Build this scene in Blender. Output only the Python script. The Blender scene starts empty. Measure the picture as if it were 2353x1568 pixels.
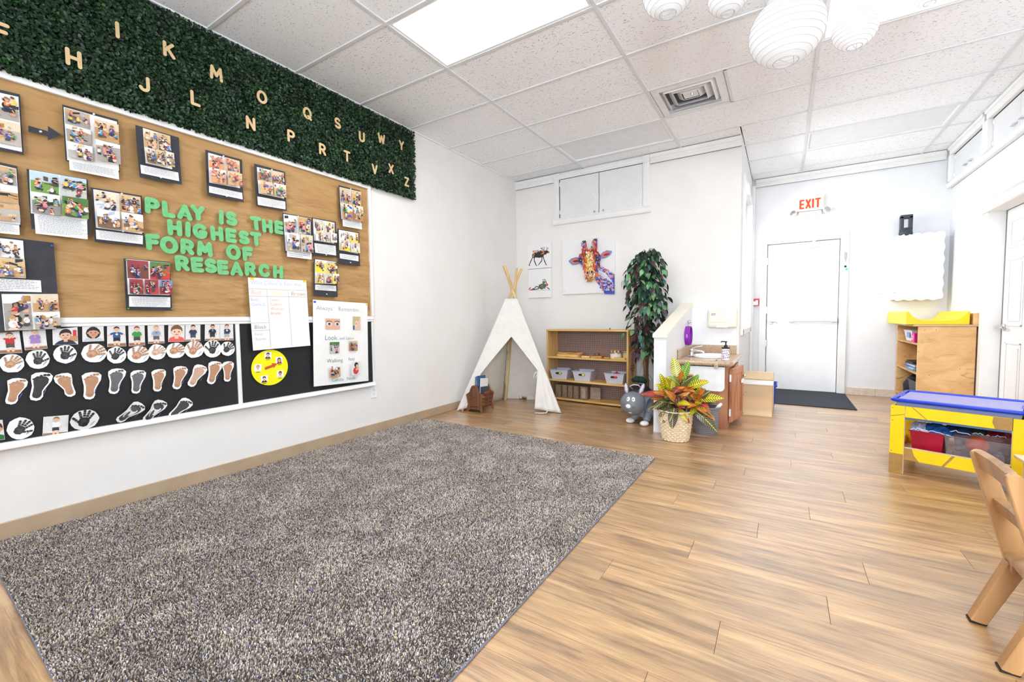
import bpy, bmesh, math, random
import numpy as np
from mathutils import Vector, Matrix, Euler, noise
PI = math.pi
sc = bpy.context.scene
COL = sc.collection
R = random.Random(11)

# ------------------------------------------------------------------ camera
CAM = Vector((3.2898, -1.4432, 1.0838)); FPX = 984.655
ROT = Euler((math.radians(86.9014), math.radians(0.6873), math.radians(32.2060)), 'XYZ')
cd = bpy.data.cameras.new('camera'); cam = bpy.data.objects.new('camera', cd); COL.objects.link(cam)
cam.location = CAM; cam.rotation_euler = ROT
cd.sensor_width = 36; cd.lens = FPX / 2353 * 36; cd.clip_start = .02; cd.clip_end = 60
sc.camera = cam
# ------------------------------------------------------------------ light
H = 3.0315; YB = 3.93; YE = 5.80; XR = 4.98; XA = 2.885; YN = -3.2
sc.view_settings.view_transform = 'Standard'; sc.view_settings.look = 'None'
sc.view_settings.gamma = 1; sc.view_settings.use_curve_mapping = False
sc.view_settings.exposure = 0.33
try:
    sc.cycles.max_bounces = 8; sc.cycles.diffuse_bounces = 5; sc.cycles.glossy_bounces = 3
    sc.cycles.transmission_bounces = 6; sc.cycles.transparent_max_bounces = 8
    sc.cycles.caustics_reflective = False; sc.cycles.caustics_refractive = False
    sc.cycles.use_denoising = True; sc.cycles.sample_clamp_indirect = 8
except Exception: pass
w = bpy.data.worlds.new('daylight'); sc.world = w; w.use_nodes = True
w.node_tree.nodes['Background'].inputs[0].default_value = (.86, .93, 1, 1)
w.node_tree.nodes['Background'].inputs[1].default_value = 1.2
PANEL = 13.5            # lit ceiling panels
def area(name, loc, rot, sx, sy, power, col):
    l = bpy.data.lights.new(name, 'AREA'); l.shape = 'RECTANGLE'; l.size = sx; l.size_y = sy
    l.energy = power; l.color = col
    o = bpy.data.objects.new(name, l); COL.objects.link(o); o.location = loc; o.rotation_euler = rot
    return o
# daylight entering through the window openings (placed outside the glass)
area('window_daylight', (XA - .45, 4.80, 2.15), (0, math.radians(-48), math.radians(-18)), 1.5, 1.30, 62, (.90, .95, 1))
area('window_daylight', (1.7, YN - .25, 1.75), (math.radians(110), 0, 0), 2.2, 1.5, 38, (.80, .90, 1))
area('window_daylight', (4.0, YN - .25, 1.75), (math.radians(112), 0, 0), 1.2, 1.5, 190, (.80, .90, 1))
#LIGHT_END
# ------------------------------------------------------------------ maths
MROT = ROT.to_matrix()
def ray(px, py): return MROT @ Vector(((px - 1176.5) / FPX, -(py - 784) / FPX, -1))
def on(ax, v, px, py):
    d = ray(px, py); return CAM + d * ((v - CAM[ax]) / d[ax])
def onp(P, N, px, py):
    d = ray(px, py); return CAM + d * ((P - CAM).dot(N) / d.dot(N))
def sr(r, g, b):
    f = lambda c: (c / 255 / 12.92) if c <= 10 else ((c / 255 + .055) / 1.055) ** 2.4
    return (f(r), f(g), f(b))
# ------------------------------------------------------------------ materials
def N(nt, t, **k):
    n = nt.nodes.new(t)
    for a, b in k.items():
        if a.startswith('i_'):
            n.inputs[int(a[2:]) if a[2:].isdigit() else a[2:]].default_value = b
        else: setattr(n, a, b)
    return n
MC = {}
def base(name):
    m = bpy.data.materials.new(name); m.use_nodes = True; nt = m.node_tree
    return m, nt, nt.nodes['Principled BSDF']
def pm(name, c1, c2=None, scale=12, rough=.6, metal=0, bump=.0, stretch=(1, 1, 1), spec=.4, rnd=0, trans=0, emit=0, bscale=None, alpha=1, detail=4, sub=0, bdist=.01):
    """plain procedural surface: two colours mixed by stretched noise, optional bump, optional per-object variation"""
    if name in MC: return MC[name]
    m, nt, b = base(name); L = nt.links
    c2 = c2 or tuple(x * .88 for x in c1)
    tc = N(nt, 'ShaderNodeTexCoord'); mp = N(nt, 'ShaderNodeMapping'); mp.inputs['Scale'].default_value = stretch
    L.new(tc.outputs['Object'], mp.inputs[0])
    nz = N(nt, 'ShaderNodeTexNoise', i_Scale=scale, i_Detail=detail, i_Roughness=.6); L.new(mp.outputs[0], nz.inputs['Vector'])
    cr = N(nt, 'ShaderNodeValToRGB'); cr.color_ramp.elements[0].position = .32; cr.color_ramp.elements[1].position = .68
    cr.color_ramp.elements[0].color = (*c2, 1); cr.color_ramp.elements[1].color = (*c1, 1)
    L.new(nz.outputs['Fac'], cr.inputs[0]); out = cr.outputs[0]
    if rnd:
        oi = N(nt, 'ShaderNodeObjectInfo'); hs = N(nt, 'ShaderNodeHueSaturation')
        mr = N(nt, 'ShaderNodeMapRange', i_3=1 - rnd, i_4=1 + rnd); L.new(oi.outputs['Random'], mr.inputs[0])
        L.new(mr.outputs[0], hs.inputs['Value']); L.new(out, hs.inputs['Color']); out = hs.outputs[0]
        ad = N(nt, 'ShaderNodeVectorMath', operation='ADD'); mu = N(nt, 'ShaderNodeMath', operation='MULTIPLY', i_1=37.0)
        L.new(oi.outputs['Random'], mu.inputs[0]); L.new(tc.outputs['Object'], ad.inputs[0]); L.new(mu.outputs[0], ad.inputs[1]); L.new(ad.outputs[0], mp.inputs[0])
    L.new(out, b.inputs['Base Color'])
    b.inputs['Roughness'].default_value = rough; b.inputs['Metallic'].default_value = metal
    b.inputs['Specular IOR Level'].default_value = spec
    if trans: b.inputs['Transmission Weight'].default_value = trans
    if alpha < 1: b.inputs['Alpha'].default_value = alpha
    if sub: b.inputs['Subsurface Weight'].default_value = sub
    if emit:
        L.new(out, b.inputs['Emission Color']); b.inputs['Emission Strength'].default_value = emit
    if bump:
        n2 = N(nt, 'ShaderNodeTexNoise', i_Scale=bscale or scale * 3, i_Detail=3); L.new(mp.outputs[0], n2.inputs['Vector'])
        bp = N(nt, 'ShaderNodeBump', i_Strength=bump, i_Distance=bdist); L.new(n2.outputs['Fac'], bp.inputs['Height']); L.new(bp.outputs[0], b.inputs['Normal'])
    MC[name] = m; return m
def wood(name, c1, c2, axis=0, scale=3, rough=.45, rnd=0, dark=None, rings=14, spec=.4, fine=.35):
    if name in MC: return MC[name]
    m, nt, b = base(name); L = nt.links
    tc = N(nt, 'ShaderNodeTexCoord'); src = tc.outputs['Object']
    if rnd:
        oi = N(nt, 'ShaderNodeObjectInfo'); mu = N(nt, 'ShaderNodeMath', operation='MULTIPLY', i_1=53.0); ad = N(nt, 'ShaderNodeVectorMath', operation='ADD')
        L.new(oi.outputs['Random'], mu.inputs[0]); L.new(src, ad.inputs[0]); L.new(mu.outputs[0], ad.inputs[1]); src = ad.outputs[0]
    mp = N(nt, 'ShaderNodeMapping'); s = [1, 1, 1]; s[axis] = .13; mp.inputs['Scale'].default_value = s; L.new(src, mp.inputs[0])
    n0 = N(nt, 'ShaderNodeTexNoise', i_Scale=scale, i_Detail=2, i_Distortion=.6); L.new(mp.outputs[0], n0.inputs['Vector'])
    sn = N(nt, 'ShaderNodeMath', operation='MULTIPLY', i_1=float(rings)); L.new(n0.outputs['Fac'], sn.inputs[0])
    fr = N(nt, 'ShaderNodeMath', operation='PINGPONG', i_1=1.0); L.new(sn.outputs[0], fr.inputs[0])
    mp2 = N(nt, 'ShaderNodeMapping'); s2 = [1, 1, 1]; s2[axis] = .03; mp2.inputs['Scale'].default_value = s2; L.new(src, mp2.inputs[0])
    n1 = N(nt, 'ShaderNodeTexNoise', i_Scale=scale * 40, i_Detail=3); L.new(mp2.outputs[0], n1.inputs['Vector'])
    mx = N(nt, 'ShaderNodeMix', data_type='FLOAT', i_0=fine); L.new(fr.outputs[0], mx.inputs[2]); L.new(n1.outputs['Fac'], mx.inputs[3])
    cr = N(nt, 'ShaderNodeValToRGB'); e = cr.color_ramp.elements; e[0].position = .12; e[1].position = .82
    e[0].color = (*c2, 1); e[1].color = (*c1, 1); L.new(mx.outputs[0], cr.inputs[0]); out = cr.outputs[0]
    n3 = N(nt, 'ShaderNodeTexNoise', i_Scale=scale * .9, i_Detail=3); L.new(mp.outputs[0], n3.inputs['Vector'])
    mr3 = N(nt, 'ShaderNodeMapRange', i_1=.3, i_2=.7, i_3=.62, i_4=1.15); L.new(n3.outputs['Fac'], mr3.inputs[0])
    hs = N(nt, 'ShaderNodeHueSaturation'); L.new(out, hs.inputs['Color']); out = hs.outputs[0]
    if rnd:
        mr = N(nt, 'ShaderNodeMapRange', i_3=1 - rnd, i_4=1 + rnd); L.new(oi.outputs['Random'], mr.inputs[0])
        mm = N(nt, 'ShaderNodeMath', operation='MULTIPLY'); L.new(mr.outputs[0], mm.inputs[0]); L.new(mr3.outputs[0], mm.inputs[1]); L.new(mm.outputs[0], hs.inputs['Value'])
    else: L.new(mr3.outputs[0], hs.inputs['Value'])
    L.new(out, b.inputs['Base Color']); b.inputs['Roughness'].default_value = rough; b.inputs['Specular IOR Level'].default_value = spec
    bp = N(nt, 'ShaderNodeBump', i_Strength=.06, i_Distance=.004); L.new(n1.outputs['Fac'], bp.inputs['Height']); L.new(bp.outputs[0], b.inputs['Normal'])
    MC[name] = m; return m
def printmat():
    if 'print' in MC: return MC['print']
    m, nt, b = base('flat print'); L = nt.links
    at = N(nt, 'ShaderNodeAttribute', attribute_name='col'); tc = N(nt, 'ShaderNodeTexCoord')
    nz = N(nt, 'ShaderNodeTexNoise', i_Scale=160, i_Detail=3); L.new(tc.outputs['Object'], nz.inputs['Vector'])
    mr = N(nt, 'ShaderNodeMapRange', i_1=.3, i_2=.7, i_3=.90, i_4=1.06); L.new(nz.outputs['Fac'], mr.inputs[0])
    hs = N(nt, 'ShaderNodeHueSaturation'); L.new(at.outputs['Color'], hs.inputs['Color']); L.new(mr.outputs[0], hs.inputs['Value'])
    L.new(hs.outputs[0], b.inputs['Base Color']); b.inputs['Roughness'].default_value = .38
    MC['print'] = m; return m
def dotgrid(name, c1, c2, axes, pitch, fill, rough=.6, offs=.5, sharp=True):
    """surface with a regular grid of dark holes: (a, b) local axes, pitch and hole half size per axis"""
    if name in MC: return MC[name]
    m, nt, b = base(name); L = nt.links
    tc = N(nt, 'ShaderNodeTexCoord'); sp = N(nt, 'ShaderNodeSeparateXYZ'); L.new(tc.outputs['Object'], sp.inputs[0])
    ds = []
    for a, p, f in zip(axes, pitch, fill):
        if a == 'ang':
            at = N(nt, 'ShaderNodeMath', operation='ARCTAN2'); L.new(sp.outputs[1], at.inputs[0]); L.new(sp.outputs[0], at.inputs[1]); o = at.outputs[0]
        elif a == 'xy':
            at = N(nt, 'ShaderNodeMath', operation='ADD'); L.new(sp.outputs[0], at.inputs[0]); L.new(sp.outputs[1], at.inputs[1]); o = at.outputs[0]
        else: o = sp.outputs[a]
        d = N(nt, 'ShaderNodeMath', operation='DIVIDE', i_1=p); L.new(o, d.inputs[0])
        ad = N(nt, 'ShaderNodeMath', operation='ADD', i_1=offs); L.new(d.outputs[0], ad.inputs[0])
        fr = N(nt, 'ShaderNodeMath', operation='FRACT'); L.new(ad.outputs[0], fr.inputs[0])
        su = N(nt, 'ShaderNodeMath', operation='SUBTRACT', i_1=.5); L.new(fr.outputs[0], su.inputs[0])
        ab = N(nt, 'ShaderNodeMath', operation='ABSOLUTE'); L.new(su.outputs[0], ab.inputs[0])
        lt = N(nt, 'ShaderNodeMath', operation='LESS_THAN', i_1=f); L.new(ab.outputs[0], lt.inputs[0]); ds.append(lt)
    mu = N(nt, 'ShaderNodeMath', operation='MULTIPLY'); L.new(ds[0].outputs[0], mu.inputs[0]); L.new(ds[1].outputs[0], mu.inputs[1])
    nz = N(nt, 'ShaderNodeTexNoise', i_Scale=9, i_Detail=3); L.new(tc.outputs['Object'], nz.inputs['Vector'])
    c0 = N(nt, 'ShaderNodeMix', data_type='RGBA'); c0.inputs[6].default_value = (*c1, 1); c0.inputs[7].default_value = (*[x * .85 for x in c1], 1); L.new(nz.outputs['Fac'], c0.inputs[0])
    cx = N(nt, 'ShaderNodeMix', data_type='RGBA'); cx.inputs[7].default_value = (*c2, 1); L.new(c0.outputs[2], cx.inputs[6]); L.new(mu.outputs[0], cx.inputs[0])
    L.new(cx.outputs[2], b.inputs['Base Color']); b.inputs['Roughness'].default_value = rough
    bp = N(nt, 'ShaderNodeBump', i_Strength=.6, i_Distance=-.003); L.new(mu.outputs[0], bp.inputs['Height']); L.new(bp.outputs[0], b.inputs['Normal'])
    MC[name] = m; return m
def attrmat(name, cols, rough=.5, spec=.4, noise_mix=None, trans=0):
    """colour ramp driven by a per-point attribute 'mix'"""
    m, nt, b = base(name); L = nt.links
    at = N(nt, 'ShaderNodeAttribute', attribute_name='mix'); cr = N(nt, 'ShaderNodeValToRGB'); e = cr.color_ramp.elements
    for i, (p, c) in enumerate(cols):
        el = e[i] if i < 2 else e.new(p)
        el.position = p; el.color = (*c, 1)
    L.new(at.outputs['Fac'], cr.inputs[0]); out = cr.outputs[0]
    L.new(out, b.inputs['Base Color']); b.inputs['Roughness'].default_value = rough; b.inputs['Specular IOR Level'].default_value = spec
    return m
def plankmat():
    m, nt, b = base('oak vinyl plank'); L = nt.links
    tc = N(nt, 'ShaderNodeTexCoord'); oi = N(nt, 'ShaderNodeObjectInfo'); mu = N(nt, 'ShaderNodeMath', operation='MULTIPLY', i_1=61.0); ad = N(nt, 'ShaderNodeVectorMath', operation='ADD')
    L.new(oi.outputs['Random'], mu.inputs[0]); L.new(tc.outputs['Object'], ad.inputs[0]); L.new(mu.outputs[0], ad.inputs[1])
    def nz(sc_, sx, det, dist=0.):
        mp = N(nt, 'ShaderNodeMapping'); mp.inputs['Scale'].default_value = (sx, 1, 1); L.new(ad.outputs[0], mp.inputs[0])
        n = N(nt, 'ShaderNodeTexNoise', i_Scale=sc_, i_Detail=det, i_Distortion=dist, i_Roughness=.62); L.new(mp.outputs[0], n.inputs['Vector']); return n.outputs['Fac']
    ring = N(nt, 'ShaderNodeMath', operation='MULTIPLY', i_1=22.0); L.new(nz(4.5, .16, 1.5, .5), ring.inputs[0]); pp = N(nt, 'ShaderNodeMath', operation='PINGPONG', i_1=1.0); L.new(ring.outputs[0], pp.inputs[0])
    a = N(nt, 'ShaderNodeMix', data_type='FLOAT', i_0=.90); L.new(pp.outputs[0], a.inputs[2]); L.new(nz(26., .07, 8, .9), a.inputs[3])
    c = N(nt, 'ShaderNodeMix', data_type='FLOAT', i_0=.38); L.new(a.outputs[0], c.inputs[2]); L.new(nz(230., .035, 4), c.inputs[3])
    cr = N(nt, 'ShaderNodeValToRGB'); e = cr.color_ramp.elements; e[0].position = .34; e[1].position = .62; e[0].color = (*sr(110, 76, 46), 1); e[1].color = (*sr(214, 174, 120), 1); el = e.new(.47); el.color = (*sr(180, 136, 86), 1)
    L.new(c.outputs[0], cr.inputs[0])
    sm = N(nt, 'ShaderNodeMapRange', i_1=.36, i_2=.62, i_3=.60, i_4=1.04); L.new(nz(7., .16, 4, .8), sm.inputs[0])
    mr = N(nt, 'ShaderNodeMapRange', i_3=.93, i_4=1.07); L.new(oi.outputs['Random'], mr.inputs[0]); mm = N(nt, 'ShaderNodeMath', operation='MULTIPLY'); L.new(sm.outputs[0], mm.inputs[0]); L.new(mr.outputs[0], mm.inputs[1])
    hs = N(nt, 'ShaderNodeHueSaturation'); L.new(cr.outputs[0], hs.inputs['Color']); L.new(mm.outputs[0], hs.inputs['Value']); L.new(hs.outputs[0], b.inputs['Base Color'])
    b.inputs['Roughness'].default_value = .42; b.inputs['Specular IOR Level'].default_value = .6; b.inputs['Coat Weight'].default_value = 1.0; b.inputs['Coat Roughness'].default_value = .34; b.inputs['Coat IOR'].default_value = 2.0
    bp = N(nt, 'ShaderNodeBump', i_Strength=.05, i_Distance=.003); L.new(c.outputs[0], bp.inputs['Height']); L.new(bp.outputs[0], b.inputs['Normal'])
    return m
# ------------------------------------------------------------------ mesh builder
class B:
    def __init__(s): s.bm = bmesh.new(); s.cl = None
    def _col(s, faces, col):
        if col is None: return
        if s.cl is None: s.cl = s.bm.loops.layers.float_color.new('col')
        for f in faces:
            for l in f.loops: l[s.cl] = (*col, 1)
    def poly(s, pts, col=None):
        vs = [s.bm.verts.new(p) for p in pts]
        f = s.bm.faces.new(vs); s._col([f], col); return f
    def mesh(s, verts, faces, col=None):
        vs = [s.bm.verts.new(v) for v in verts]; fs = []
        for f in faces:
            try: fs.append(s.bm.faces.new([vs[i] for i in f]))
            except ValueError: pass
        s._col(fs, col); return vs
    def box(s, x0, x1, y0, y1, z0, z1, bev=0, M=None, col=None, seg=1):
        t = bmesh.new(); bmesh.ops.create_cube(t, size=1)
        for v in t.verts: v.co = Vector((x0 + (v.co.x + .5) * (x1 - x0), y0 + (v.co.y + .5) * (y1 - y0), z0 + (v.co.z + .5) * (z1 - z0)))
        if bev: bmesh.ops.bevel(t, geom=t.edges[:], offset=min(bev, .45 * min(abs(x1 - x0), abs(y1 - y0), abs(z1 - z0))), segments=seg, affect='EDGES', profile=.5)
        s.add(t, M, col); return s
    def add(s, t, M=None, col=None):
        t.verts.ensure_lookup_table(); t.verts.index_update()
        vs = [s.bm.verts.new((M @ v.co) if M else v.co) for v in t.verts]
        fs = [s.bm.faces.new([vs[v.index] for v in f.verts]) for f in t.faces]
        s._col(fs, col); t.free()
    def prism(s, pts, z0, z1, M=None, col=None, bev=0):
        n = len(pts); V = [Vector((x, y, z0)) for x, y in pts] + [Vector((x, y, z1)) for x, y in pts]
        if bev:
            t = bmesh.new(); vs = [t.verts.new(v) for v in V]
            t.faces.new(vs[:n][::-1]); t.faces.new(vs[n:])
            for i in range(n): t.faces.new([vs[i], vs[(i + 1) % n], vs[n + (i + 1) % n], vs[n + i]])
            bmesh.ops.recalc_face_normals(t, faces=t.faces[:])
            bmesh.ops.bevel(t, geom=[e for e in t.edges], offset=bev, segments=1, affect='EDGES')
            s.add(t, M, col); return s
        if M: V = [M @ v for v in V]
        s.mesh(V, [tuple(range(n))[::-1], tuple(range(n, 2 * n))] + [(i, (i + 1) % n, n + (i + 1) % n, n + i) for i in range(n)], col); return s
    def tube(s, pts, r, n=8, caps=True, col=None, closed=False):
        pts = [Vector(p) for p in pts]; k = len(pts); rs = r if isinstance(r, (list, tuple)) else [r] * k
        V = []; up = None
        for i, p in enumerate(pts):
            a = pts[i - 1] if (i or closed) else p; c = pts[(i + 1) % k] if (i < k - 1 or closed) else p
            d = (c - a).normalized()
            if up is None: up = d.orthogonal().normalized()
            up = (up - d * up.dot(d)); up = up.normalized() if up.length > 1e-6 else d.orthogonal().normalized()
            q = d.cross(up)
            V += [p + (up * math.cos(2 * PI * j / n) + q * math.sin(2 * PI * j / n)) * rs[i] for j in range(n)]
        F = [(i * n + j, i * n + (j + 1) % n, ((i + 1) % k) * n + (j + 1) % n, ((i + 1) % k) * n + j) for i in range(k if closed else k - 1) for j in range(n)]
        if caps and not closed: F += [tuple(range(n))[::-1], tuple(range((k - 1) * n, k * n))]
        s.mesh(V, F, col); return s
    def lathe(s, prof, n=24, c=(0, 0, 0), M=None, col=None, disp=None, sx=1, sy=1):
        V = []; F = []; c = Vector(c); k = len(prof)
        for i, (r, z) in enumerate(prof):
            for j in range(n):
                a = 2 * PI * j / n; rr = r + (disp(a, z, i, j) if disp else 0)
                v = Vector((rr * math.cos(a) * sx, rr * math.sin(a) * sy, z)); v = (M @ v) if M else v
                V.append(v + c)
        for i in range(k - 1):
            for j in range(n): F.append((i * n + j, i * n + (j + 1) % n, (i + 1) * n + (j + 1) % n, (i + 1) * n + j))
        if prof[0][0] > 1e-5: F.append(tuple(range(n))[::-1])
        if prof[-1][0] > 1e-5: F.append(tuple(range((k - 1) * n, k * n)))
        s.mesh(V, F, col); return s
    def ball(s, c, r, seg=16, M=None, col=None):
        r = r if isinstance(r, (tuple, list)) else (r, r, r)
        t = bmesh.new(); bmesh.ops.create_uvsphere(t, u_segments=seg, v_segments=max(6, seg * 2 // 3), radius=1)
        for v in t.verts:
            q = Vector((v.co.x * r[0], v.co.y * r[1], v.co.z * r[2])); v.co = ((M @ q) if M else q) + Vector(c)
        s.add(t, None, col); return s
    def grid(s, fn, nu, nv, thick=None, col=None):
        """fn(u,v)->point; a solid sheet when thick (vector) is given"""
        P = [fn(i / nu, j / nv) for j in range(nv + 1) for i in range(nu + 1)]; P = [Vector(p) for p in P]
        w_ = nu + 1; F = [(j * w_ + i, j * w_ + i + 1, (j + 1) * w_ + i + 1, (j + 1) * w_ + i) for j in range(nv) for i in range(nu)]
        if thick is None: s.mesh(P, F, col); return s
        n = len(P); P2 = P + [p + Vector(thick) for p in P]
        F2 = F + [tuple(n + q for q in f[::-1]) for f in F]
        rim = [i for i in range(w_)] + [j * w_ + nu for j in range(1, nv + 1)] + [nv * w_ + i for i in range(nu - 1, -1, -1)] + [j * w_ for j in range(nv - 1, 0, -1)]
        F2 += [(rim[k], n + rim[k], n + rim[(k + 1) % len(rim)], rim[(k + 1) % len(rim)]) for k in range(len(rim))]
        s.mesh(P2, F2, col); return s
    def obj(s, name, mat, parent=None, smooth=False, loc=None, rot=None, sharp=None, fix=True):
        if fix: bmesh.ops.recalc_face_normals(s.bm, faces=s.bm.faces[:])
        me = bpy.data.meshes.new(name); s.bm.to_mesh(me); s.bm.free()
        if mat: me.materials.append(mat)
        if smooth: 
            me.polygons.foreach_set('use_smooth', [True] * len(me.polygons))
            if sharp: 
                try: me.set_sharp_from_angle(angle=math.radians(sharp))
                except Exception: pass
        return link(name, me, parent, loc, rot)
def link(name, me, parent=None, loc=None, rot=None):
    o = bpy.data.objects.new(name, me); COL.objects.link(o)
    if parent: o.parent = parent
    if loc is not None: o.location = loc
    if rot is not None: o.rotation_euler = rot
    return o
def tag(o, label=None, cat=None, group=None, kind=None):
    if label: o['label'] = label
    if cat: o['category'] = cat
    if group: o['group'] = group
    if kind: o['kind'] = kind
    return o
def thing(name, label, cat, loc=(0, 0, 0), rot=(0, 0, 0), group=None):
    o = bpy.data.objects.new(name, None); COL.objects.link(o); o.location = loc
    o.rotation_euler = rot if not isinstance(rot, (int, float)) else (0, 0, rot)
    o.empty_display_size = .05
    return tag(o, label, cat, group)
def struct(name, label=None, loc=(0, 0, 0), rot=(0, 0, 0)):
    o = bpy.data.objects.new(name, None); COL.objects.link(o); o.location = loc; o.rotation_euler = rot
    return tag(o, label, None, None, 'structure')
WL = (PI / 2, 0, PI / 2); WB = (PI / 2, 0, 0); WRI = (PI / 2, 0, -PI / 2)   # frames of the left, back/exit and right wall
def bx(*a, **k): return B().box(*a, **k)
def numpy_obj(name, verts, faces, mat, mix=None, parent=None, smooth=False):
    me = bpy.data.meshes.new(name); k = faces.shape[1]
    me.vertices.add(len(verts)); me.vertices.foreach_set('co', verts.astype(np.float32).ravel())
    me.loops.add(faces.size); me.loops.foreach_set('vertex_index', faces.astype(np.int32).ravel())
    me.polygons.add(len(faces)); me.polygons.foreach_set('loop_start', np.arange(len(faces), dtype=np.int32) * k)
    if mix is not None: me.attributes.new('mix', 'FLOAT', 'POINT').data.foreach_set('value', mix.astype(np.float32))
    me.materials.append(mat); me.update(calc_edges=True)
    if smooth: me.polygons.foreach_set('use_smooth', [True] * len(me.polygons))
    return link(name, me, parent)
def copy_tree(o, parent=None):
    c = o.copy(); COL.objects.link(c)
    if parent: c.parent = parent
    for ch in list(o.children): copy_tree(ch, c)
    return c
# ------------------------------------------------------------------ stroke letters
def arc(cx, cy, rx, ry, a0, a1, n=10): return [(cx + rx * math.cos(math.radians(a0 + (a1 - a0) * i / n)), cy + ry * math.sin(math.radians(a0 + (a1 - a0) * i / n))) for i in range(n + 1)]
GL = {'A': [[(0, 0), (.35, 1), (.7, 0)], [(.14, .32), (.56, .32)]], 'C': [arc(.38, .5, .38, .5, 42, 318)],
 'E': [[(.55, 1), (0, 1), (0, 0), (.55, 0)], [(0, .5), (.48, .5)]], 'F': [[(.55, 1), (0, 1), (0, 0)], [(0, .52), (.46, .52)]],
 'G': [arc(.38, .5, .38, .5, 45, 320) + [(.72, .42), (.42, .42)]], 'H': [[(0, 0), (0, 1)], [(.62, 0), (.62, 1)], [(0, .5), (.62, .5)]],
 'I': [[(0, 0), (0, 1)]], 'J': [[(.5, 1), (.5, .3)] + arc(.25, .28, .25, .28, 0, -160, 8)], 'K': [[(0, 0), (0, 1)], [(.55, 1), (.03, .42)], [(.2, .58), (.6, 0)]],
 'L': [[(0, 1), (0, 0), (.5, 0)]], 'M': [[(0, 0), (.06, 1), (.4, .3), (.74, 1), (.8, 0)]], 'N': [[(0, 0), (0, 1), (.62, 0), (.62, 1)]],
 'O': [arc(.38, .5, .38, .5, 0, 360, 20)], 'P': [[(0, 0), (0, 1), (.3, 1)] + arc(.3, .73, .28, .27, 90, -90, 8) + [(0, .46)]],
 'Q': [arc(.38, .5, .38, .5, 0, 360, 20), [(.45, .22), (.76, -.05)]], 'R': [[(0, 0), (0, 1), (.3, 1)] + arc(.3, .73, .28, .27, 90, -90, 8) + [(0, .46)], [(.28, .46), (.6, 0)]],
 'S': [arc(.3, .745, .28, .255, 35, 270, 9) + arc(.3, .255, .3, .235, 85, -145, 9)], 'T': [[(0, 1), (.66, 1)], [(.33, 1), (.33, 0)]],
 'U': [[(0, 1), (0, .3)] + arc(.3, .3, .3, .3, 180, 360, 8) + [(.6, 1)]], 'V': [[(0, 1), (.33, 0), (.66, 1)]], 'W': [[(0, 1), (.2, 0), (.45, .8), (.7, 0), (.9, 1)]],
 'X': [[(0, 1), (.62, 0)], [(.62, 1), (0, 0)]], 'Y': [[(0, 1), (.32, .48), (.64, 1)], [(.32, .48), (.32, 0)]], 'Z': [[(0, 1), (.6, 1), (0, 0), (.6, 0)]]}
def strokes(b, lines, h, r, z0, z1, M=None, col=None, n=10):
    k = 0
    for ln in lines:
        for i, (x, y) in enumerate(ln):
            b.prism([(x * h + r * math.cos(2 * PI * j / n), y * h + r * math.sin(2 * PI * j / n)) for j in range(n)], z0 + k * 3e-5, z1 + k * 5e-5, M, col); k += 1
            if i:
                px, py = ln[i - 1]; d = Vector((x - px, y - py)); 
                if d.length < 1e-6: continue
                d.normalize(); q = Vector((-d.y, d.x)) * r
                b.prism([(px * h - q.x, py * h - q.y), (x * h - q.x, y * h - q.y), (x * h + q.x, y * h + q.y), (px * h + q.x, py * h + q.y)], z0 + k * 3e-5, z1 + k * 5e-5, M, col); k += 1
    return b
TXT = {}
def textgeo(s_, thin=-.012):
    if s_ not in TXT:
        cu = bpy.data.curves.new('t', 'FONT'); cu.body = s_; cu.size = 1; cu.offset = thin; cu.resolution_u = 3
        o = bpy.data.objects.new('t', cu); me = bpy.data.meshes.new_from_object(o)
        TXT[s_] = ([v.co.copy() for v in me.vertices], [tuple(p.vertices) for p in me.polygons])
        bpy.data.meshes.remove(me); bpy.data.objects.remove(o); bpy.data.curves.remove(cu)
    return TXT[s_]
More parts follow.
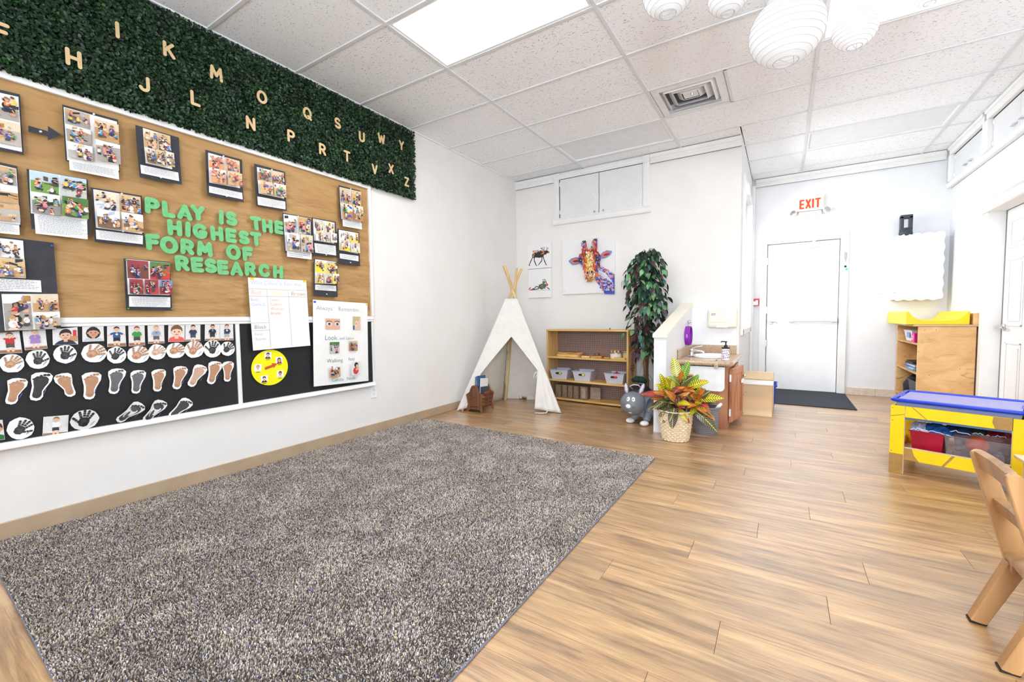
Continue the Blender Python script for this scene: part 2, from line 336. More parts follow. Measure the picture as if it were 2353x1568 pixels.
# ------------------------------------------------------------------ room
M_WALL = pm('wall paint', sr(238, 235, 231), sr(233, 230, 225), 2.5, .62, bump=.05, bscale=60, spec=.3)
M_WALL2 = pm('wall paint cool', sr(234, 235, 237), sr(230, 231, 234), 2.5, .55, bump=.04, bscale=60, spec=.3)
M_TRIM = pm('white trim paint', sr(240, 239, 237), sr(234, 233, 231), 5, .42, bump=.03)
M_TAN = pm('tan vinyl base', sr(186, 163, 136), sr(174, 151, 124), 4, .55)
M_WHITE = pm('white painted metal', sr(244, 244, 244), sr(238, 238, 239), 6, .35)
M_GAP = pm('dark gap', (.02, .02, .022), (.015, .015, .016), 8, .8)
M_CHROME = pm('brushed chrome', (.75, .75, .76), (.6, .6, .62), 30, .22, metal=1)
def ceilmat():
    m, nt, b = base('fissured ceiling tile'); L = nt.links
    tc = N(nt, 'ShaderNodeTexCoord'); oi = N(nt, 'ShaderNodeObjectInfo')
    mu = N(nt, 'ShaderNodeMath', operation='MULTIPLY', i_1=19.0); L.new(oi.outputs['Random'], mu.inputs[0])
    ad = N(nt, 'ShaderNodeVectorMath', operation='ADD'); L.new(tc.outputs['Object'], ad.inputs[0]); L.new(mu.outputs[0], ad.inputs[1])
    outs = []
    for a in (20, 75, -35):
        mp = N(nt, 'ShaderNodeMapping'); mp.inputs['Rotation'].default_value = (0, 0, math.radians(a)); mp.inputs['Scale'].default_value = (1, 3.2, 1); L.new(ad.outputs[0], mp.inputs[0])
        nz = N(nt, 'ShaderNodeTexNoise', i_Scale=42.0, i_Detail=1.0); L.new(mp.outputs[0], nz.inputs['Vector']); outs.append(nz.outputs['Fac'])
    m1 = N(nt, 'ShaderNodeMath', operation='MAXIMUM'); m2 = N(nt, 'ShaderNodeMath', operation='MAXIMUM')
    L.new(outs[0], m1.inputs[0]); L.new(outs[1], m1.inputs[1]); L.new(m1.outputs[0], m2.inputs[0]); L.new(outs[2], m2.inputs[1])
    cr = N(nt, 'ShaderNodeValToRGB'); e = cr.color_ramp.elements; e[0].position = .69; e[1].position = .74
    e[0].color = (*sr(250, 252, 255), 1); e[1].color = (*sr(164, 167, 172), 1); L.new(m2.outputs[0], cr.inputs[0]); L.new(cr.outputs[0], b.inputs['Base Color'])
    n2 = N(nt, 'ShaderNodeTexNoise', i_Scale=220.0, i_Detail=2.0); L.new(ad.outputs[0], n2.inputs['Vector'])
    sb = N(nt, 'ShaderNodeMath', operation='MULTIPLY', i_1=-2.2); L.new(m2.outputs[0], sb.inputs[0])
    a2 = N(nt, 'ShaderNodeMath', operation='ADD'); L.new(sb.outputs[0], a2.inputs[0]); L.new(n2.outputs['Fac'], a2.inputs[1])
    bp = N(nt, 'ShaderNodeBump', i_Strength=.22, i_Distance=.004); L.new(a2.outputs[0], bp.inputs['Height']); L.new(bp.outputs[0], b.inputs['Normal'])
    b.inputs['Roughness'].default_value = .85; b.inputs['Specular IOR Level'].default_value = .15
    return m
M_TILE = ceilmat()
M_LENS = pm('acrylic light lens', sr(236, 238, 241), sr(228, 230, 234), 9, .4)
def emis(name, col, s):
    m, nt, b = base(name); b.inputs['Base Color'].default_value = (*col, 1); b.inputs['Emission Color'].default_value = (*col, 1); b.inputs['Emission Strength'].default_value = s
    return m
M_LIT = emis('lit fluorescent lens', (.98, .985, 1), PANEL)
M_GLASS, nt_, b_ = base('window glass')
tr_ = N(nt_, 'ShaderNodeBsdfTransparent'); gl_ = N(nt_, 'ShaderNodeBsdfGlossy', i_1=.02); mx_ = N(nt_, 'ShaderNodeMixShader', i_0=.05)
nt_.links.new(tr_.outputs[0], mx_.inputs[1]); nt_.links.new(gl_.outputs[0], mx_.inputs[2]); nt_.links.new(mx_.outputs[0], nt_.nodes['Material Output'].inputs[0])

# floor: vinyl planks laid along X
M_PLANK = plankmat()
fl = struct('floor', 'light oak vinyl plank floor')
bx(-.1, XR + .2, YN - .1, YE + .2, -.12, -.008).obj('subfloor', M_GAP, fl)
PW, PL = .178, 1.22; cache = {}
def plank(x0, x1, y0, y1):
    k = (round(x1 - x0, 3), round(y1 - y0, 3)); g = .0006
    if k not in cache:
        b = bx(g, x1 - x0 - g, g, y1 - y0 - g, -.0075, 0, .0005); bm_o = b.obj('plank', M_PLANK, fl, loc=(x0, y0, 0)); cache[k] = bm_o.data
        return
    link('plank', cache[k], fl, (x0, y0, 0))
yy = -1.95; r_ = 0
while yy < YE:
    y1 = min(yy + PW, YE); xx = -PL * [.0, .42, .77, .2, .6][r_ % 5] + R.uniform(-.06, .06); xlo = 0 if yy < YB - .05 else XA
    while xx < XR:
        a, c = max(xx, xlo), min(xx + PL, XR)
        if c - a > .03: plank(round(a, 3), round(c, 3), round(yy, 3), round(y1, 3))
        xx += PL
    yy += PW; r_ += 1
bx(0, XR, YN, -1.951, -.01, 0).obj('floor_panel', M_PLANK, fl)

# ceiling
M_BAR = pm('ceiling grid paint', sr(226, 228, 231), sr(220, 222, 226), 6, .5)
ce = struct('ceiling', 'suspended ceiling of white fissured tiles in a metal grid')
bx(-.1, XR + .2, YN - .1, YE + .2, H + .09, H + .14).obj('light_stop_slab', M_WHITE, ce)  # unseen closed slab added above the tiles to stop light leaking in
XS = [0, 1.0389, 2.2581, 3.4773, 4.6965, XR]; S2 = .6096
tiles = {}; skip = {(1, 1), (3, 3), (1, 5), (3, 7)}
def tile(x0, x1, y0, y1, mat=None):
    k = (round(x1 - x0, 3), round(y1 - y0, 3), mat is None)
    if k not in tiles: tiles[k] = bx(.006, x1 - x0 - .006, .006, y1 - y0 - .006, .004, .02, .003).obj('ceiling_tile', mat or M_TILE, ce, loc=(x0, y0, H)).data
    else: link('ceiling_tile', tiles[k], ce, (x0, y0, H))
for i in range(-6, 10):
    for c in range(5):
        x0, x1, y0, y1 = XS[c], XS[c + 1], max(i * S2, YN), min((i + 1) * S2, YE)
        if y1 - y0 < .02: continue
        if (c, i) in skip: continue
        if (c, i) == (2, 4): tile(x0 + S2, x1, y0, y1); continue
        if y0 > YB - .02:
            x0 = max(x0, XA)
            if x1 - x0 < .02: continue
            tile(x0, x1, y0, y1)
        elif y1 > YB:
            if x1 <= XA: tile(x0, x1, y0, YB, M_LENS if c == 0 else None)
            elif x0 >= XA: tile(x0, x1, y0, y1)
            else: tile(x0, XA, y0, YB); tile(XA, x1, y0, y1)
        else: tile(x0, x1, y0, y1)
for i in range(-5, 10):
    y = i * S2
    if y < YN or y > YE: continue
    bx(0 if y < YB else XA, XR, y - .012, y + .012, H - .003, H + .006, .001).obj('grid_bar', M_BAR, ce)
for x in XS[1:-1]:
    bx(x - .013, x + .013, YN, YB if x < XA else YE, H - .004, H + .006, .001).obj('grid_bar', M_BAR, ce)
bx(XS[2] + S2 - .012, XS[2] + S2 + .012, 4 * S2, 5 * S2, H - .003, H + .006).obj('grid_bar', M_BAR, ce)
# wall angle round the ceiling edge
for a in ((0, .022, YN, YB), (XR - .022, XR, YN, YE)): bx(*a, H - .006, H + .004).obj('wall_angle', M_WHITE, ce)

def wall(name, boxes, mat, lab=None):
    b = B()
    for q in boxes: b.box(*q)
    return tag(b.obj(name, mat), lab, kind='structure')
wall('wall_left', [(-.12, 0, YN, YB, 0, H + .1)], M_WALL)
wall('wall_back', [(-.12, XA, YB, YB + .1, 0, H + .1)], M_WALL)
W1 = (4.22, 5.50, .92, 2.62)
wall('wall_return', [(XA - .10, XA, YB + .1, W1[0], 0, H + .1), (XA - .10, XA, W1[1], YE, 0, H + .1), (XA - .10, XA, W1[0], W1[1], 0, W1[2]), (XA - .10, XA, W1[0], W1[1], W1[3], H + .1)], M_WALL2)
wall('wall_exit', [(XA - .1, 3.085, YE, YE + .12, 0, H + .1), (3.935, XR + .2, YE, YE + .12, 0, H + .1), (3.085, 3.935, YE, YE + .12, 2.095, H + .1), (3.085, 3.935, YE + .07, YE + .12, 0, 2.095)], M_WALL2)
D2 = (3.70, 4.63, 2.06)
wall('wall_right', [(XR, XR + .157, YN, D2[0], 0, H + .1), (XR, XR + .157, D2[1], YE, 0, H + .1), (XR, XR + .157, D2[0], D2[1], D2[2], H + .1), (XR + .157, XR + .2, D2[0] - .1, D2[1] + .1, 0, D2[2] + .1)], M_WALL2)
WN = [(.6, 2.8), (3.4, 4.6)]
wall('wall_front', [(-.12, .6, YN - .12, YN, 0, H + .1), (2.8, 3.4, YN - .12, YN, 0, H + .1), (4.6, XR + .2, YN - .12, YN, 0, H + .1), (.6, 2.8, YN - .12, YN, 0, 1.0), (.6, 2.8, YN - .12, YN, 2.5, H + .1), (3.4, 4.6, YN - .12, YN, 0, 1.0), (3.4, 4.6, YN - .12, YN, 2.5, H + .1)], M_WALL)
# windows (panes kept in)
def window(n, ax, at, a0, a1, z0, z1, out):
    o = struct('window_%d' % n)
    def P(u0, u1, d0, d1, zz0, zz1, bev=.003):
        return bx(d0, d1, u0, u1, zz0, zz1, bev) if ax == 0 else bx(u0, u1, d0, d1, zz0, zz1, bev)
    d = sorted((at, at + out * .10)); i = sorted((at - out * .028, at))
    for u0, u1, q0, q1 in ((a0 - .07, a0, z0 - .07, z1 + .07), (a1, a1 + .07, z0 - .07, z1 + .07), (a0, a1, z1, z1 + .07), (a0 - .09, a1 + .09, z0 - .07, z0)):
        P(u0, u1, *i, q0, q1).obj('window_casing', M_TRIM, o)
    mid = (a0 + a1) / 2; g = sorted((at + out * .05, at + out * .085)); gp = sorted((at + out * .065, at + out * .069))
    for u0, u1, q0, q1 in ((a0, a0 + .05, z0, z1), (a1 - .05, a1, z0, z1), (mid - .025, mid + .025, z0, z1), (a0 + .05, a1 - .05, z0, z0 + .05), (a0 + .05, a1 - .05, z1 - .05, z1)):
        P(u0, u1, *g, q0, q1).obj('window_frame', M_TRIM, o)
    for u0, u1 in ((a0 + .05, mid - .025), (mid + .025, a1 - .05)): P(u0, u1, *gp, z0 + .05, z1 - .05, 0).obj('pane', M_GLASS, o)
window(1, 0, XA, *W1, -1)
window(2, 1, YN, .6, 2.8, 1.0, 2.5, -1); window(3, 1, YN, 3.4, 4.6, 1.0, 2.5, -1)
# skirting and mouldings
tag(bx(0, .011, YN, YB, 0, .088, .003).obj('baseboard_left', M_TAN), 'tan vinyl baseboard along the notice board wall', kind='structure')
tag(bx(.011, 2.28, YB - .011, YB, 0, .088, .003).obj('baseboard_back', M_TAN), kind='structure')
bt = struct('baseboard_exit', 'beige stone tile baseboard beside the exit door')
M_STILE = pm('beige stone tile', sr(226, 212, 198), sr(206, 190, 174), 26, .5, bump=.1, rnd=.05)
for x0, x1 in ((4.03, 4.335), (4.338, 4.64), (4.643, 4.978)): bx(x0, x1, YE - .014, YE, 0, .102, .003).obj('tile', M_STILE, bt)
def moulding(name, x0, x1, y):
    b = B()
    for d, z0, z1 in ((.022, H - .115, H - .004), (.034, H - .05, H - .004), (.028, H - .082, H - .06), (.026, H - .115, H - .10)): b.box(x0, x1, y - d, y, z0, z1, .004)
    return tag(b.obj(name, M_TRIM), kind='structure')
moulding('trim_1', 0, .62, YB); moulding('trim_2', 1.905, XA + .0, YB); moulding('trim_3', XA + .04, XR - .06, YE)
# white pipe casing by the alcove window
tag(bx(XA, XA + .045, YE - .10, YE - .001, 0, H - .10, .01).obj('trim_4', M_TRIM), 'white corner casing beside the exit wall', kind='structure')

# sloping half wall by the sink
PX0, PX1, PY0 = 2.285, 2.395, 2.62
pw = struct('wall_partition', 'white half wall with a sloping cream cap beside the sink')
T_ = Matrix(((0, 0, 1, 0), (1, 0, 0, 0), (0, 1, 0, 0), (0, 0, 0, 1)))      # (y, z) profile extruded along x
B().prism([(PY0, 0), (YB, 0), (YB, 1.205), (PY0, .888)], PX0, PX1, T_).obj('partition_body', M_WALL2, pw)
M_CAP = pm('cream cap', sr(243, 237, 222), sr(238, 231, 214), 6, .45)
B().prism([(PY0 - .02, .886), (YB, 1.206), (YB, 1.236), (PY0 - .02, .916)], PX0 - .008, PX1 + .012, T_).obj('sloping_cap', M_CAP, pw)

# exit door
d1 = struct('door_1', 'white metal exit door with panic bar')
bx(3.098, 3.922, YE + .015, YE + .06, .012, 2.083, .003).obj('door_leaf', M_WHITE, d1)
for a in ((3.0, 3.09, YE - .022, YE + .06, 0, 2.17), (3.93, 4.02, YE - .022, YE + .06, 0, 2.17), (3.09, 3.93, YE - .022, YE + .06, 2.09, 2.17)): bx(*a, .006).obj('door_frame', M_TRIM, d1)
b = bx(3.36, 3.90, YE - .05, YE - .02, .985, 1.03, .006); b.box(3.36, 3.42, YE - .055, YE + .015, .975, 1.04, .006); b.box(3.85, 3.91, YE - .055, YE + .015, .975, 1.04, .006); b.box(3.61, 3.615, YE - .052, YE - .02, .98, 1.035)
b.obj('panic_bar', M_WHITE, d1)
b = bx(3.52, 3.74, YE - .05, YE + .015, 2.0, 2.05, .008); b.tube([(3.60, YE - .045, 2.055), (3.68, YE - .10, 2.10), (3.74, YE - .03, 2.105)], .009); b.tube([(3.68, YE - .10, 2.10), (3.48, YE - .03, 2.12)], .008); b.obj('door_closer', M_WHITE, d1)
b = B().tube([(3.14, YE + .015, .985), (3.14, YE - .045, .985), (3.21, YE - .05, .985), (3.235, YE - .05, .965)], .011, 10); b.lathe([(.03, 0), (.03, .012)], 16, (3.14, YE + .012, .985), Matrix.Rotation(PI / 2, 3, 'X')); b.obj('door_handle', M_CHROME, d1, True, sharp=40)
for z in (.25, .62, 1.1, 1.8): bx(3.088, 3.10, YE - .006, YE + .02, z, z + .1, .002).obj('hinge', M_CHROME, d1)
B().lathe([(.012, 0), (.010, .006)], 12, (3.235, YE + .013, 1.98), Matrix.Rotation(PI / 2, 3, 'X')).obj('door_viewer', M_CHROME, d1)

# panelled door on the right wall
d2 = struct('door_2', 'white six panel door with a chrome lever')
dl = bx(XR + .115, XR + .155, D2[0] + .016, D2[1] - .018, .012, D2[2] - .008, .003).obj('door_leaf', M_WHITE, d2)
for y0, y1 in ((4.20, 4.51), (3.79, 4.10)):
    for z0, z1 in ((.16, .80), (.95, 1.58), (1.68, 1.94)):
        b = B()
        for q in ((y0, y0 + .018, z0, z1), (y1 - .018, y1, z0, z1), (y0, y1, z0, z0 + .018), (y0, y1, z1 - .018, z1)): b.box(XR + .106, XR + .116, *q, .004)
        b.box(XR + .107, XR + .116, y0 + .045, y1 - .045, z0 + .045, z1 - .045, .008); b.obj('door_panel', M_WHITE, d2)
for a in ((XR - .02, XR + .1155, D2[1] - .012, D2[1] + .075, 0, D2[2]), (XR - .02, XR + .1155, D2[0] - .075, D2[0] + .012, 0, D2[2])): bx(*a, .006).obj('door_jamb', M_TRIM, d2)
b = bx(XR - .045, XR + .1155, D2[0] - .1, D2[1] + .1, D2[2] - .008, D2[2] + .10, .01); b.box(XR - .06, XR + .02, D2[0] - .12, D2[1] + .12, D2[2] + .08, D2[2] + .12, .012); b.obj('door_head', M_TRIM, d2)
b = B().tube([(XR + .115, 4.56, .94), (XR + .06, 4.56, .94), (XR + .055, 4.50, .94), (XR + .055, 4.44, .938)], .011, 10); b.lathe([(.032, 0), (.032, .012), (.02, .02)], 18, (XR + .116, 4.56, .94), Matrix.Rotation(-PI / 2, 3, 'Y')); b.obj('door_handle', M_CHROME, d2, True, sharp=40)
bx(XR + .118, XR + .15, D2[1] - .017, D2[1] - .0125, .0, 2.05).obj('door_gap', M_GAP, d2)
tag(bx(XR - .055, XR, D2[1] + .12, YE, 2.572, 2.632, .012).obj('trim_5', M_TRIM), kind='structure')
tag(bx(XR - .055, XR, D2[0] - 1.2, D2[1] + .12, 2.572, 2.632, .012).obj('trim_6', M_TRIM), kind='structure')
# ------------------------------------------------------------------ left wall: boards
M_PRINT = printmat()
M_PAPER = pm('white paper', sr(242, 241, 238), sr(236, 235, 231), 8, .6)
M_CARD = pm('black card', sr(58, 60, 66), sr(48, 50, 55), 20, .7)
M_KRAFT = pm('brown kraft paper', sr(184, 146, 96), sr(168, 128, 78), 7, .6, bump=1.0, bscale=9, stretch=(.45, 1.4, 1), bdist=.03)
M_CHALK = pm('black chalkboard', sr(34, 35, 38), sr(26, 27, 30), 5, .55, bump=.04, stretch=(1, .4, 1))
M_PIN = pm('push pin', sr(235, 236, 238), None, 9, .3)
bb = thing('bulletin_board', 'long bulletin board of crumpled brown paper in a white frame', 'bulletin board', (0, 0, 1.7), WL)
BL0 = -1.45
def kraft(u, v):
    y = BL0 + (1.275 - BL0) * u; z = 1.1148 + (2.291 - 1.1148) * v
    t = z * 9 + y * 2.5 + 1.2 * noise.noise(Vector((y * 2, z * 2, 3))); d = .008 + .008 * noise.noise(Vector((y * 1.6, t * .5, 0))) + .006 * noise.noise(Vector((y * 3, t * 1.3, 5))) + .003 * noise.noise(Vector((y * 7, t * 3, 8)))
    return (y, z - 1.7, max(.004, d))
B().grid(kraft, 220, 130).obj('brown_paper', M_KRAFT, bb, True)
def lbox(y0, y1, z0, z1, x0, x1, c, bev=.003): return bx(y0, y1, z0 - c, z1 - c, x0, x1, bev)
lbox(BL0, 1.30, 2.292, 2.333, .001, .03, 1.7).obj('frame_rail', M_TRIM, bb)
lbox(1.270, 1.298, 1.116, 2.292, .001, .028, 1.7).obj('frame_rail', M_TRIM, bb)
cb = thing('chalkboard', 'long black chalkboard with white frame below the brown paper', 'chalkboard', (0, 0, .8), WL)
for y0, y1 in ((BL0, .078), (.104, 1.268)): lbox(y0, y1, .49, 1.068, .001, .014, .8).obj('black_panel', M_CHALK, cb)
b = lbox(BL0, 1.29, 1.064, 1.114, .001, .028, .8); b.box(BL0, 1.29, .283, .296, .02, .034, .002); b.obj('frame_rail', M_TRIM, cb)
b = lbox(.078, .104, .49, 1.064, .001, .024, .8, .002); b.box(.084, .098, -.31, .264, .02, .027, .001); b.obj('frame_rail', M_TRIM, cb)
lbox(1.268, 1.284, .49, 1.064, .001, .022, .8).obj('frame_rail', M_TRIM, cb)
b = lbox(BL0, 1.284, .458, .494, .001, .036, .8); b.box(BL0, 1.284, -.340, -.328, .001, .05, .003); b.obj('chalk_tray', M_TRIM, cb)

# hedge panel
hd = thing('hedge_panel', 'dark green artificial boxwood hedge panel above the bulletin board', 'hedge', (0, 0, 2.65), WL)
HY0, HY1, HZ0, HZ1 = -1.55, 1.835, 2.335, 2.985
bx(HY0, HY1, HZ0 - 2.65, HZ1 - 2.65, .001, .02).obj('backing', pm('dark green backing', (.008, .02, .01), (.005, .012, .007), 20, .9), hd)
rng = np.random.default_rng(5); n = 62000
cy = rng.uniform(HY0 - .012, HY1 + .02, n); cz = rng.uniform(HZ0 - 2.65 - .016, HZ1 - 2.65 + .018, n)
nzv = np.array([noise.noise(Vector((a * 9, b_ * 9, 0))) for a, b_ in zip(cy, cz)])
cx = .022 + rng.beta(1.6, 1.2, n) * .038 + nzv * .012
ln = rng.uniform(.0075, .0118, n); wd = ln * rng.uniform(.62, .85, n)
nrm = np.stack([rng.normal(0, .55, n), rng.normal(.15, .55, n), np.ones(n)], 1); nrm /= np.linalg.norm(nrm, axis=1)[:, None]
t1 = np.cross(nrm, rng.normal(0, 1, (n, 3))); t1 /= np.linalg.norm(t1, axis=1)[:, None]; t2 = np.cross(nrm, t1)
c0 = np.stack([cy, cz, cx], 1); prof = [(-1, 0, 0), (-.35, .9, .12), (.45, .85, .12), (1, 0, 0), (.45, -.85, .12), (-.35, -.9, .12)]
V = np.stack([c0 + t1 * (p * ln)[:, None] + t2 * (q * wd)[:, None] + nrm * (h * ln)[:, None] for p, q, h in prof], 1).reshape(-1, 3)
ix = np.arange(n)[:, None] * 6; F = np.concatenate([ix + [0, 1, 2, 3], ix + [0, 3, 4, 5]], 0)
mixv = np.repeat(np.clip(rng.beta(2, 3.2, n) + nzv * .25, 0, 1), 6)
M_BOX = attrmat('boxwood leaf', [(0, sr(10, 24, 15)), (.45, sr(24, 52, 28)), (.8, sr(46, 84, 42)), (1, sr(92, 126, 70))], .40, .38)
numpy_obj('foliage', V, F, M_BOX, mixv, hd)
tag(bpy.data.objects['foliage'], kind='stuff')

# ------------------------------------------------------------------ flat things pinned to the wall
M_WOODL = wood('pale plywood letter', sr(238, 208, 160), sr(220, 184, 132), 0, 6, .55, rings=3)
def upright(px, py, X): p = on(0, X, px, py); return p.y, p.z
WLET = dict(F=(3, 72), G=(402, -8), H=(170, 133), I=(270.6, 68), J=(332, 192), K=(389.5, 114.5), L=(450, 226), M=(498, 168.5), O=(603, 223), N=(577, 283), P=(670, 313), Q=(707, 260), R=(742, 343), S=(776.8, 283), T=(798.5, 359), U=(832.4, 314.5), V=(862, 389), W=(877.6, 318.4), X=(899.7, 388), Y=(923.5, 334), Z=(935.7, 418))
PLC = {'F': 'at the far left end', 'G': 'cut off at the top'}
for ch, (px, py) in WLET.items():
    y, z = upright(px, py, .07)
    wdt = max(p[0] for l in GL[ch] for p in l); h = .074
    o = thing('wooden_letter', 'pale wooden letter %s on the hedge panel%s' % (ch, ', ' + PLC[ch] if ch in PLC else ''), 'letter', (.0, y, z), WL, 'wooden alphabet letters on the hedge')
    strokes(B(), [[(p[0] - wdt / 2, p[1] - .5) for p in l] for l in GL[ch]], h, .0088, .061, .066).obj('letter_face', M_WOODL, o)
M_GREEN = pm('mottled green paper', sr(122, 196, 134), sr(104, 182, 120), 30, .7, bump=.05)
M_PEN = pm('black marker', (.01, .01, .012), None, 9, .6)
GLET = [('PLAY', [(349.5, 474), (387, 482), (424, 488), (454, 490)]), ('IS', [(507.7, 500), (531, 503)]), ('THE', [(587.5, 514), (613.8, 520), (641, 523.3)]),
        ('HIGHEST', [(401, 524), (431, 527.5), (458.7, 532), (497.8, 537.5), (530.4, 541.7), (560, 546.4), (587.5, 550)]),
        ('FORM', [(351, 557), (388, 563.7), (430, 567.8), (470, 572.6)]), ('OF', [(535.7, 580), (569, 584.6)]),
        ('RESEARCH', [(418, 605.5), (453, 609), (483.5, 611.5), (511.7, 614.7), (543, 618), (574.6, 618.6), (606, 622), (638.4, 625)])]
ORD = ['first', 'second', 'third', 'fourth', 'fifth', 'sixth', 'seventh', 'last']
for wd_, pts in GLET:
    for k, (ch, (px, py)) in enumerate(zip(wd_, pts)):
        y, z = upright(px, py, .03); r = .0145; h = .068 if ch != 'O' else .076
        wdt = max(p[0] for l in GL[ch] for p in l)
        pos = 'last' if k == len(wd_) - 1 else ORD[k]
        o = thing('paper_letter', 'green bubble paper letter %s, %s letter of %s' % (ch, pos, wd_), 'letter', (.0, y, z), (PI / 2, R.uniform(-.05, .05), PI / 2), 'green letters of the slogan')
        strokes(B(), [[((p[0] - wdt / 2) * 1.12, p[1] - .5) for p in l] for l in GL[ch]], h * 1.04, r, .0335, .0352, n=12).obj('letter_face', M_GREEN, o)
        if ch in 'PRAD' and wd_ != 'THE':
            q = [(-.006, -.006), (.008, -.006), (.001, .009)] if ch == 'A' or (wd_, k) == ('RESEARCH', 5) else [(-.008, -.007), (.003, -.007), (.008, 0), (.003, .007), (-.008, .007)]
            dz = -.010 if ch == 'A' else .013
            B().tube([(a, c + dz, .0366) for a, c in q], .0011, 5, closed=True).obj('pen_mark', M_PEN, o)

class Sheet:
    """a paper thing pinned to the left wall; its corners are points of the wall plane, parts follow the same curl"""
    def __init__(s, name, label, cat, quad, group=None, X=.036, k=.006, kx=0.):
        s.P = [on(0, X, *q) for q in quad]; c = sum(s.P, Vector()) / 4; s.c = c
        s.o = thing(name, label, cat, (0, c.y, c.z), WL, group); s.X = X; s.k = k; s.kx = kx
        q = [(p.y - c.y, p.z - c.z) for p in s.P]; s.q = q
        s.w = abs(q[1][0] - q[0][0]); s.h = abs(q[0][1] - q[3][1]); s.top = max(q[0][1], q[1][1])
    def curl(s, x, y): t = (s.top - y) / s.h; return s.k * t * t + s.kx * (x / s.w) ** 2 * 4
    def loc(s, quad): 
        r = []
        for p in quad: p = on(0, s.X, *p); r.append((p.y - s.c.y, p.z - s.c.z))
        return r
    def fn(s, q, h):
        (ax, ay), (b_x, b_y), (cx_, cy_), (dx, dy) = q
        def f(u, v, l=0):
            x = (ax * (1 - u) + b_x * u) * v + (dx * (1 - u) + cx_ * u) * (1 - v); y = (ay * (1 - u) + b_y * u) * v + (dy * (1 - u) + cy_ * u) * (1 - v)
            return Vector((x, y, s.X + h + l * .00022 + s.curl(x, y)))
        return f
    def plate(s, name, q, mat, h, n=6):
        f = s.fn(q, h); return B().grid(lambda u, v: f(u, v), n, n, (0, 0, -.0008)).obj(name, mat, s.o, True, sharp=30)
class Pr:
    """flat coloured print on a mapped sheet: polygons in unit coordinates, each layer a hair above the last"""
    def __init__(s, f, asp): s.f = f; s.b = B(); s.asp = asp; s.l = 0          # asp = width / height
    def poly(s, pts, col, up=1):
        s.l += up
        try: s.b.poly([s.f(u, v, s.l) for u, v in pts], col)
        except ValueError: pass
    def rect(s, u0, v0, u1, v1, col, n=1):
        s.l += 1
        s.b.grid(lambda a, c: s.f(u0 + (u1 - u0) * a, v0 + (v1 - v0) * c, s.l), n, n, None, col)
    def ell(s, cu, cv, rv, col, fx=1., rot=0., n=10, clip=None):
        pts = []
        for i in range(n):
            a = 2 * PI * i / n; x, y = rv * fx * math.cos(a), rv * math.sin(a)
            x, y = x * math.cos(rot) - y * math.sin(rot), x * math.sin(rot) + y * math.cos(rot)
            u, v = cu + x / s.asp, cv + y
            if clip: u = min(max(u, clip[0]), clip[2]); v = min(max(v, clip[1]), clip[3])
            pts.append((u, v))
        s.poly(pts, col)
    def line(s, pts, r, col, clip=None, taper=1):
        for i in range(1, len(pts)):
            (a, c), (d, e) = pts[i - 1], pts[i]; x, y = (d - a) * s.asp, e - c; L_ = math.hypot(x, y) or 1
            q, t = -y / L_ * r / s.asp, x / L_ * r
            P_ = [(a + q, c + t), (a - q, c - t), (d - q * taper, e - t * taper), (d + q * taper, e + t * taper)]
            if clip: P_ = [(min(max(u, clip[0]), clip[2]), min(max(v, clip[1]), clip[3])) for u, v in P_]
            s.poly(P_, col)
    def text(s, st, u, v, h, col, wide=1., thin=-.012, slope=0.):
        vs, fs = textgeo(st, thin); s.l += 1; k = h * wide / s.asp
        for f_ in fs:
            try: s.b.poly([s.f(u + vs[i].x * k, v + vs[i].y * h + slope * vs[i].x * k, s.l) for i in f_], col)
            except ValueError: pass
    def done(s, name, par): return s.b.obj(name, M_PRINT, par, fix=False)
SK = [sr(236, 196, 170), sr(224, 178, 148), sr(205, 155, 122), sr(242, 208, 186)]
HR = [sr(120, 82, 52), sr(64, 44, 32), sr(190, 150, 95), sr(36, 28, 26), sr(150, 110, 70)]
def cl(c): return tuple(c)
BR = [sr(200, 50, 50), sr(40, 90, 180), sr(60, 150, 200), sr(245, 200, 60), sr(60, 150, 80), sr(30, 34, 48), sr(235, 130, 160), sr(230, 232, 236), sr(240, 130, 50), sr(90, 60, 130), sr(24, 24, 26)]
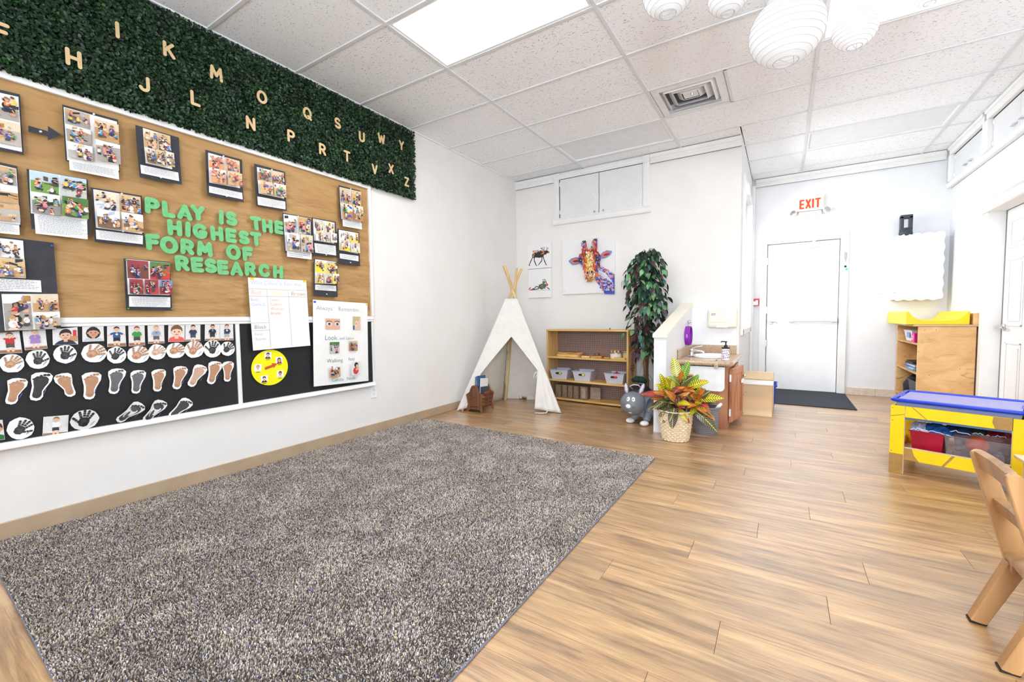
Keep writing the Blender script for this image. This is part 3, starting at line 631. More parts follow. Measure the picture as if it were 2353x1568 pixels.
PAL = {'room': ([sr(236, 232, 226), sr(224, 206, 178), sr(205, 168, 118), sr(240, 240, 240)], [sr(168, 160, 152), sr(196, 152, 104), sr(186, 178, 170)], BR, [sr(180, 130, 70), sr(30, 30, 34), sr(220, 190, 140), sr(110, 80, 60)]),
       'park': ([sr(188, 210, 225), sr(80, 120, 60), sr(60, 92, 48), sr(225, 230, 232)], [sr(120, 160, 74), sr(200, 198, 192), sr(150, 146, 140)], BR, [sr(50, 80, 40), sr(90, 70, 50), sr(30, 44, 30)]),
       'art': ([sr(242, 240, 236), sr(214, 186, 140), sr(236, 220, 196)], [sr(120, 92, 66), sr(236, 234, 230), sr(200, 160, 110)], [sr(245, 245, 244), sr(30, 30, 36), sr(70, 120, 190), sr(220, 180, 140)], [sr(206, 160, 90), sr(246, 246, 246), sr(40, 36, 40), sr(180, 190, 220)]),
       'orange': ([sr(225, 190, 150), sr(235, 225, 215)], [sr(216, 150, 96), sr(200, 160, 120)], [sr(230, 92, 56), sr(226, 70, 60), sr(235, 120, 80), sr(60, 110, 170), sr(220, 130, 80), sr(40, 44, 60)], [sr(232, 96, 60), sr(240, 130, 100)]),
       'gym': ([sr(236, 222, 200), sr(214, 190, 158)], [sr(214, 168, 108), sr(190, 130, 80)], [sr(40, 80, 190), sr(70, 190, 110), sr(40, 44, 52), sr(200, 60, 60), sr(180, 230, 210)], [sr(50, 80, 200), sr(80, 190, 120), sr(220, 200, 150)]),
       'yellow': ([sr(238, 232, 226), sr(206, 196, 192)], [sr(246, 214, 60), sr(240, 226, 190), sr(238, 236, 232)], [sr(190, 40, 60), sr(60, 90, 170), sr(50, 54, 64), sr(235, 232, 240), sr(120, 100, 160)], [sr(246, 216, 40), sr(70, 60, 66), sr(250, 236, 120)]),
       'leaf': ([sr(150, 60, 70), sr(90, 130, 70), sr(120, 140, 190)], [sr(150, 40, 60), sr(120, 70, 50), sr(200, 60, 60)], [sr(40, 60, 110), sr(190, 30, 60), sr(210, 70, 150), sr(70, 110, 190), sr(30, 30, 40)], [sr(180, 30, 60), sr(70, 40, 50), sr(120, 170, 60)])}
def snap(P, r, th, rg):
    """one small photograph of children at play, drawn inside rect r"""
    u0, v0, u1, v1 = r; sky, gr, sh, ex = PAL[th]; W_, H_ = u1 - u0, v1 - v0; hz = v0 + H_ * rg.uniform(.45, .78)
    P.rect(u0, v0, u1, v1, rg.choice(gr), 2); P.poly([(u0, hz), (u1, hz + H_ * rg.uniform(-.1, .1)), (u1, v1), (u0, v1)], rg.choice(sky))
    rr = H_ * .5
    for i in range(rg.randint(7, 11)):
        a = u0 + W_ * rg.random() * .85; c = v0 + H_ * rg.uniform(.0, .8); w_ = W_ * rg.uniform(.05, .3); h_ = H_ * rg.uniform(.03, .22); d = H_ * rg.uniform(-.12, .12)
        q = [(a, c), (a + w_, c + d), (a + w_, c + h_ + d), (a, c + h_)]
        P.poly([(min(max(x, u0), u1), min(max(y, v0), v1)) for x, y in q], rg.choice(ex + gr))
    for i in range(rg.randint(6, 10)):
        s_ = H_ * rg.uniform(.055, .13); a = u0 + W_ * rg.uniform(.1, .9); c = v0 + H_ * rg.uniform(.14, .72); sk, hr, cl_ = rg.choice(SK), rg.choice(HR), rg.choice(sh); t = rg.uniform(-.5, .5)
        P.ell(a - s_ * t * .5, c - s_ * 1.5, s_ * .7, rg.choice([sr(40, 46, 70), sr(70, 70, 76), sk]), 1.4, t, 7, r)
        P.ell(a, c, s_ * 1.05, cl_, .8, t, 8, r); P.line([(a, c + s_ * .4), (a + s_ * rg.uniform(-2, 2) / P.asp, c - s_ * rg.uniform(.2, 1))], s_ * .22, sk, r)
        P.ell(a + s_ * t * .4 / P.asp, c + s_ * 1.4, s_ * .62, sk, .9, 0, 8, r); P.ell(a + s_ * t * .4 / P.asp, c + s_ * 1.72, s_ * .5, hr, 1.25, t, 8, r)
def cells(kind, g=.012):
    if kind == '22': R_ = [(0, .5, .5, 1), (.5, .5, 1, 1), (0, 0, .5, .5), (.5, 0, 1, .5)]
    elif kind == '23': R_ = [(0, .68, .48, 1), (0, .36, .48, .68), (0, .04, .48, .36), (.5, .5, 1, .92), (.5, .08, 1, .5)]
    elif kind == '2+3': R_ = [(0, .45, .5, 1), (.5, .45, 1, 1), (0, 0, .33, .45), (.33, 0, .67, .45), (.67, 0, 1, .45)]
    elif kind == '11': R_ = [(0, .52, 1, 1), (0, .06, 1, .5)]
    elif kind == '1+2': R_ = [(0, 0, .5, 1), (.5, .5, 1, 1), (.5, 0, 1, .5)]
    elif kind == '3x1': R_ = [(0, .67, 1, 1), (0, .34, 1, .67), (0, .02, 1, .34)]
    return [(a + g, b_ + g, c + g * -1, d - g) for a, b_, c, d in R_]
def caption(P, rg, lines=8):
    P.rect(0, 0, 1, 1, sr(243, 243, 242), 2); c = sr(140, 140, 148); lines = int(lines * 1.3)
    for i in range(lines):
        v = 1 - (i + .8) / (lines + .6); u = .05 + (.3 if i == 0 else 0) * rg.random(); end = rg.uniform(.85, .96) if i < lines - 1 else .6
        while u < end:
            w_ = rg.uniform(.02, .07); P.rect(u, v, min(u + w_, end), v + .30 / (lines + .6), c); u += w_ + .012
def docsheet(label, card, prints, cap, seed, th, pins=((.5, .97),), k=.006, mat=None, lines=8, pincol=None):
    s = Sheet('photo_display', label, 'photo display', card, 'photo documentation sheets on the brown paper', k=k)
    rg = random.Random(seed); s.plate('backing_card', s.q, mat or M_CARD, 0)
    for quad, kind, theme in prints:
        q = s.loc(quad); s.plate('photo_paper', q, M_PAPER, .0016, 4)
        w_ = math.dist(q[0], q[1]); h_ = math.dist(q[0], q[3]); P = Pr(s.fn(q, .0018), w_ / h_)
        for c in cells(kind): snap(P, c, theme, rg)
        P.done('photo_print', s.o)
    if cap:
        q = s.loc(cap); P = Pr(s.fn(q, .0045), math.dist(q[0], q[1]) / math.dist(q[0], q[3])); s.plate('caption_strip', q, M_PAPER, .0042, 4)
        caption(P, rg, lines); P.done('caption_print', s.o)
    for u, v in pins:
        p = s.fn(s.q, .006)(u, v); bb_ = B().lathe([(.0028, 0), (.0045, .004), (.003, .009), (.0045, .011), (0, .0115)], 10, p); bb_.obj('push_pin', pincol or M_PIN, s.o)
    return s
M_BLUEPIN = pm('blue push pin', sr(40, 90, 210), None, 9, .3); M_GRPIN = pm('green push pin', sr(70, 170, 60), None, 9, .3); M_YTAPE = pm('yellow tape', sr(245, 208, 40), None, 9, .5)
docsheet('photo sheet cut by the picture edge, beside the black paper arrow', [(-84, 186), (46, 217), (54, 357), (-78, 330)], [([(-76, 196), (42, 223), (50, 350), (-70, 324)], '11', 'room')], None, 1, 'room', ())
docsheet('tall sheet of five floor play photos, right of the black arrow', [(143, 240), (271, 275), (274, 397), (150, 371)], [([(146, 246), (268.5, 280), (272, 393), (153, 369)], '23', 'room')], [(157, 368), (270, 393), (271, 414), (158, 392)], 2, 'room', ((.53, .965),), k=.010)
docsheet('wide black sheet with sensory tray photos curling off the wall', [(311, 287), (411, 316), (415, 426), (318, 409)], [([(328, 294), (390, 313), (394, 390), (333, 376)], '2+3', 'art')], [(320, 380), (407, 398), (408, 418), (321, 400)], 3, 'art', ((.47, .06),), k=.022)
docsheet('sheet of orange parachute game photos on black card', [(472, 344), (556, 367), (559, 465), (475, 449)], [([(478, 351), (549, 371), (551, 433), (480, 420)], '22', 'orange')], [(479, 428), (555, 444), (556, 459), (479, 443)], 4, 'orange', ((.45, .95), (.5, .05)))
docsheet('sheet of blue and green gym photos under the hedge', [(584, 376), (655, 395), (658, 485.6), (587.6, 473.4)], [([(590, 384), (650, 398), (652, 457), (593.7, 445)], '22', 'gym')], [(590, 452), (654, 464), (654.6, 482), (591, 471.4)], 5, 'gym', ((.52, .95), (.5, .05)))
docsheet('stack of floor photos cut by the picture edge, below the arrow', [(-80, 355), (40, 382), (48.5, 523), (-74, 512)], [([(-74, 362), (37, 388), (46, 517), (-70, 505)], '3x1', 'room')], [(-70, 505), (43, 518), (44, 541), (-70, 530)], 6, 'room', ())
docsheet('photo sheet of a walk in the green park', [(61, 388), (201.5, 412.6), (209, 541), (71, 527)], [([(67, 390), (198.5, 413), (200, 507.5), (70, 491)], '22', 'park')], [(77, 492), (198.5, 507.5), (199, 551), (80, 538)], 7, 'park', (), k=.012, lines=10)
docsheet('photo sheet of easel painting beside the green slogan', [(208, 430.5), (326, 450), (332, 567.5), (217, 556)], [([(214, 435), (322, 453), (326, 538), (220, 524)], '22', 'art')], [(219, 528.5), (327, 542), (326.5, 562), (220, 550)], 8, 'art', ((.57, .965), (.55, .25)))
docsheet('big black sheet with baking photos at the picture edge', [(-110, 530), (123, 558), (139, 754), (-95, 772)], [([(-104, 536), (53, 553.5), (59, 640), (-100, 632)], '1+2', 'art'), ([(3, 676), (132.6, 676), (139, 756), (10.7, 760)], '1+2', 'room')], [(-90, 636), (93, 645), (95, 672), (-88, 668)], 9, 'room', ((.97, .96),), k=.004, lines=6, pincol=M_BLUEPIN)
docsheet('sheet of autumn leaf photos below the slogan', [(284, 594), (390, 602), (395, 714), (289, 713)], [([(289.5, 595.6), (390, 604.5), (389.5, 678.5), (293.4, 677)], '2+3', 'leaf')], [(295.4, 681), (390, 683.6), (390, 706.5), (295.4, 705)], 10, 'leaf', ((.03, .97), (.03, .03), (.97, .03)), pincol=M_GRPIN)
docsheet('white sheet of cutting activity photos beside the word THE', [(649, 489.4), (714, 500), (715, 586.6), (653, 581)], [([(651, 492), (712.7, 501.5), (713.3, 583), (654.6, 577)], '22', 'room')], [(657, 575), (714, 583.7), (713, 597), (657, 590.4)], 11, 'room', ((.5, .965),), k=.010, lines=3)
docsheet('sheet of yellow tray photos, middle of the right-hand cluster', [(716, 499.6), (771.6, 510), (773, 592), (718.5, 585.6)], [([(719, 502.4), (767, 512), (767.4, 560), (721, 553)], '2+3', 'yellow')], [(721, 559), (770, 565.6), (770.7, 587.6), (722.9, 581)], 12, 'yellow', ((.5, .03),), lines=5)
docsheet('sheet of table play photos at the right edge, lower of two', [(775, 525.4), (825, 534.6), (826.5, 611.5), (777, 605.7)], [([(778.3, 528), (821.4, 536), (821.8, 583.7), (779.3, 575)], '22', 'yellow')], [(779.3, 583), (822.3, 588.5), (822.3, 601), (779.7, 594)], 13, 'yellow', ((.5, .06),), lines=4)
docsheet('sheet of crowd photos at the top right corner of the board', [(777.8, 425.5), (827.7, 438.3), (830.4, 515.8), (780.8, 506)], [([(780, 430), (827.5, 441), (828.6, 512), (782.7, 504)], '22', 'gym')], [(784.7, 505), (829, 513), (828.6, 528), (785, 520.6)], 14, 'gym', ((.5, .965),), k=.010, lines=4)
docsheet('sheet of paint photos hanging just above the white poster', [(721, 594.6), (775, 601), (774.9, 682.8), (719, 680)], [([(723.8, 596), (772.6, 602), (770.7, 653.6), (722.9, 651.6)], '2+3', 'yellow')], [(723.2, 654), (771, 657.3), (771, 669.7), (722.8, 666.3)], 15, 'yellow', ((.5, .06),), lines=4)
# black arrow
s = Sheet('paper_arrow', 'black paper arrow pointing to a photo sheet', 'arrow', [(65, 289), (140, 289), (140, 323), (65, 323)])
pts = s.loc([(65, 289), (110, 302), (110, 290), (140, 310), (110, 323), (109, 312), (65, 303)]); B().prism(pts, .037, .0385).obj('arrow_card', M_CARD, s.o)
p = s.loc([(93, 303)])[0]; B().lathe([(.006, 0), (.004, .008), (0, .009)], 10, (*p, .0385)).obj('push_pin', M_PIN, s.o)

# portraits on the chalkboard
def kid(P, cu, v0, h, shirt, hair, skin, pants, pose=0, long=False, dress=False):
    a = 1 / P.asp; x = lambda d: cu + d * h * a
    for d in (-.06, .06): P.line([(x(d), v0 + .42 * h), (x(d * 1.3), v0 + .02 * h)], .045 * h, skin)
    P.poly([(x(-.13), v0 + .48 * h), (x(.13), v0 + .48 * h), (x(.14), v0 + .22 * h), (x(.01), v0 + .25 * h), (x(-.14), v0 + .22 * h)], pants)
    arms = {0: ((-.2, .38), (.2, .38)), 1: ((-.34, .52), (.34, .52)), 2: ((-.24, .74), (.24, .74)), 3: ((-.05, .55), (.2, .38))}[pose]
    for sg, (ax, ay) in zip((-1, 1), arms): P.line([(x(.13 * sg), v0 + .66 * h), (x((.13 * sg + ax) / 2 * 1.05), v0 + (ay * .55 + .66 * .45) * h)], .045 * h, shirt); P.line([(x((.13 * sg + ax) / 2 * 1.05), v0 + (ay * .55 + .66 * .45) * h), (x(ax), v0 + ay * h)], .036 * h, skin)
    P.poly([(x(-.14), v0 + .69 * h), (x(-.05), v0 + .72 * h), (x(.05), v0 + .72 * h), (x(.14), v0 + .69 * h), (x(.15 if not dress else .2), v0 + (.42 if not dress else .26) * h), (x(-.15 if not dress else -.2), v0 + (.42 if not dress else .26) * h)], shirt)
    head(P, cu, v0 + .85 * h, .125 * h, hair, skin, long)
def head(P, cu, cv, r, hair, skin, long=False):
    a = 1 / P.asp
    if long: P.ell(cu, cv - r * .1, r * 1.28, hair, .92)
    P.rect(cu - r * .3 * a, cv - r * 1.35, cu + r * .3 * a, cv - r * .6, skin); P.ell(cu, cv + r * .22, r * 1.06, hair, .9, 0, 14)
    for d in (-.86, .86): P.ell(cu + d * r * a, cv - r * .1, r * .2, skin, .7)
    P.ell(cu, cv - r * .12, r * .92, skin, .86, 0, 16)
    P.poly([(cu - r * .72 * a, cv + r * .35), (cu, cv + r * .52), (cu + r * .72 * a, cv + r * .35), (cu + r * .5 * a, cv + r * 1.05), (cu - r * .5 * a, cv + r * 1.05)], hair)
    for d in (-.34, .34): P.ell(cu + d * r * a, cv - r * .02, r * .11, (.03, .02, .02), 1.2)
    P.line([(cu - .24 * r * a, cv - .52 * r), (cu, cv - .6 * r), (cu + .24 * r * a, cv - .52 * r)], r * .07, sr(176, 90, 84)); P.ell(cu, cv - r * .25, r * .1, tuple(c * .82 for c in skin))
WALLC, BASEC = sr(224, 221, 220), sr(150, 106, 72)
def portrait(label, quad, kind, shirt, hair, skin=SK[0], pants=sr(52, 54, 62), pose=0, long=False, dress=False, deco=None, k=.004):
    s = Sheet('child_photo', label, 'photo', quad, 'child photos on the chalkboard', X=.022, k=k); s.plate('photo_paper', s.q, M_PAPER, 0, 4)
    P = Pr(s.fn(s.q, .0004), s.w / s.h); P.rect(.015, .015, .985, .985, WALLC, 3)
    if kind == 'full': P.rect(.015, .015, .985, .14, BASEC); P.rect(.015, .14, .985, .16, sr(190, 180, 172)); kid(P, .5, .05, .9, shirt, hair, skin, pants, pose, long, dress)
    elif kind == 'half': P.rect(.015, .015, .985, .10, BASEC); kid(P, .5, -.02, .98, shirt, hair, skin, pants, pose, long, dress)
    else:
        if deco: P.rect(.55, .18, .985, .5, sr(190, 140, 90)); P.rect(.80, .5, .95, .85, sr(200, 60, 70))
        P.ell(.5, -.10, .42, shirt, 1.25, 0, 14, (.015, .015, .985, .985)); head(P, .5, .58, .30, hair, skin, long)
    if kind != 'face' and deco: P.ell(.5, .58, .05, deco)
    P.done('photo_print', s.o)
portrait('photo of child in red shirt with both arms raised', [(-4, 763), (44, 760), (51, 811), (-2, 813)], 'full', sr(190, 40, 48), HR[0], pants=sr(70, 76, 70), pose=2)
portrait('tilted photo of small girl in patterned dress', [(51, 756), (104, 753), (108, 801), (56, 805)], 'full', sr(150, 130, 190), HR[2], dress=True, pants=SK[0], deco=sr(220, 120, 160), k=.010)
portrait('close-up photo of dark haired child in navy shirt', [(120.5, 757.5), (178, 752), (179, 791.5), (121, 793.4)], 'face', sr(34, 40, 58), HR[3], SK[1], deco=True)
portrait('close-up photo of girl with hair tied up', [(189, 750), (238, 749.6), (238.7, 784), (189, 786)], 'face', sr(196, 200, 204), HR[3], SK[2], long=True)
portrait('photo of child in blue shirt with arms stretched out', [(246, 748.6), (287.7, 748), (289.6, 795.6), (246, 797.6)], 'full', sr(46, 86, 140), HR[1], pose=1, pants=sr(36, 38, 44), deco=sr(220, 225, 230))
portrait('photo of child in bright green polo shirt', [(295, 747.4), (332, 747.4), (333, 794), (295.7, 796)], 'full', sr(50, 150, 70), HR[0], pants=sr(60, 66, 64))
portrait('photo of child in pale grey blue shirt', [(339, 747), (377, 746), (377.4, 789), (340, 790)], 'half', sr(150, 168, 190), HR[2], pants=sr(90, 90, 96), deco=sr(110, 120, 150))
portrait('close-up photo of smiling child in coral red shirt', [(387, 745.4), (424.6, 745.4), (423.7, 785.4), (386, 786)], 'face', sr(224, 92, 84), HR[0])
portrait('photo of child in dark navy v-neck shirt', [(426, 745), (460.5, 745), (460, 784), (425.4, 785)], 'half', sr(44, 52, 84), HR[1], pants=sr(60, 70, 100))
portrait('photo of child in black shirt with blue patch', [(471, 744), (505, 744), (504, 782.5), (470, 783)], 'half', sr(36, 38, 46), HR[1], SK[1], pants=sr(46, 48, 54), deco=sr(60, 130, 200))
portrait('photo of child in navy shirt with white spot, by the divider', [(505.6, 744), (535.6, 743.5), (536, 782), (504.8, 782.5)], 'half', sr(40, 54, 80), HR[0], pants=sr(170, 170, 176), pose=3, deco=sr(230, 230, 234))
portrait('photo of child in white shirt in clear sleeve on the tray', [(100, 958.7), (158, 954), (155, 996), (97, 1001)], 'half', sr(240, 240, 242), HR[4], pose=3, k=.006)
portrait('dark photo with green corner cut by the picture edge', [(-40, 968), (6, 965), (11, 1010), (-38, 1016)], 'face', sr(40, 110, 60), HR[1], SK[2])

# hand and foot prints
HAND = [((-.16, .12), (-.26, .40)), ((-.05, .18), (-.07, .50)), ((.06, .17), (.11, .47)), ((.15, .08), (.27, .34)), ((-.20, -.12), (-.46, .10))]
def cut(pts, s): 
    return pts
BRN, BLK, GRY, MIX = sr(186, 140, 108), sr(50, 50, 52), sr(104, 104, 106), sr(205, 170, 145)
def printcut(kind, label, px, py, wpx, hpx, ang, col, flip=1, group=None, X=.022):
    s = Sheet('hand_print' if kind == 'hand' else 'foot_print', label, 'handprint' if kind == 'hand' else 'footprint', [(px - wpx / 2, py - hpx / 2), (px + wpx / 2, py - hpx / 2), (px + wpx / 2, py + hpx / 2), (px - wpx / 2, py + hpx / 2)], group, X=.052 if 'tray' in label else .022, k=.006 if 'tray' not in label else -.02)
    rg = random.Random(int(px * 7)); w_, h_ = s.w, s.h; ca, sa = math.cos(math.radians(ang)), math.sin(math.radians(ang))
    if kind == 'hand':
        out = [(w_ * .5 * math.cos(a) * rg.uniform(.94, 1.03), h_ * .5 * math.sin(a) * rg.uniform(.94, 1.03)) for a in [2 * PI * i / 16 for i in range(16)]]; S = min(h_ * 1.02, w_ * .9)
        T = lambda x, y: ((x * flip * ca - y * sa) * S, (x * flip * sa + y * ca) * S)
    else:
        L_ = math.hypot(w_, h_) * (.84 if abs(ang) > 30 else .87); prof = [(-.14, -.5), (-.20, -.40), (-.19, -.22), (-.20, .0), (-.26, .22), (-.28, .38), (-.18, .48), (.0, .52), (.2, .50), (.30, .40), (.30, .22), (.20, .02), (.13, -.18), (.15, -.36), (.10, -.48), (0, -.53)]
        T = lambda x, y: ((x * flip * ca - y * sa) * L_, (x * flip * sa + y * ca) * L_); out = [T(x * .98 * rg.uniform(.96, 1.06), y * 1.03) for x, y in prof]
    b_ = B(); n_ = len(out); zc = lambda x, y, h: s.X + h + s.curl(x, y)
    b_.mesh([Vector((x, y, zc(x, y, .0006))) for x, y in out] + [Vector((x, y, zc(x, y, -.0002))) for x, y in out] + [Vector((0, 0, zc(0, 0, .0006))), Vector((0, 0, zc(0, 0, -.0002)))],
            [(i, (i + 1) % n_, 2 * n_) for i in range(n_)] + [(n_ + (i + 1) % n_, n_ + i, 2 * n_ + 1) for i in range(n_)] + [(i, n_ + i, n_ + (i + 1) % n_, (i + 1) % n_) for i in range(n_)])
    b_.obj('paper_cutout', M_PAPER, s.o)
    P = Pr(lambda u, v, l=0: Vector((u, v, zc(u, v, .0010) + l * .00012)), 1)
    lt = tuple(min(1, c * 1.25 + .02) for c in col); dk = tuple(c * .78 for c in col)
    def blob(x, y, rx, ry, c, rot=0, n=12): P.poly([T(x + rx * math.cos(a) * math.cos(rot) - ry * math.sin(a) * math.sin(rot), y + rx * math.cos(a) * math.sin(rot) + ry * math.sin(a) * math.cos(rot)) for a in [2 * PI * i / n * 1.0 for i in range(n)]], c)
    if kind == 'hand':
        P.poly([T(x * rg.uniform(.94, 1.06), y) for x, y in ((-.18, -.30), (-.23, -.12), (-.20, .08), (-.12, .14), (.06, .15), (.17, .08), (.20, -.10), (.14, -.30), (0, -.36))], col)
        blob(-.02, -.06, .12, .10, lt); blob(.03, -.2, .1, .07, dk); blob(-.1, -.18, .05, .08, lt, .4)
        for (x0, y0), (x1, y1) in HAND:
            for t0, t1, c in ((.0, .34, col), (.40, .66, dk), (.70, 1.0, col)):
                P.line([T(x0 + (x1 - x0) * t0, y0 + (y1 - y0) * t0), T(x0 + (x1 - x0) * t1, y0 + (y1 - y0) * t1)], .054 * S, c, None, .94)
            P.poly([T(x1 + .054 * math.cos(a), y1 + .054 * math.sin(a)) for a in [2 * PI * i / 8 for i in range(8)]], col)
    else:
        sole = [(x * .70, y * .80 - .03) for x, y in prof]; P.poly([T(*q) for q in sole], col)
        blob(-.02, .18, .13, .1, lt); blob(-.03, -.12, .05, .16, lt, .1); blob(-.01, -.36, .08, .08, dk)
        for i in range(5): blob(.17 - .092 * i, .435 - .012 * i * i + .008, .055 - .007 * i, .05 - .005 * i, dk if i % 2 else col, n=9)
    P.line([(w_ * .18, -h_ * .30), (w_ * .34, -h_ * .12)], .0012, sr(110, 120, 190))
    P.done('paint_print', s.o)
HG = 'painted handprint cutouts'; FG = 'painted footprint cutouts'
for a in (('brown handprint cutout cut by the picture edge', 26.7, 835, 59, 45, -40, BRN, 1), ('black handprint cutout below the girl in patterned dress', 86.8, 826, 56, 47, -12, BLK, -1), ('black handprint cutout below the close-up in navy shirt', 149, 814, 55, 44, -15, BLK, -1),
          ('large brown handprint cutout below the girl with tied hair', 215.7, 811.6, 60, 46, -60, BRN, 1), ('black handprint cutout below the child with stretched arms', 267, 816.5, 46, 40, -28, BLK, 1), ('brown handprint cutout below the green polo shirt', 317.5, 815, 54, 41, -48, BRN, 1),
          ('pale brown handprint cutout below the grey blue shirt', 360.6, 809, 42, 37, -62, MIX, 1), ('brown handprint cutout below the smiling close-up', 403, 805.6, 45, 37, -66, BRN, 1), ('brown handprint cutout with spread fingers below the v-neck shirt', 445.5, 803.6, 46, 40, -30, BRN, 1),
          ('round black handprint cutout below the blue patch shirt', 488.4, 801.7, 42, 42, -10, BLK, 1), ('black handprint cutout overlapping the white divider', 522.5, 801.7, 34, 34, -45, BLK, 1), ('big black handprint cutout by the bottom left photo', 46.5, 985, 66, 52, -40, BLK, -1),
          ('black handprint cutout with wide thumb on the chalk tray', 195, 966, 68, 50, -10, BLK, 1)): printcut('hand', *a, group=HG)
for a in (('broad brown footprint cutout at the left of the row', 34, 899, 46, 58, -14, BRN, 1), ('solid black footprint cutout in the upper row', 90, 888, 44, 64, -12, BLK, 1), ('brown footprint cutout with toes to the upper left', 152, 885, 38, 55, 12, BRN, -1), ('long brown footprint cutout, third brown one in the row', 208.4, 886.5, 36, 62, -6, BRN, 1),
          ('tall grey black footprint cutout under the stretched arms photo', 265.4, 876, 33, 58, -8, GRY, 1), ('slim grey footprint cutout right of the tall grey one', 315, 877.5, 30, 53, -7, GRY, 1), ('brown footprint cutout straight under the grey blue shirt', 363.5, 874, 29, 50, -5, BRN, 1), ('tan footprint cutout under the smiling close-up', 410.8, 868, 32, 51, -12, BRN, 1),
          ('pale whitish footprint cutout leaning right', 451, 863.7, 37, 48, -28, MIX, 1), ('brown footprint cutout, last but one by the divider', 490.3, 856.5, 32, 50, -14, BRN, 1), ('small brown footprint cutout next to the white divider', 522.8, 853.8, 24, 45, -3, BRN, 1),
          ('black footprint cutout leaning far right above the tray', 300, 949, 57, 44, -50, sr(78, 78, 80), 1), ('black footprint cutout touching the tray, middle of three', 355.8, 945.4, 44, 50, -36, sr(72, 72, 74), 1), ('black footprint cutout with curled toes, right end of the lower row', 413, 939, 50, 42, -46, sr(66, 66, 68), 1)): printcut('foot', *a, group=FG)

# hair colour chart
s = Sheet('paper_chart', 'white hand-lettered hair colour chart taped over both boards', 'chart', [(569.4, 637.6), (703.7, 644.9), (711.9, 794.5), (580.3, 806)], X=.042, k=.008); s.plate('chart_paper', s.q, M_PAPER, 0, 8)
P = Pr(s.fn(s.q, .0006), s.w / s.h); gy = sr(120, 112, 112)
P.text('What Colour Is Your Hair', .04, .905, .085, sr(110, 170, 220), .80, -.02, -.0)
for v in (.845, .745): P.rect(0, v, 1, v + .003, gy)
P.rect(0, .375, .285, .378, gy); P.rect(0, .27, .285, .273, gy)
for u in (.285, .65): P.rect(u, 0.02, u + .003, .845, gy)
P.text('Red', .03, .77, .085, sr(235, 160, 170), 1, -.02); P.text('Blonde', .36, .775, .07, sr(244, 232, 110), 1, -.02); P.text('Brown', .70, .765, .085, sr(180, 120, 96), 1, -.02)
for i, t in enumerate(('Emily', 'Charlie G')): P.text(t, .02, .68 - .066 * i, .060, sr(150, 130, 205), .80, -.02)
for i, t in enumerate(('Owen', 'Colton', 'Weston', 'Brody')): P.text(t, .32, .68 - .064 * i, .06, sr(236, 150, 70), 1, -.02)
P.text('Black', .04, .295, .08, sr(110, 110, 112), 1, -.02)
for i, t in enumerate(('Evan', 'Xavier')): P.text(t, .04, .205 - .07 * i, .058, sr(170, 170, 172), 1, -.02)
P.done('chart_lettering', s.o)
for u in (.06, .96): p = s.fn(s.q, .0015)(u, .985); bx(p.x - .012, p.x + .012, p.y - .008, p.y + .008, p.z, p.z + .0008).obj('tape', M_YTAPE, s.o)
# always remember poster
s = Sheet('paper_poster', 'white Always Remember poster with six small photos', 'poster', [(719, 688.9), (844.3, 697.5), (845.7, 875.4), (720, 888.8)], X=.042, k=.006); s.plate('poster_paper', s.q, M_PAPER, 0, 8)
P = Pr(s.fn(s.q, .0006), s.w / s.h); tl = sr(40, 120, 120)
P.text('Always', .05, .885, .075, sr(80, 140, 130), 1.0, -.016); P.text('Remember..', .43, .885, .075, sr(80, 140, 130), .92, -.016)
P.text('Look', .19, .535, .08, tl, 1.0, -.008); P.text('and Listen', .45, .538, .048, sr(60, 110, 130), 1.05, -.012)
P.text('Walking', .22, .265, .066, tl, 1.0, -.010); P.text('feet', .61, .275, .06, tl, 1.0, -.010); P.text('Gentle', .30, .035, .06, sr(30, 140, 150), 1.0, -.010); P.text('hands', .57, .04, .055, sr(30, 140, 150), 1.0, -.010)
P.rect(.20, .66, .46, .79, sr(222, 176, 150), 2)
for u in (.27, .41): P.ell(u, .725, .022, sr(240, 238, 236), 1.5); P.ell(u, .725, .017, sr(60, 70, 96), 1.1); P.line([(u - .05, .752), (u, .762), (u + .045, .75)], .005, sr(130, 90, 64))
P.rect(.70, .655, .85, .825, sr(226, 190, 166), 2); P.poly([(.70, .825), (.85, .825), (.80, .76), (.72, .70), (.70, .72)], sr(190, 180, 130)); P.ell(.765, .735, .038, sr(240, 205, 186), .6, -.2); P.ell(.765, .735, .02, sr(214, 160, 136), .6, -.2); P.rect(.70, .66, .73, .71, sr(60, 90, 150))
rg = random.Random(77); snap(P, (.27, .375, .44, .51), 'park', rg); snap(P, (.61, .40, .77, .52), 'gym', rg); snap(P, (.25, .09, .42, .23), 'room', rg)
P.rect(.62, .10, .78, .262, sr(226, 222, 222), 2); P.ell(.70, .15, .045, sr(206, 60, 64), .9); P.line([(.70, .16), (.76, .185)], .013, SK[1]); P.ell(.71, .222, .032, HR[3], .95); P.ell(.725, .208, .022, SK[1], .9)
P.done('poster_lettering', s.o)
p = s.fn(s.q, .0015)(.01, .975); bx(p.x, p.x + .02, p.y - .008, p.y + .008, p.z, p.z + .0008).obj('tape', M_BLUEPIN, s.o)
p = s.fn(s.q, .0015)(.985, .985); bx(p.x - .014, p.x + .008, p.y - .006, p.y + .006, p.z, p.z + .0008).obj('tape', M_YTAPE, s.o)
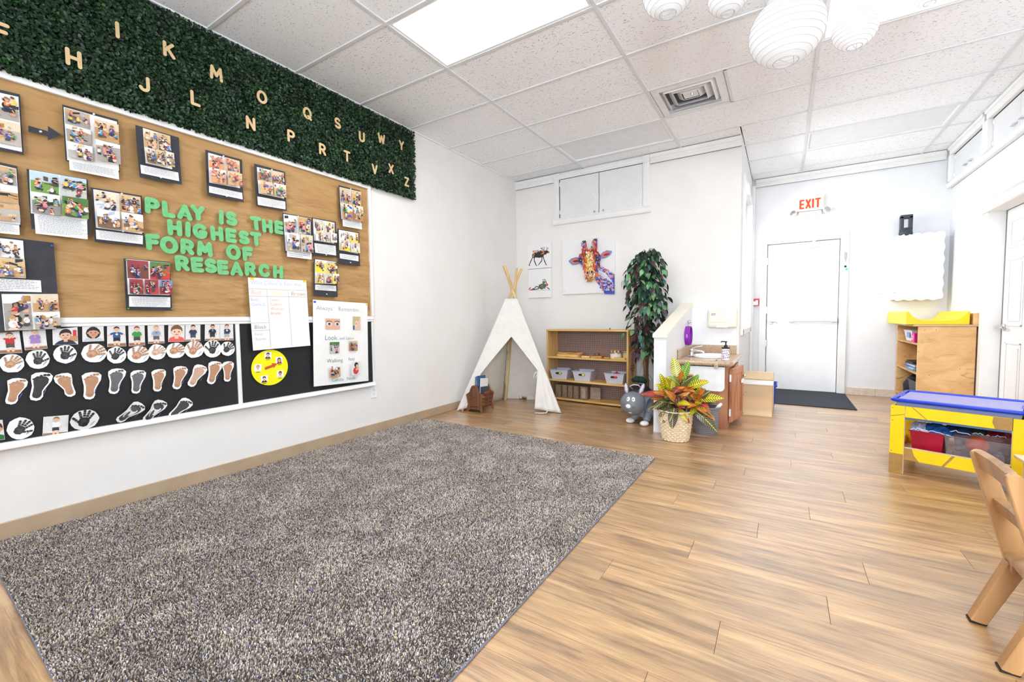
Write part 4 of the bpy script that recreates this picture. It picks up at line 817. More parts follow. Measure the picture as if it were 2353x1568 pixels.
# yellow helper wheel
y, z = upright(619, 845, .024); ya, yb_ = upright(577, 845, .024)[0], upright(661.5, 845, .024)[0]; zr = (upright(619, 804, .024)[1] - upright(619, 886, .024)[1]) / 2
M_YEL = pm('bright yellow card', sr(250, 240, 20), sr(244, 232, 10), 12, .55)
o = thing('spinner_wheel', 'round yellow card wheel with five face photos and red arrow', 'wheel', (0, (ya + yb_) / 2, z), WL)
ry = (yb_ - ya) / 2; B().prism([(ry * math.cos(2 * PI * i / 40), zr * math.sin(2 * PI * i / 40)) for i in range(40)], .0235, .0255).obj('disc', M_YEL, o)
for k, (ca, cr_) in enumerate(((98, .70), (35, .62), (-38, .68), (-120, .70), (175, .66))):
    cx_, cy_ = ry * cr_ * math.cos(math.radians(ca)), zr * cr_ * math.sin(math.radians(ca)); hs_ = ry * .19
    t = R.uniform(-.12, .12); f = lambda u, v, l=0, cx_=cx_, cy_=cy_, t=t: Vector((cx_ + ((u - .5) * math.cos(t) - (v - .5) * math.sin(t)) * hs_ * 2, cy_ + ((u - .5) * math.sin(t) + (v - .5) * math.cos(t)) * hs_ * 2, .0259 + l * .0001))
    P = Pr(f, 1); P.rect(0, 0, 1, 1, sr(245, 245, 246)); P.ell(.5, .0, .36, [sr(70, 60, 66), sr(150, 50, 60), sr(220, 222, 226), sr(40, 42, 48), sr(232, 234, 238)][k], 1.1, 0, 12, (0, 0, 1, 1)); head(P, .5, .56, .27, [HR[3], HR[1], HR[3], HR[3], HR[2]][k], SK[k % 4], k == 1)
    P.rect(.25, -.18, .75, -.10, sr(90, 86, 30)); P.done('face_photo', o)
M_REDA = pm('red card arrow', sr(216, 84, 48), None, 9, .6)
B().prism([(-.04, -.014), (.026, .004), (.022, -.008), (.052, .024), (.010, .032), (.014, .020), (-.042, .004)], .027, .0285).obj('arrow', M_REDA, o)
# wall outlet
o = thing('wall_outlet', 'white double wall outlet below the chalkboard', 'outlet', (0, 1.283, .393), WL)
bx(-.036, .036, -.056, .056, 0, .006, .002).obj('cover_plate', M_WHITE, o)
for dz in (.02, -.02):
    b = B().lathe([(.016, .006), (.015, .0085), (0, .0085)], 14, (0, dz, 0)); b.obj('socket', M_TRIM, o)
    b = bx(-.007, -.005, dz - .004, dz + .006, .0084, .0088); b.box(.005, .007, dz - .004, dz + .006, .0084, .0088); b.obj('slot', M_GAP, o)
# ------------------------------------------------------------------ back wall
M_CAB = pm('grey white cabinet paint', sr(228, 229, 230), sr(222, 223, 224), 5, .45)
cab = thing('wall_cabinet', 'built-in grey white double door cabinet high under the ceiling', 'cabinet', (1.262, YB, 2.65), WB)
for x0, x1 in ((-.552, -.004), (.004, .556)): 
    d = bx(x0, x1, -.225, .285, .006, .022, .002).obj('door', M_CAB, cab); s_ = 1 if x0 > 0 else -1; hx = s_ * .075
    B().tube([(hx, -.02, .022), (hx, -.015, .04), (hx, .045, .04), (hx, .05, .022)], .006, 8).obj('handle', M_WHITE, d)
    bx(s_ * .06 - .012, s_ * .06 + .012, -.215, -.19, .022, .030, .003).obj('latch', M_CHROME, d)
    for z in (-.17, .20):
        if s_ < 0: bx(-.560, -.548, z, z + .05, .015, .028, .003).obj('hinge', M_WHITE, d)
for a in ((-.565, -.554, -.225, .285), (-.004, .004, -.225, .285), (-.565, .56, .285, .293)): bx(*a, .001, .010).obj('gap', M_GAP, cab)
b = B()
for a in ((-.64, -.565), (.56, .64)):
    b.box(*a, -.225, .30, 0, .03, .004); b.box(a[0] + .02, a[0] + .03, -.225, .30, .03, .036, .003); b.box(a[1] - .03, a[1] - .02, -.225, .30, .03, .036, .003)
b.box(-.565, .56, .293, .37, 0, .03, .004); b.box(-.565, .56, .31, .32, .03, .036, .003); b.box(-.565, .56, .345, .355, .03, .036, .003)
b.obj('casing', M_TRIM, cab)
b = bx(-.66, .66, -.31, -.225, 0, .036, .004); b.box(-.66, .66, -.245, -.235, .036, .044, .003); b.box(-.66, .66, -.30, -.28, .036, .042, .003); b.obj('sill', M_TRIM, cab)
for x in (-.602, .60):
    b = bx(x - .042, x + .042, .292, .376, 0, .04, .005); b.lathe([(.03, .04), (.028, .046), (.018, .046), (.015, .041), (.006, .046), (0, .047)], 20, (x, .334, 0)); b.obj('rosette', M_TRIM, cab)

M_CANV = pm('stretched canvas', sr(240, 238, 238), sr(234, 232, 232), 60, .7, bump=.05, bscale=300)
def canvas(label, x0, x1, z0, z1, d=.032):
    o = thing('canvas_painting', label, 'painting', ((x0 + x1) / 2, YB, (z0 + z1) / 2), WB); w_, h_ = x1 - x0, z1 - z0
    bx(-w_ / 2, w_ / 2, -h_ / 2, h_ / 2, .002, d, .003).obj('canvas', M_CANV, o)
    return o, Pr(lambda u, v, l=0: Vector(((u - .5) * w_, (v - .5) * h_, d + .0004 + l * .00006)), w_ / h_)
def inpoly(x, y, P):
    c = False; j = len(P) - 1
    for i in range(len(P)):
        if (P[i][1] > y) != (P[j][1] > y) and x < (P[j][0] - P[i][0]) * (y - P[i][1]) / (P[j][1] - P[i][1]) + P[i][0]: c = not c
        j = i
    return c
o, P = canvas('large square canvas of a multicoloured giraffe head', .744, 1.475, 1.392, 2.121)
g = lambda x, y: ((x - 1002) / 408, 1 - (y - 95 + (x - 1002) * .055) / 437)
rg = random.Random(3)
neck = [g(*p) for p in ((1296, 300), (1330, 318), (1372, 345), (1410, 372), (1410, 523), (1338, 523), (1318, 492), (1286, 440), (1266, 415))]
P.poly(neck, sr(60, 90, 190)); cols = [sr(236, 160, 140), sr(150, 170, 230), sr(50, 80, 190), sr(70, 100, 205), sr(240, 180, 190), sr(232, 120, 70), sr(200, 210, 240), sr(40, 66, 170)]
for i in range(620):
    x, y = rg.uniform(1266, 1410), rg.uniform(300, 523); q = g(x, y)
    if inpoly(*q, neck) and q[0] < .985 and q[1] > .015: P.ell(*q, rg.uniform(.006, .013), rg.choice(cols[:2] + cols[4:7] if (y < 400 and rg.random() < .75) else cols), 1.9, -.8 + rg.uniform(-.5, .5), 7)
for t in range(6): P.line([g(1290 + t * 12, 330 + t * 8), g(1315 + t * 17, 380 + t * 12)], .006, sr(230, 236, 248))
def ear(pts, c0, c1, c2): P.poly([g(*p) for p in pts], c0); m = [sum(p[k] for p in pts) / len(pts) for k in (0, 1)]; P.poly([g(m[0] + (p[0] - m[0]) * .78, m[1] + (p[1] - m[1]) * .7) for p in pts], c1); P.poly([g(m[0] + (p[0] - m[0]) * .55 + 6, m[1] + (p[1] - m[1]) * .32 + 3) for p in pts], c2)
ear([(1060, 263), (1085, 242), (1125, 234), (1158, 240), (1156, 275), (1130, 290), (1090, 293)], sr(90, 130, 205), sr(226, 120, 90), sr(96, 50, 60))
ear([(1308, 228), (1325, 205), (1355, 190), (1396, 197), (1384, 222), (1352, 245), (1318, 250)], sr(100, 140, 210), sr(228, 110, 80), sr(140, 40, 50))
hornl = [g(*p) for p in ((1170, 128), (1202, 126), (1206, 160), (1222, 186), (1180, 210), (1172, 170))]; hornr = [g(*p) for p in ((1258, 118), (1284, 114), (1286, 160), (1282, 205), (1244, 184), (1256, 150))]
face = [g(*p) for p in ((1176, 196), (1205, 180), (1235, 176), (1268, 184), (1298, 205), (1312, 240), (1306, 290), (1292, 330), (1282, 380), (1264, 415), (1238, 431), (1212, 424), (1198, 395), (1194, 350), (1180, 310), (1158, 285), (1154, 245), (1160, 215))]
for h_ in (hornl, hornr): P.poly(h_, sr(214, 90, 60))
P.poly(face, sr(214, 110, 70))
for k, q0 in ((0, (1186, 118)), (1, (1271, 108))):
    x, y = q0; P.poly([g(x - 17, y + 16), g(x - 15, y - 12), g(x - 8, y - 4), g(x - 3, y - 16), g(x + 4, y - 6), g(x + 11, y - 14), g(x + 15, y - 2), g(x + 15, y + 14)], sr(40, 40, 46))
warm = [sr(236, 130, 40), sr(224, 70, 46), sr(244, 176, 60), sr(214, 50, 40), sr(250, 220, 90)]; lite = [sr(252, 232, 110), sr(250, 246, 220), sr(248, 200, 80), sr(244, 150, 60), sr(255, 250, 240)]; cool = [sr(50, 80, 180), sr(110, 150, 220), sr(90, 60, 140), sr(40, 60, 120), sr(220, 90, 70), sr(150, 180, 235)]; red = [sr(200, 40, 40), sr(226, 70, 44), sr(120, 30, 50), sr(60, 110, 60), sr(240, 140, 90), sr(70, 60, 130)]; nose = [sr(244, 150, 60), sr(226, 90, 50), sr(250, 200, 90), sr(236, 180, 200), sr(110, 140, 80), sr(246, 236, 220)]
for i in range(1500):
    x, y = rg.uniform(1150, 1315), rg.uniform(110, 432); q = g(x, y)
    f_ = inpoly(*q, face)
    if not f_ and not inpoly(*q, hornl) and not inpoly(*q, hornr): continue
    ctr = 1236 - (y - 180) * .02; dx = abs(x - ctr)
    pal = nose if y > 345 else (warm + cool if not f_ else (lite if dx < 26 and y > 195 else (red if y < 235 else (cool if dx > 44 else warm))))
    P.ell(*q, rg.uniform(.005, .012), rg.choice(pal), 2.3, PI / 2 + (x - 1236) * .006 + rg.uniform(-.5, .5), 7)
for ex, ey in ((1166, 268), (1297, 262)): P.ell(*g(ex, ey), .030, sr(36, 32, 44), 1.2); P.ell(*g(ex + 3, ey - 3), .008, sr(230, 235, 245)); P.line([g(ex - 18, ey - 14), g(ex, ey - 20), g(ex + 16, ey - 12)], .006, sr(30, 26, 36))
for ex, ey in ((1222, 362), (1256, 356)): P.ell(*g(ex, ey), .036, sr(236, 190, 200), .8); P.ell(*g(ex + 1, ey), .026, sr(70, 40, 50), .75)
P.line([g(1208, 400), g(1235, 412), g(1268, 392)], .005, sr(110, 40, 40))
P.text('R. ag - - ', .06, .05, .022, sr(60, 60, 64), 1.2); P.done('giraffe_picture', o)
o, P = canvas('small canvas of a walking moose with coloured back', .201, .572, 1.774, 2.127)
g = lambda x, y: ((x - 732) / 184, 1 - (y - 128 + (x - 732) * .08) / 210)
bk = sr(40, 34, 34)
P.poly([g(*p) for p in ((768, 228), (772, 208), (790, 200), (818, 192), (838, 182), (856, 186), (868, 200), (864, 222), (850, 238), (826, 244), (800, 240), (780, 244))], bk)
P.poly([g(*p) for p in ((850, 190), (872, 186), (888, 184), (904, 196), (902, 208), (888, 206), (874, 220), (860, 216))], bk)
for l in (((776, 232), (762, 262), (742, 306)), ((786, 236), (786, 268), (802, 308)), ((846, 232), (846, 266), (822, 298)), ((854, 226), (864, 264), (880, 304))): P.line([g(*p) for p in l], .022, bk, None, .7)
for l in (((742, 306), (752, 308)), ((802, 308), (808, 306)), ((822, 298), (816, 304)), ((880, 304), (884, 302))): P.line([g(*p) for p in l], .014, bk)
for l in (((868, 186), (850, 176), (842, 158)), ((850, 176), (856, 156)), ((862, 180), (866, 154)), ((878, 184), (892, 174), (900, 158)), ((888, 176), (884, 158)), ((846, 170), (836, 164))): P.line([g(*p) for p in l], .014, rg.choice([sr(130, 80, 60), sr(90, 100, 150), sr(210, 110, 70)]), None, .6)
for i in range(90):
    x, y = rg.uniform(776, 866), rg.uniform(184, 240)
    if y < 206 - (x - 776) * .12 + (26 if x < 792 or x > 840 else 0): P.ell(*g(x, y), rg.uniform(.012, .026), rg.choice([sr(210, 60, 50), sr(240, 170, 60), sr(90, 150, 80), sr(90, 120, 200), sr(236, 120, 70), sr(240, 210, 120)]), 1.2, rg.random() * 3, 7)
P.ell(*g(898, 200), .02, sr(226, 120, 70)); P.done('moose_picture', o)
o, P = canvas('small canvas of a reclining frog below the moose', .205, .571, 1.362, 1.766)
g = lambda x, y: ((x - 734) / 182, 1 - (y - 352 + (x - 734) * .02) / 200)
dk = sr(36, 70, 66)
P.poly([g(*p) for p in ((815, 482), (822, 462), (842, 452), (866, 456), (880, 470), (872, 484), (846, 490))], sr(60, 110, 92))
P.ell(*g(860, 445), .055, sr(70, 120, 100), 1.1); P.ell(*g(884, 462), .05, sr(206, 84, 60), 1.1)
for l in (((820, 478), (800, 470), (786, 484), (764, 490)), ((824, 486), (790, 492), (760, 492)), ((846, 470), (832, 486), (852, 492)), ((880, 452), (874, 430), (862, 424)), ((886, 480), (904, 494))): P.line([g(*p) for p in l], .017, dk, None, .85)
for q in ((744, 488), (750, 480), (756, 494), (768, 494)): P.ell(*g(*q), .022, sr(200, 80, 66), 1.5, .4, 8)
for q in ((854, 426), (872, 430)): P.ell(*g(*q), .03, sr(210, 216, 200)); P.ell(*g(*q), .014, sr(30, 30, 34))
for i in range(26): P.ell(*g(rg.uniform(818, 880), rg.uniform(456, 488)), rg.uniform(.008, .018), rg.choice([sr(206, 70, 50), sr(40, 60, 70), sr(120, 170, 120), sr(230, 160, 90)]), 1.3, rg.random() * 3, 7)
P.line([g(736, 496), g(800, 499), g(912, 499)], .004, sr(150, 150, 156)); P.done('frog_picture', o)

# ------------------------------------------------------------------ teepee
M_CLOTH = pm('white cotton canvas', sr(244, 241, 235), sr(236, 233, 226), 14, .85, bump=.12, bscale=90)
_nt = M_CLOTH.node_tree; _tl = N(_nt, 'ShaderNodeBsdfTranslucent'); _tl.inputs[0].default_value = (.86, .84, .80, 1); _mx = N(_nt, 'ShaderNodeMixShader', i_0=.20); _nt.links.new(_nt.nodes['Principled BSDF'].outputs[0], _mx.inputs[1]); _nt.links.new(_tl.outputs[0], _mx.inputs[2]); _nt.links.new(_mx.outputs[0], _nt.nodes['Material Output'].inputs[0])
M_POLE = wood('pale pine pole', sr(232, 200, 144), sr(212, 174, 116), 2, 5, .5)
tp = thing('play_tent', 'white canvas teepee tent with wooden poles in the room corner', 'tent', (.62, 3.0, 0)); O = Vector((.62, 3.0, 0))
FL, FR, BRr, BLl = [Vector(p) for p in ((.085, 2.405, 0), (1.205, 2.885, 0), (.80, 3.50, 0), (.16, 3.30, 0))]
XC = Vector((.515, 2.995, 1.42)); AP = Vector((.52, 2.955, 1.48))
for f_, off, nm in ((FL, (.0, -.010, 0), 0), (FR, (-.010, -.014, .02), 1), (BRr, (-.016, .018, 0), 2), (BLl, (.016, .012, -.01), 3)):
    f_ = f_ + (Vector((.55, 2.98, 0)) - f_)  .normalized() * .065; c_ = XC + Vector(off); t = f_ + (c_ - f_) * (1.68 + .02 * nm % .05) / 1.42
    B().tube([f_ - O, t - O], .0155, 10).obj('pole', M_POLE, tp, True, sharp=40)
B().tube([(XC.x - O.x + .033 * math.cos(a * .7), XC.y - O.y + .033 * math.sin(a * .7), 1.40 + a * .0022) for a in range(27)], .004, 6).obj('rope', pm('cotton rope', sr(222, 200, 160), None, 60, .9), tp, True)
def ring(f_): return AP + (f_ - AP) * .115
TL_, TR_, TBR, TBL = ring(FL), ring(FR), ring(BRr), ring(BLl)
def panel(a0, a1, b0, b1, amp, ph, low=.0, clampv=False):
    """cloth between edge a (top a0, foot a1) and edge b, sagging and softly folded"""
    nn = (a1 - a0).cross(b1 - a0).normalized()
    def f(u, v):
        p = (a0 * (1 - u) + b0 * u) * v + (a1 * (1 - u) + b1 * u) * (1 - v); s_ = math.sin(PI * u) * (min(1, v * 6) if clampv else 1)
        return p - O + nn * (amp * s_ * (.5 * math.sin(u * 9 + ph) * (1 - v) + .8 * noise.noise(Vector((u * 3 + ph, v * 4, ph))) )) + Vector((0, 0, .006 + low * s_ * (1 - v)))
    return f
for (a0, a1, b0, b1, amp, ph) in ((TL_, FL, TBL, BLl, .03, 1), (TBL, BLl, TBR, BRr, .035, 2.2), (TR_, FR, TBR, BRr, .03, 3.1)):
    B().grid(panel(a0, a1, b0, b1, amp, ph), 16, 20, (.0012, 0, .0008)).obj('canvas_panel', M_CLOTH, tp, True)
NF = (FR - FL).cross(AP - FL).normalized(); pf = lambda px, py: onp(FL, NF, px, py)
Op, T1, B1, T2, B2 = pf(1175, 775), pf(1104, 862), pf(1074, 938), pf(1236, 853), pf(1228, 941)
kz = Op.z; EL = FL + (TL_ - FL) * (kz / TL_.z); ER = FR + (TR_ - FR) * (kz / TR_.z)
fb = B(); TM = TL_ * .5 + TR_ * .5
for e0, t0_, t_, bt_, fl in ((EL, TL_, T1, B1, 1), (ER, TR_, T2, B2, -1)):
    def upper(u, v, e0=e0, t0_=t0_): return (t0_ * (1 - u) + TM * u) * v + (e0 * (1 - u) + Op * u) * (1 - v) - O + Vector((0, 0, .004)) + NF * (.010 * math.sin(PI * v) * noise.noise(Vector((u * 2, v * 3, 4))))
    def strip(u, v, e0=e0, t_=t_, bt_=bt_, fl=fl):
        k = 1 - v; e = e0 * (1 - k) + (FL if fl > 0 else FR) * k; kt = (kz - t_.z) / kz
        i = Op * (1 - k / kt) + t_ * (k / kt) if k < kt else t_ * (1 - (k - kt) / (1 - kt)) + bt_ * ((k - kt) / (1 - kt))
        p = e * (1 - u) + i * u; w_ = (i - e).length
        fold = (.026 * math.sin(u * 11 + 1.5 * k) * math.sin(PI * min(1, u * 1.1)) * k + .03 * u * u * math.sin(PI * k)) * min(1, w_ / .25)
        return p - O + NF * (fold if NF.y < 0 else -fold) + Vector((0, 0, .004))
    fb.grid(upper, 14, 16); fb.grid(strip, 14, 24)
bmesh.ops.remove_doubles(fb.bm, verts=fb.bm.verts[:], dist=2e-4)
ff = fb.obj('front_flap', M_CLOTH, tp, True); so = ff.modifiers.new('thick', 'SOLIDIFY'); so.thickness = .0015
hem = [Op, T2, T2 * .5 + B2 * .5 + Vector((0, -.01, 0)), B2]; q = T2 - O
B().tube([q, q + Vector((-.02, -.03, -.02)), q + Vector((-.035, -.035, -.06)), q + Vector((-.03, -.035, -.10))], .005, 6).tube([q, q + Vector((.01, -.035, -.04)), q + Vector((-.012, -.04, -.09))], .005, 6).obj('tie', M_CLOTH, tp, True)
q = pf(1262, 944) - O; q.z = .012
B().tube([q + Vector((0, -.02, .03)), q + Vector((-.01, -.06, 0)), q + Vector((-.06, -.10, 0)), q + Vector((-.12, -.11, 0))], .006, 6).obj('tie', M_CLOTH, tp, True)

# ------------------------------------------------------------------ magazine rack with books
M_DKW = wood('dark walnut stain', sr(140, 92, 62), sr(96, 60, 38), 2, 4, .4)
mr = thing('magazine_rack', 'dark wooden magazine rack with scrolled ends in front of the tent', 'rack', (.300, 2.47, 0), .10)
prof = [(-.105, 0), (-.085, 0), (-.075, .022), (-.05, .03), (.05, .03), (.075, .022), (.085, 0), (.105, 0), (.102, .05), (.088, .09), (.10, .15), (.112, .20), (.085, .215), (.062, .235), (.048, .275), (.028, .305), (0, .312), (-.028, .305), (-.048, .275), (-.062, .235), (-.085, .215), (-.112, .20), (-.10, .15), (-.088, .09), (-.102, .05)]
for y in (0, .26): 
    b = B().prism(prof, -.009, .009, Matrix(((1, 0, 0, 0), (0, 0, 1, y), (0, 1, 0, 0), (0, 0, 0, 1))), bev=.002); e_ = b.obj('end_board', M_DKW, mr)
    if y == 0:
        for z in (.285, .175): B().ball((0, -.010, z), (.007, .003, .007), 10).obj('screw', M_GAP, e_)
        bx(-.055, .055, -.0105, -.009, .058, .066).obj('slot', M_GAP, e_)
for sx in (-1, 1):
    for z in (.06, .10, .14, .185): bx(sx * (.078 + z * .08) - .006, sx * (.078 + z * .08) + .006, .008, .252, z, z + .022, .002).obj('slat', M_DKW, mr)
bx(-.078, .078, .008, .252, .04, .05, .001).obj('bottom_board', M_DKW, mr)
B().tube([(0, .005, .285), (0, .265, .285)], .011, 10).obj('handle', M_DKW, mr, True, sharp=40)
def book(name, label, x, y, th, d, h, mat, lean=0, cat='book', z=.052):
    o = thing(name, label, cat, (.300 + x, 2.47 + y, z), (lean, 0, 0), 'books in the magazine rack')
    b = bx(-th / 2, -th / 2 + .0018, 0, d, 0, h, .0005); b.box(th / 2 - .0018, th / 2, 0, d, 0, h, .0005); b.box(-th / 2, th / 2, -.0006, .002, 0, h, .0005); b.obj('cover', mat, o)
    bx(-th / 2 + .0018, th / 2 - .0018, .003, d - .004, .003, h - .003).obj('pages', M_PAPER, o)
cm = lambda n, c: pm(n, c, tuple(x * .8 for x in c), 14, .4)
book('picture_book', 'tall white picture book leaning up behind the rack end', .012, .075, .008, .15, .33, M_PAPER, -.10)
book('picture_book', 'tall blue picture book beside the white one in the rack', -.008, .05, .008, .16, .36, cm('blue cover', sr(70, 110, 160)), -.05)
book('picture_book', 'tall pale blue grey book, furthest left in the rack', -.035, .05, .007, .16, .35, cm('grey blue cover', sr(150, 160, 178)), -.05)
book('picture_book', 'dark patterned book in the middle of the rack', .028, .08, .009, .14, .23, cm('dark cover', sr(80, 84, 90)), -.05)
book('picture_book', 'small yellow book low at the rack side', .044, .05, .007, .12, .135, cm('yellow cover', sr(236, 204, 60)))
book('picture_book', 'red and white book at the far end of the rack', .046, .13, .008, .09, .165, cm('red cover', sr(176, 100, 92)))

# ------------------------------------------------------------------ pegboard shelf
M_PINE = wood('golden pine board', sr(238, 200, 128), sr(218, 170, 94), 0, 3.5, .42)
M_PINEV = wood('golden pine upright', sr(228, 190, 122), sr(206, 160, 92), 2, 3.5, .42)
M_PEG = dotgrid('brown pegboard', sr(150, 122, 112), sr(52, 40, 38), (0, 2), (.0254, .0254), (.16, .16), .6)
SA = math.radians(-3.6); SP = Vector((.668, 3.562, 0)); SW, SD, SH = 1.112, .28, .905
sh = thing('low_shelf', 'golden pine shelf unit with brown pegboard back against the wall', 'shelf', SP, SA)
for x in (0, SW - .022):
    s_ = bx(x, x + .022, 0, SD, 0, SH, .003).obj('side_panel', M_PINEV, sh)
bx(.0, SW, -.004, SD, SH, SH + .022, .003).obj('top_board', M_PINE, sh)
for z in (.03, .268, .566): bx(.022, SW - .022, -.002, SD - .01, z - .022 + .008, z + .008, .002).obj('shelf_board', M_PINE, sh)
bx(.022, SW - .022, SD - .012, SD - .004, .03, SH).obj('pegboard', M_PEG, sh)
B().ball((.86, .06, SH + .032), (.008, .008, .012), 10).obj('peg', M_DKW, sh)
M_ORST = pm('faded orange sticker', sr(196, 120, 84), sr(176, 104, 74), 20, .6); M_NAVY = pm('navy ink', sr(40, 52, 84), None, 20, .6)
TS = Matrix(((0, 0, 1, SW), (1, 0, 0, 0), (0, 1, 0, 0), (0, 0, 0, 1)))
st_ = B().prism([(.04, .66), (.24, .70), (.24, .86), (.04, .83)], .0002, .001, TS).obj('arrow_sticker', M_ORST, sh)
B().prism([(.09, .72), (.15, .732), (.15, .71), (.21, .765), (.15, .81), (.15, .79), (.09, .775)], .0011, .0016, TS).obj('sticker_print', M_NAVY, st_)
B().prism([(.04, .835), (.24, .865), (.24, .88), (.04, .85)], .0002, .001, TS).obj('sticker_edge', M_NAVY, sh)
st_ = B().prism([(.14, .34), (.225, .47), (.14, .62), (.055, .47)], .0002, .001, TS).obj('diamond_sticker', M_ORST, sh)
for k, (a, c, l) in enumerate(((.10, .49, .08), (.09, .46, .10), (.11, .43, .06))): B().prism([(a, c), (a + l, c), (a + l, c + .012), (a, c + .012)], .0011, .0016, TS).obj('sticker_print', M_NAVY, st_)
SM = Matrix.Translation(SP) @ Matrix.Rotation(SA, 4, 'Z')
def on_shelf(name, label, cat, x, y, z, rz=0, group=None): p = SM @ Vector((x, y, z + .009)); return thing(name, label, cat, p, (0, 0, SA + rz), group)
# wooden pieces on the top shelf
M_OLIVE = wood('oiled wood', sr(206, 156, 92), sr(150, 100, 52), 0, 8, .4); M_OLIVE2 = wood('light oiled wood', sr(232, 196, 132), sr(206, 160, 92), 0, 8, .4)
zt = .566
def slab(name, label, x0, x1, y0, y1, z0, h, mat, r=.5, hole=False, cat='board'):
    o = on_shelf(name, label, cat, (x0 + x1) / 2, (y0 + y1) / 2, z0, 0, 'wooden pieces on the top shelf'); w_, d_ = (x1 - x0) / 2, (y1 - y0) / 2; rr = min(w_, d_) * r
    pts = []
    for cx_, cy_, a0 in ((w_ - rr, d_ - rr, 0), (-w_ + rr, d_ - rr, 90), (-w_ + rr, -d_ + rr, 180), (w_ - rr, -d_ + rr, 270)): pts += arc(cx_, cy_, rr, rr, a0, a0 + 90, 5)
    B().prism(pts, 0, h, bev=.002).obj('wood_body', mat, o); bx(-w_ * .5, w_ * .5, -d_ * .5, d_ * .5, h, h + .0012).obj('groove', M_DKW, o)
    return o
slab('wooden_board', 'long pale wooden board under the darker one on the shelf', .09, .44, .05, .20, zt, .028, M_OLIVE2, 1.)
slab('wooden_board', 'long brown wooden board on top of the pale one', .10, .47, .05, .19, zt + .0293, .026, M_OLIVE, 1.)
slab('wooden_board', 'short pale board lying right of the long ones', .475, .60, .03, .13, zt, .022, M_OLIVE2, .6)
slab('wooden_board', 'short brown board in the middle of the top shelf', .61, .76, .02, .15, zt, .03, M_OLIVE, .5)
slab('wooden_block', 'small dark round block on the short brown board', .645, .715, .05, .12, zt + .0325, .026, M_DKW, 1., cat='block')
slab('wooden_block', 'flat wooden block before the white tins', .775, .85, .05, .12, zt, .018, M_OLIVE, .4, cat='block')
M_TIN = pm('cream tin', sr(238, 228, 208), sr(226, 214, 192), 12, .4); M_TINL = pm('grey tin lid', sr(190, 194, 204), None, 30, .25, metal=.6)
for k, (x, z0, r, lab) in enumerate(((.912, zt, .07, 'cream round tin with grey lid, left on the top shelf'), (1.04, zt, .054, 'pale orange round tin beside the cream tin'))):
    o = on_shelf('round_tin', lab, 'tin', x, .12 + .03 * k, z0, 0, 'wooden pieces on the top shelf')
    B().lathe([(r, 0), (r, .06), (0, .06)], 24).obj('tin_body', M_TIN if k == 0 else M_OLIVE2, o, True, sharp=30); B().lathe([(r + .003, .061), (r + .003, .074), (0, .076)], 24).obj('lid', M_TINL, o, True, sharp=30)
o = on_shelf('wood_slice', 'round wooden slice with dark print on the cream tin', 'wood slice', .912, .12, zt + .0765); B().lathe([(.062, 0), (.062, .024), (0, .024)], 20).obj('slice', M_OLIVE2, o, True, sharp=30)
for a in (-100, -60, -20): B().lathe([(.013, 0), (.012, .0008), (0, .0008)], 8, (.0625 * math.cos(math.radians(a)), .0625 * math.sin(math.radians(a)), .012), Matrix.Rotation(math.radians(a + 90), 3, 'Z') @ Matrix.Rotation(PI / 2, 3, 'X')).obj('printed_spot', M_DKW, o)
o = on_shelf('wood_slice', 'wooden slice on the pale orange tin by the shelf side', 'wood slice', 1.04, .15, zt + .0765); B().lathe([(.048, 0), (.048, .02), (0, .02)], 20).obj('slice', M_OLIVE, o, True, sharp=30)
slab('wooden_domino', 'flat wooden bar with dark spots at the shelf edge', .93, 1.07, .005, .04, zt, .022, M_OLIVE2, .3, cat='block')
# baskets
M_BASK = dotgrid('grey slotted plastic', sr(214, 212, 224), sr(140, 140, 154), ('xy', 2), (.016, .017), (.16, .22), .45)
M_INB = pm('grey basket inside', sr(176, 180, 194), None, 10, .5)
def frustum(b, w0, d0, w1, d1, z0, z1, t=.004):
    a = [(-w0, -d0, z0), (w0, -d0, z0), (w0, d0, z0), (-w0, d0, z0), (-w1, -d1, z1), (w1, -d1, z1), (w1, d1, z1), (-w1, d1, z1)]
    i = [(-w0 + t, -d0 + t, z0 + t), (w0 - t, -d0 + t, z0 + t), (w0 - t, d0 - t, z0 + t), (-w0 + t, d0 - t, z0 + t), (-w1 + t, -d1 + t, z1), (w1 - t, -d1 + t, z1), (w1 - t, d1 - t, z1), (-w1 + t, d1 - t, z1)]
    F = [(3, 2, 1, 0), (0, 1, 5, 4), (1, 2, 6, 5), (2, 3, 7, 6), (3, 0, 4, 7), (8, 9, 10, 11), (12, 13, 9, 8), (13, 14, 10, 9), (14, 15, 11, 10), (15, 12, 8, 11), (4, 5, 13, 12), (5, 6, 14, 13), (6, 7, 15, 14), (7, 4, 12, 15)]
    b.mesh([Vector(p) for p in a + i], F); return b
def frame_rim(b, w_, d_, z, t=.006, h=.008):
    for q in ((-w_ - t, w_ + t, -d_ - t, -d_ + .003), (-w_ - t, w_ + t, d_ - .003, d_ + t), (-w_ - t, -w_ + .003, -d_, d_), (w_ - .003, w_ + t, -d_, d_)): b.box(*q, z - h, z, .002)
    return b
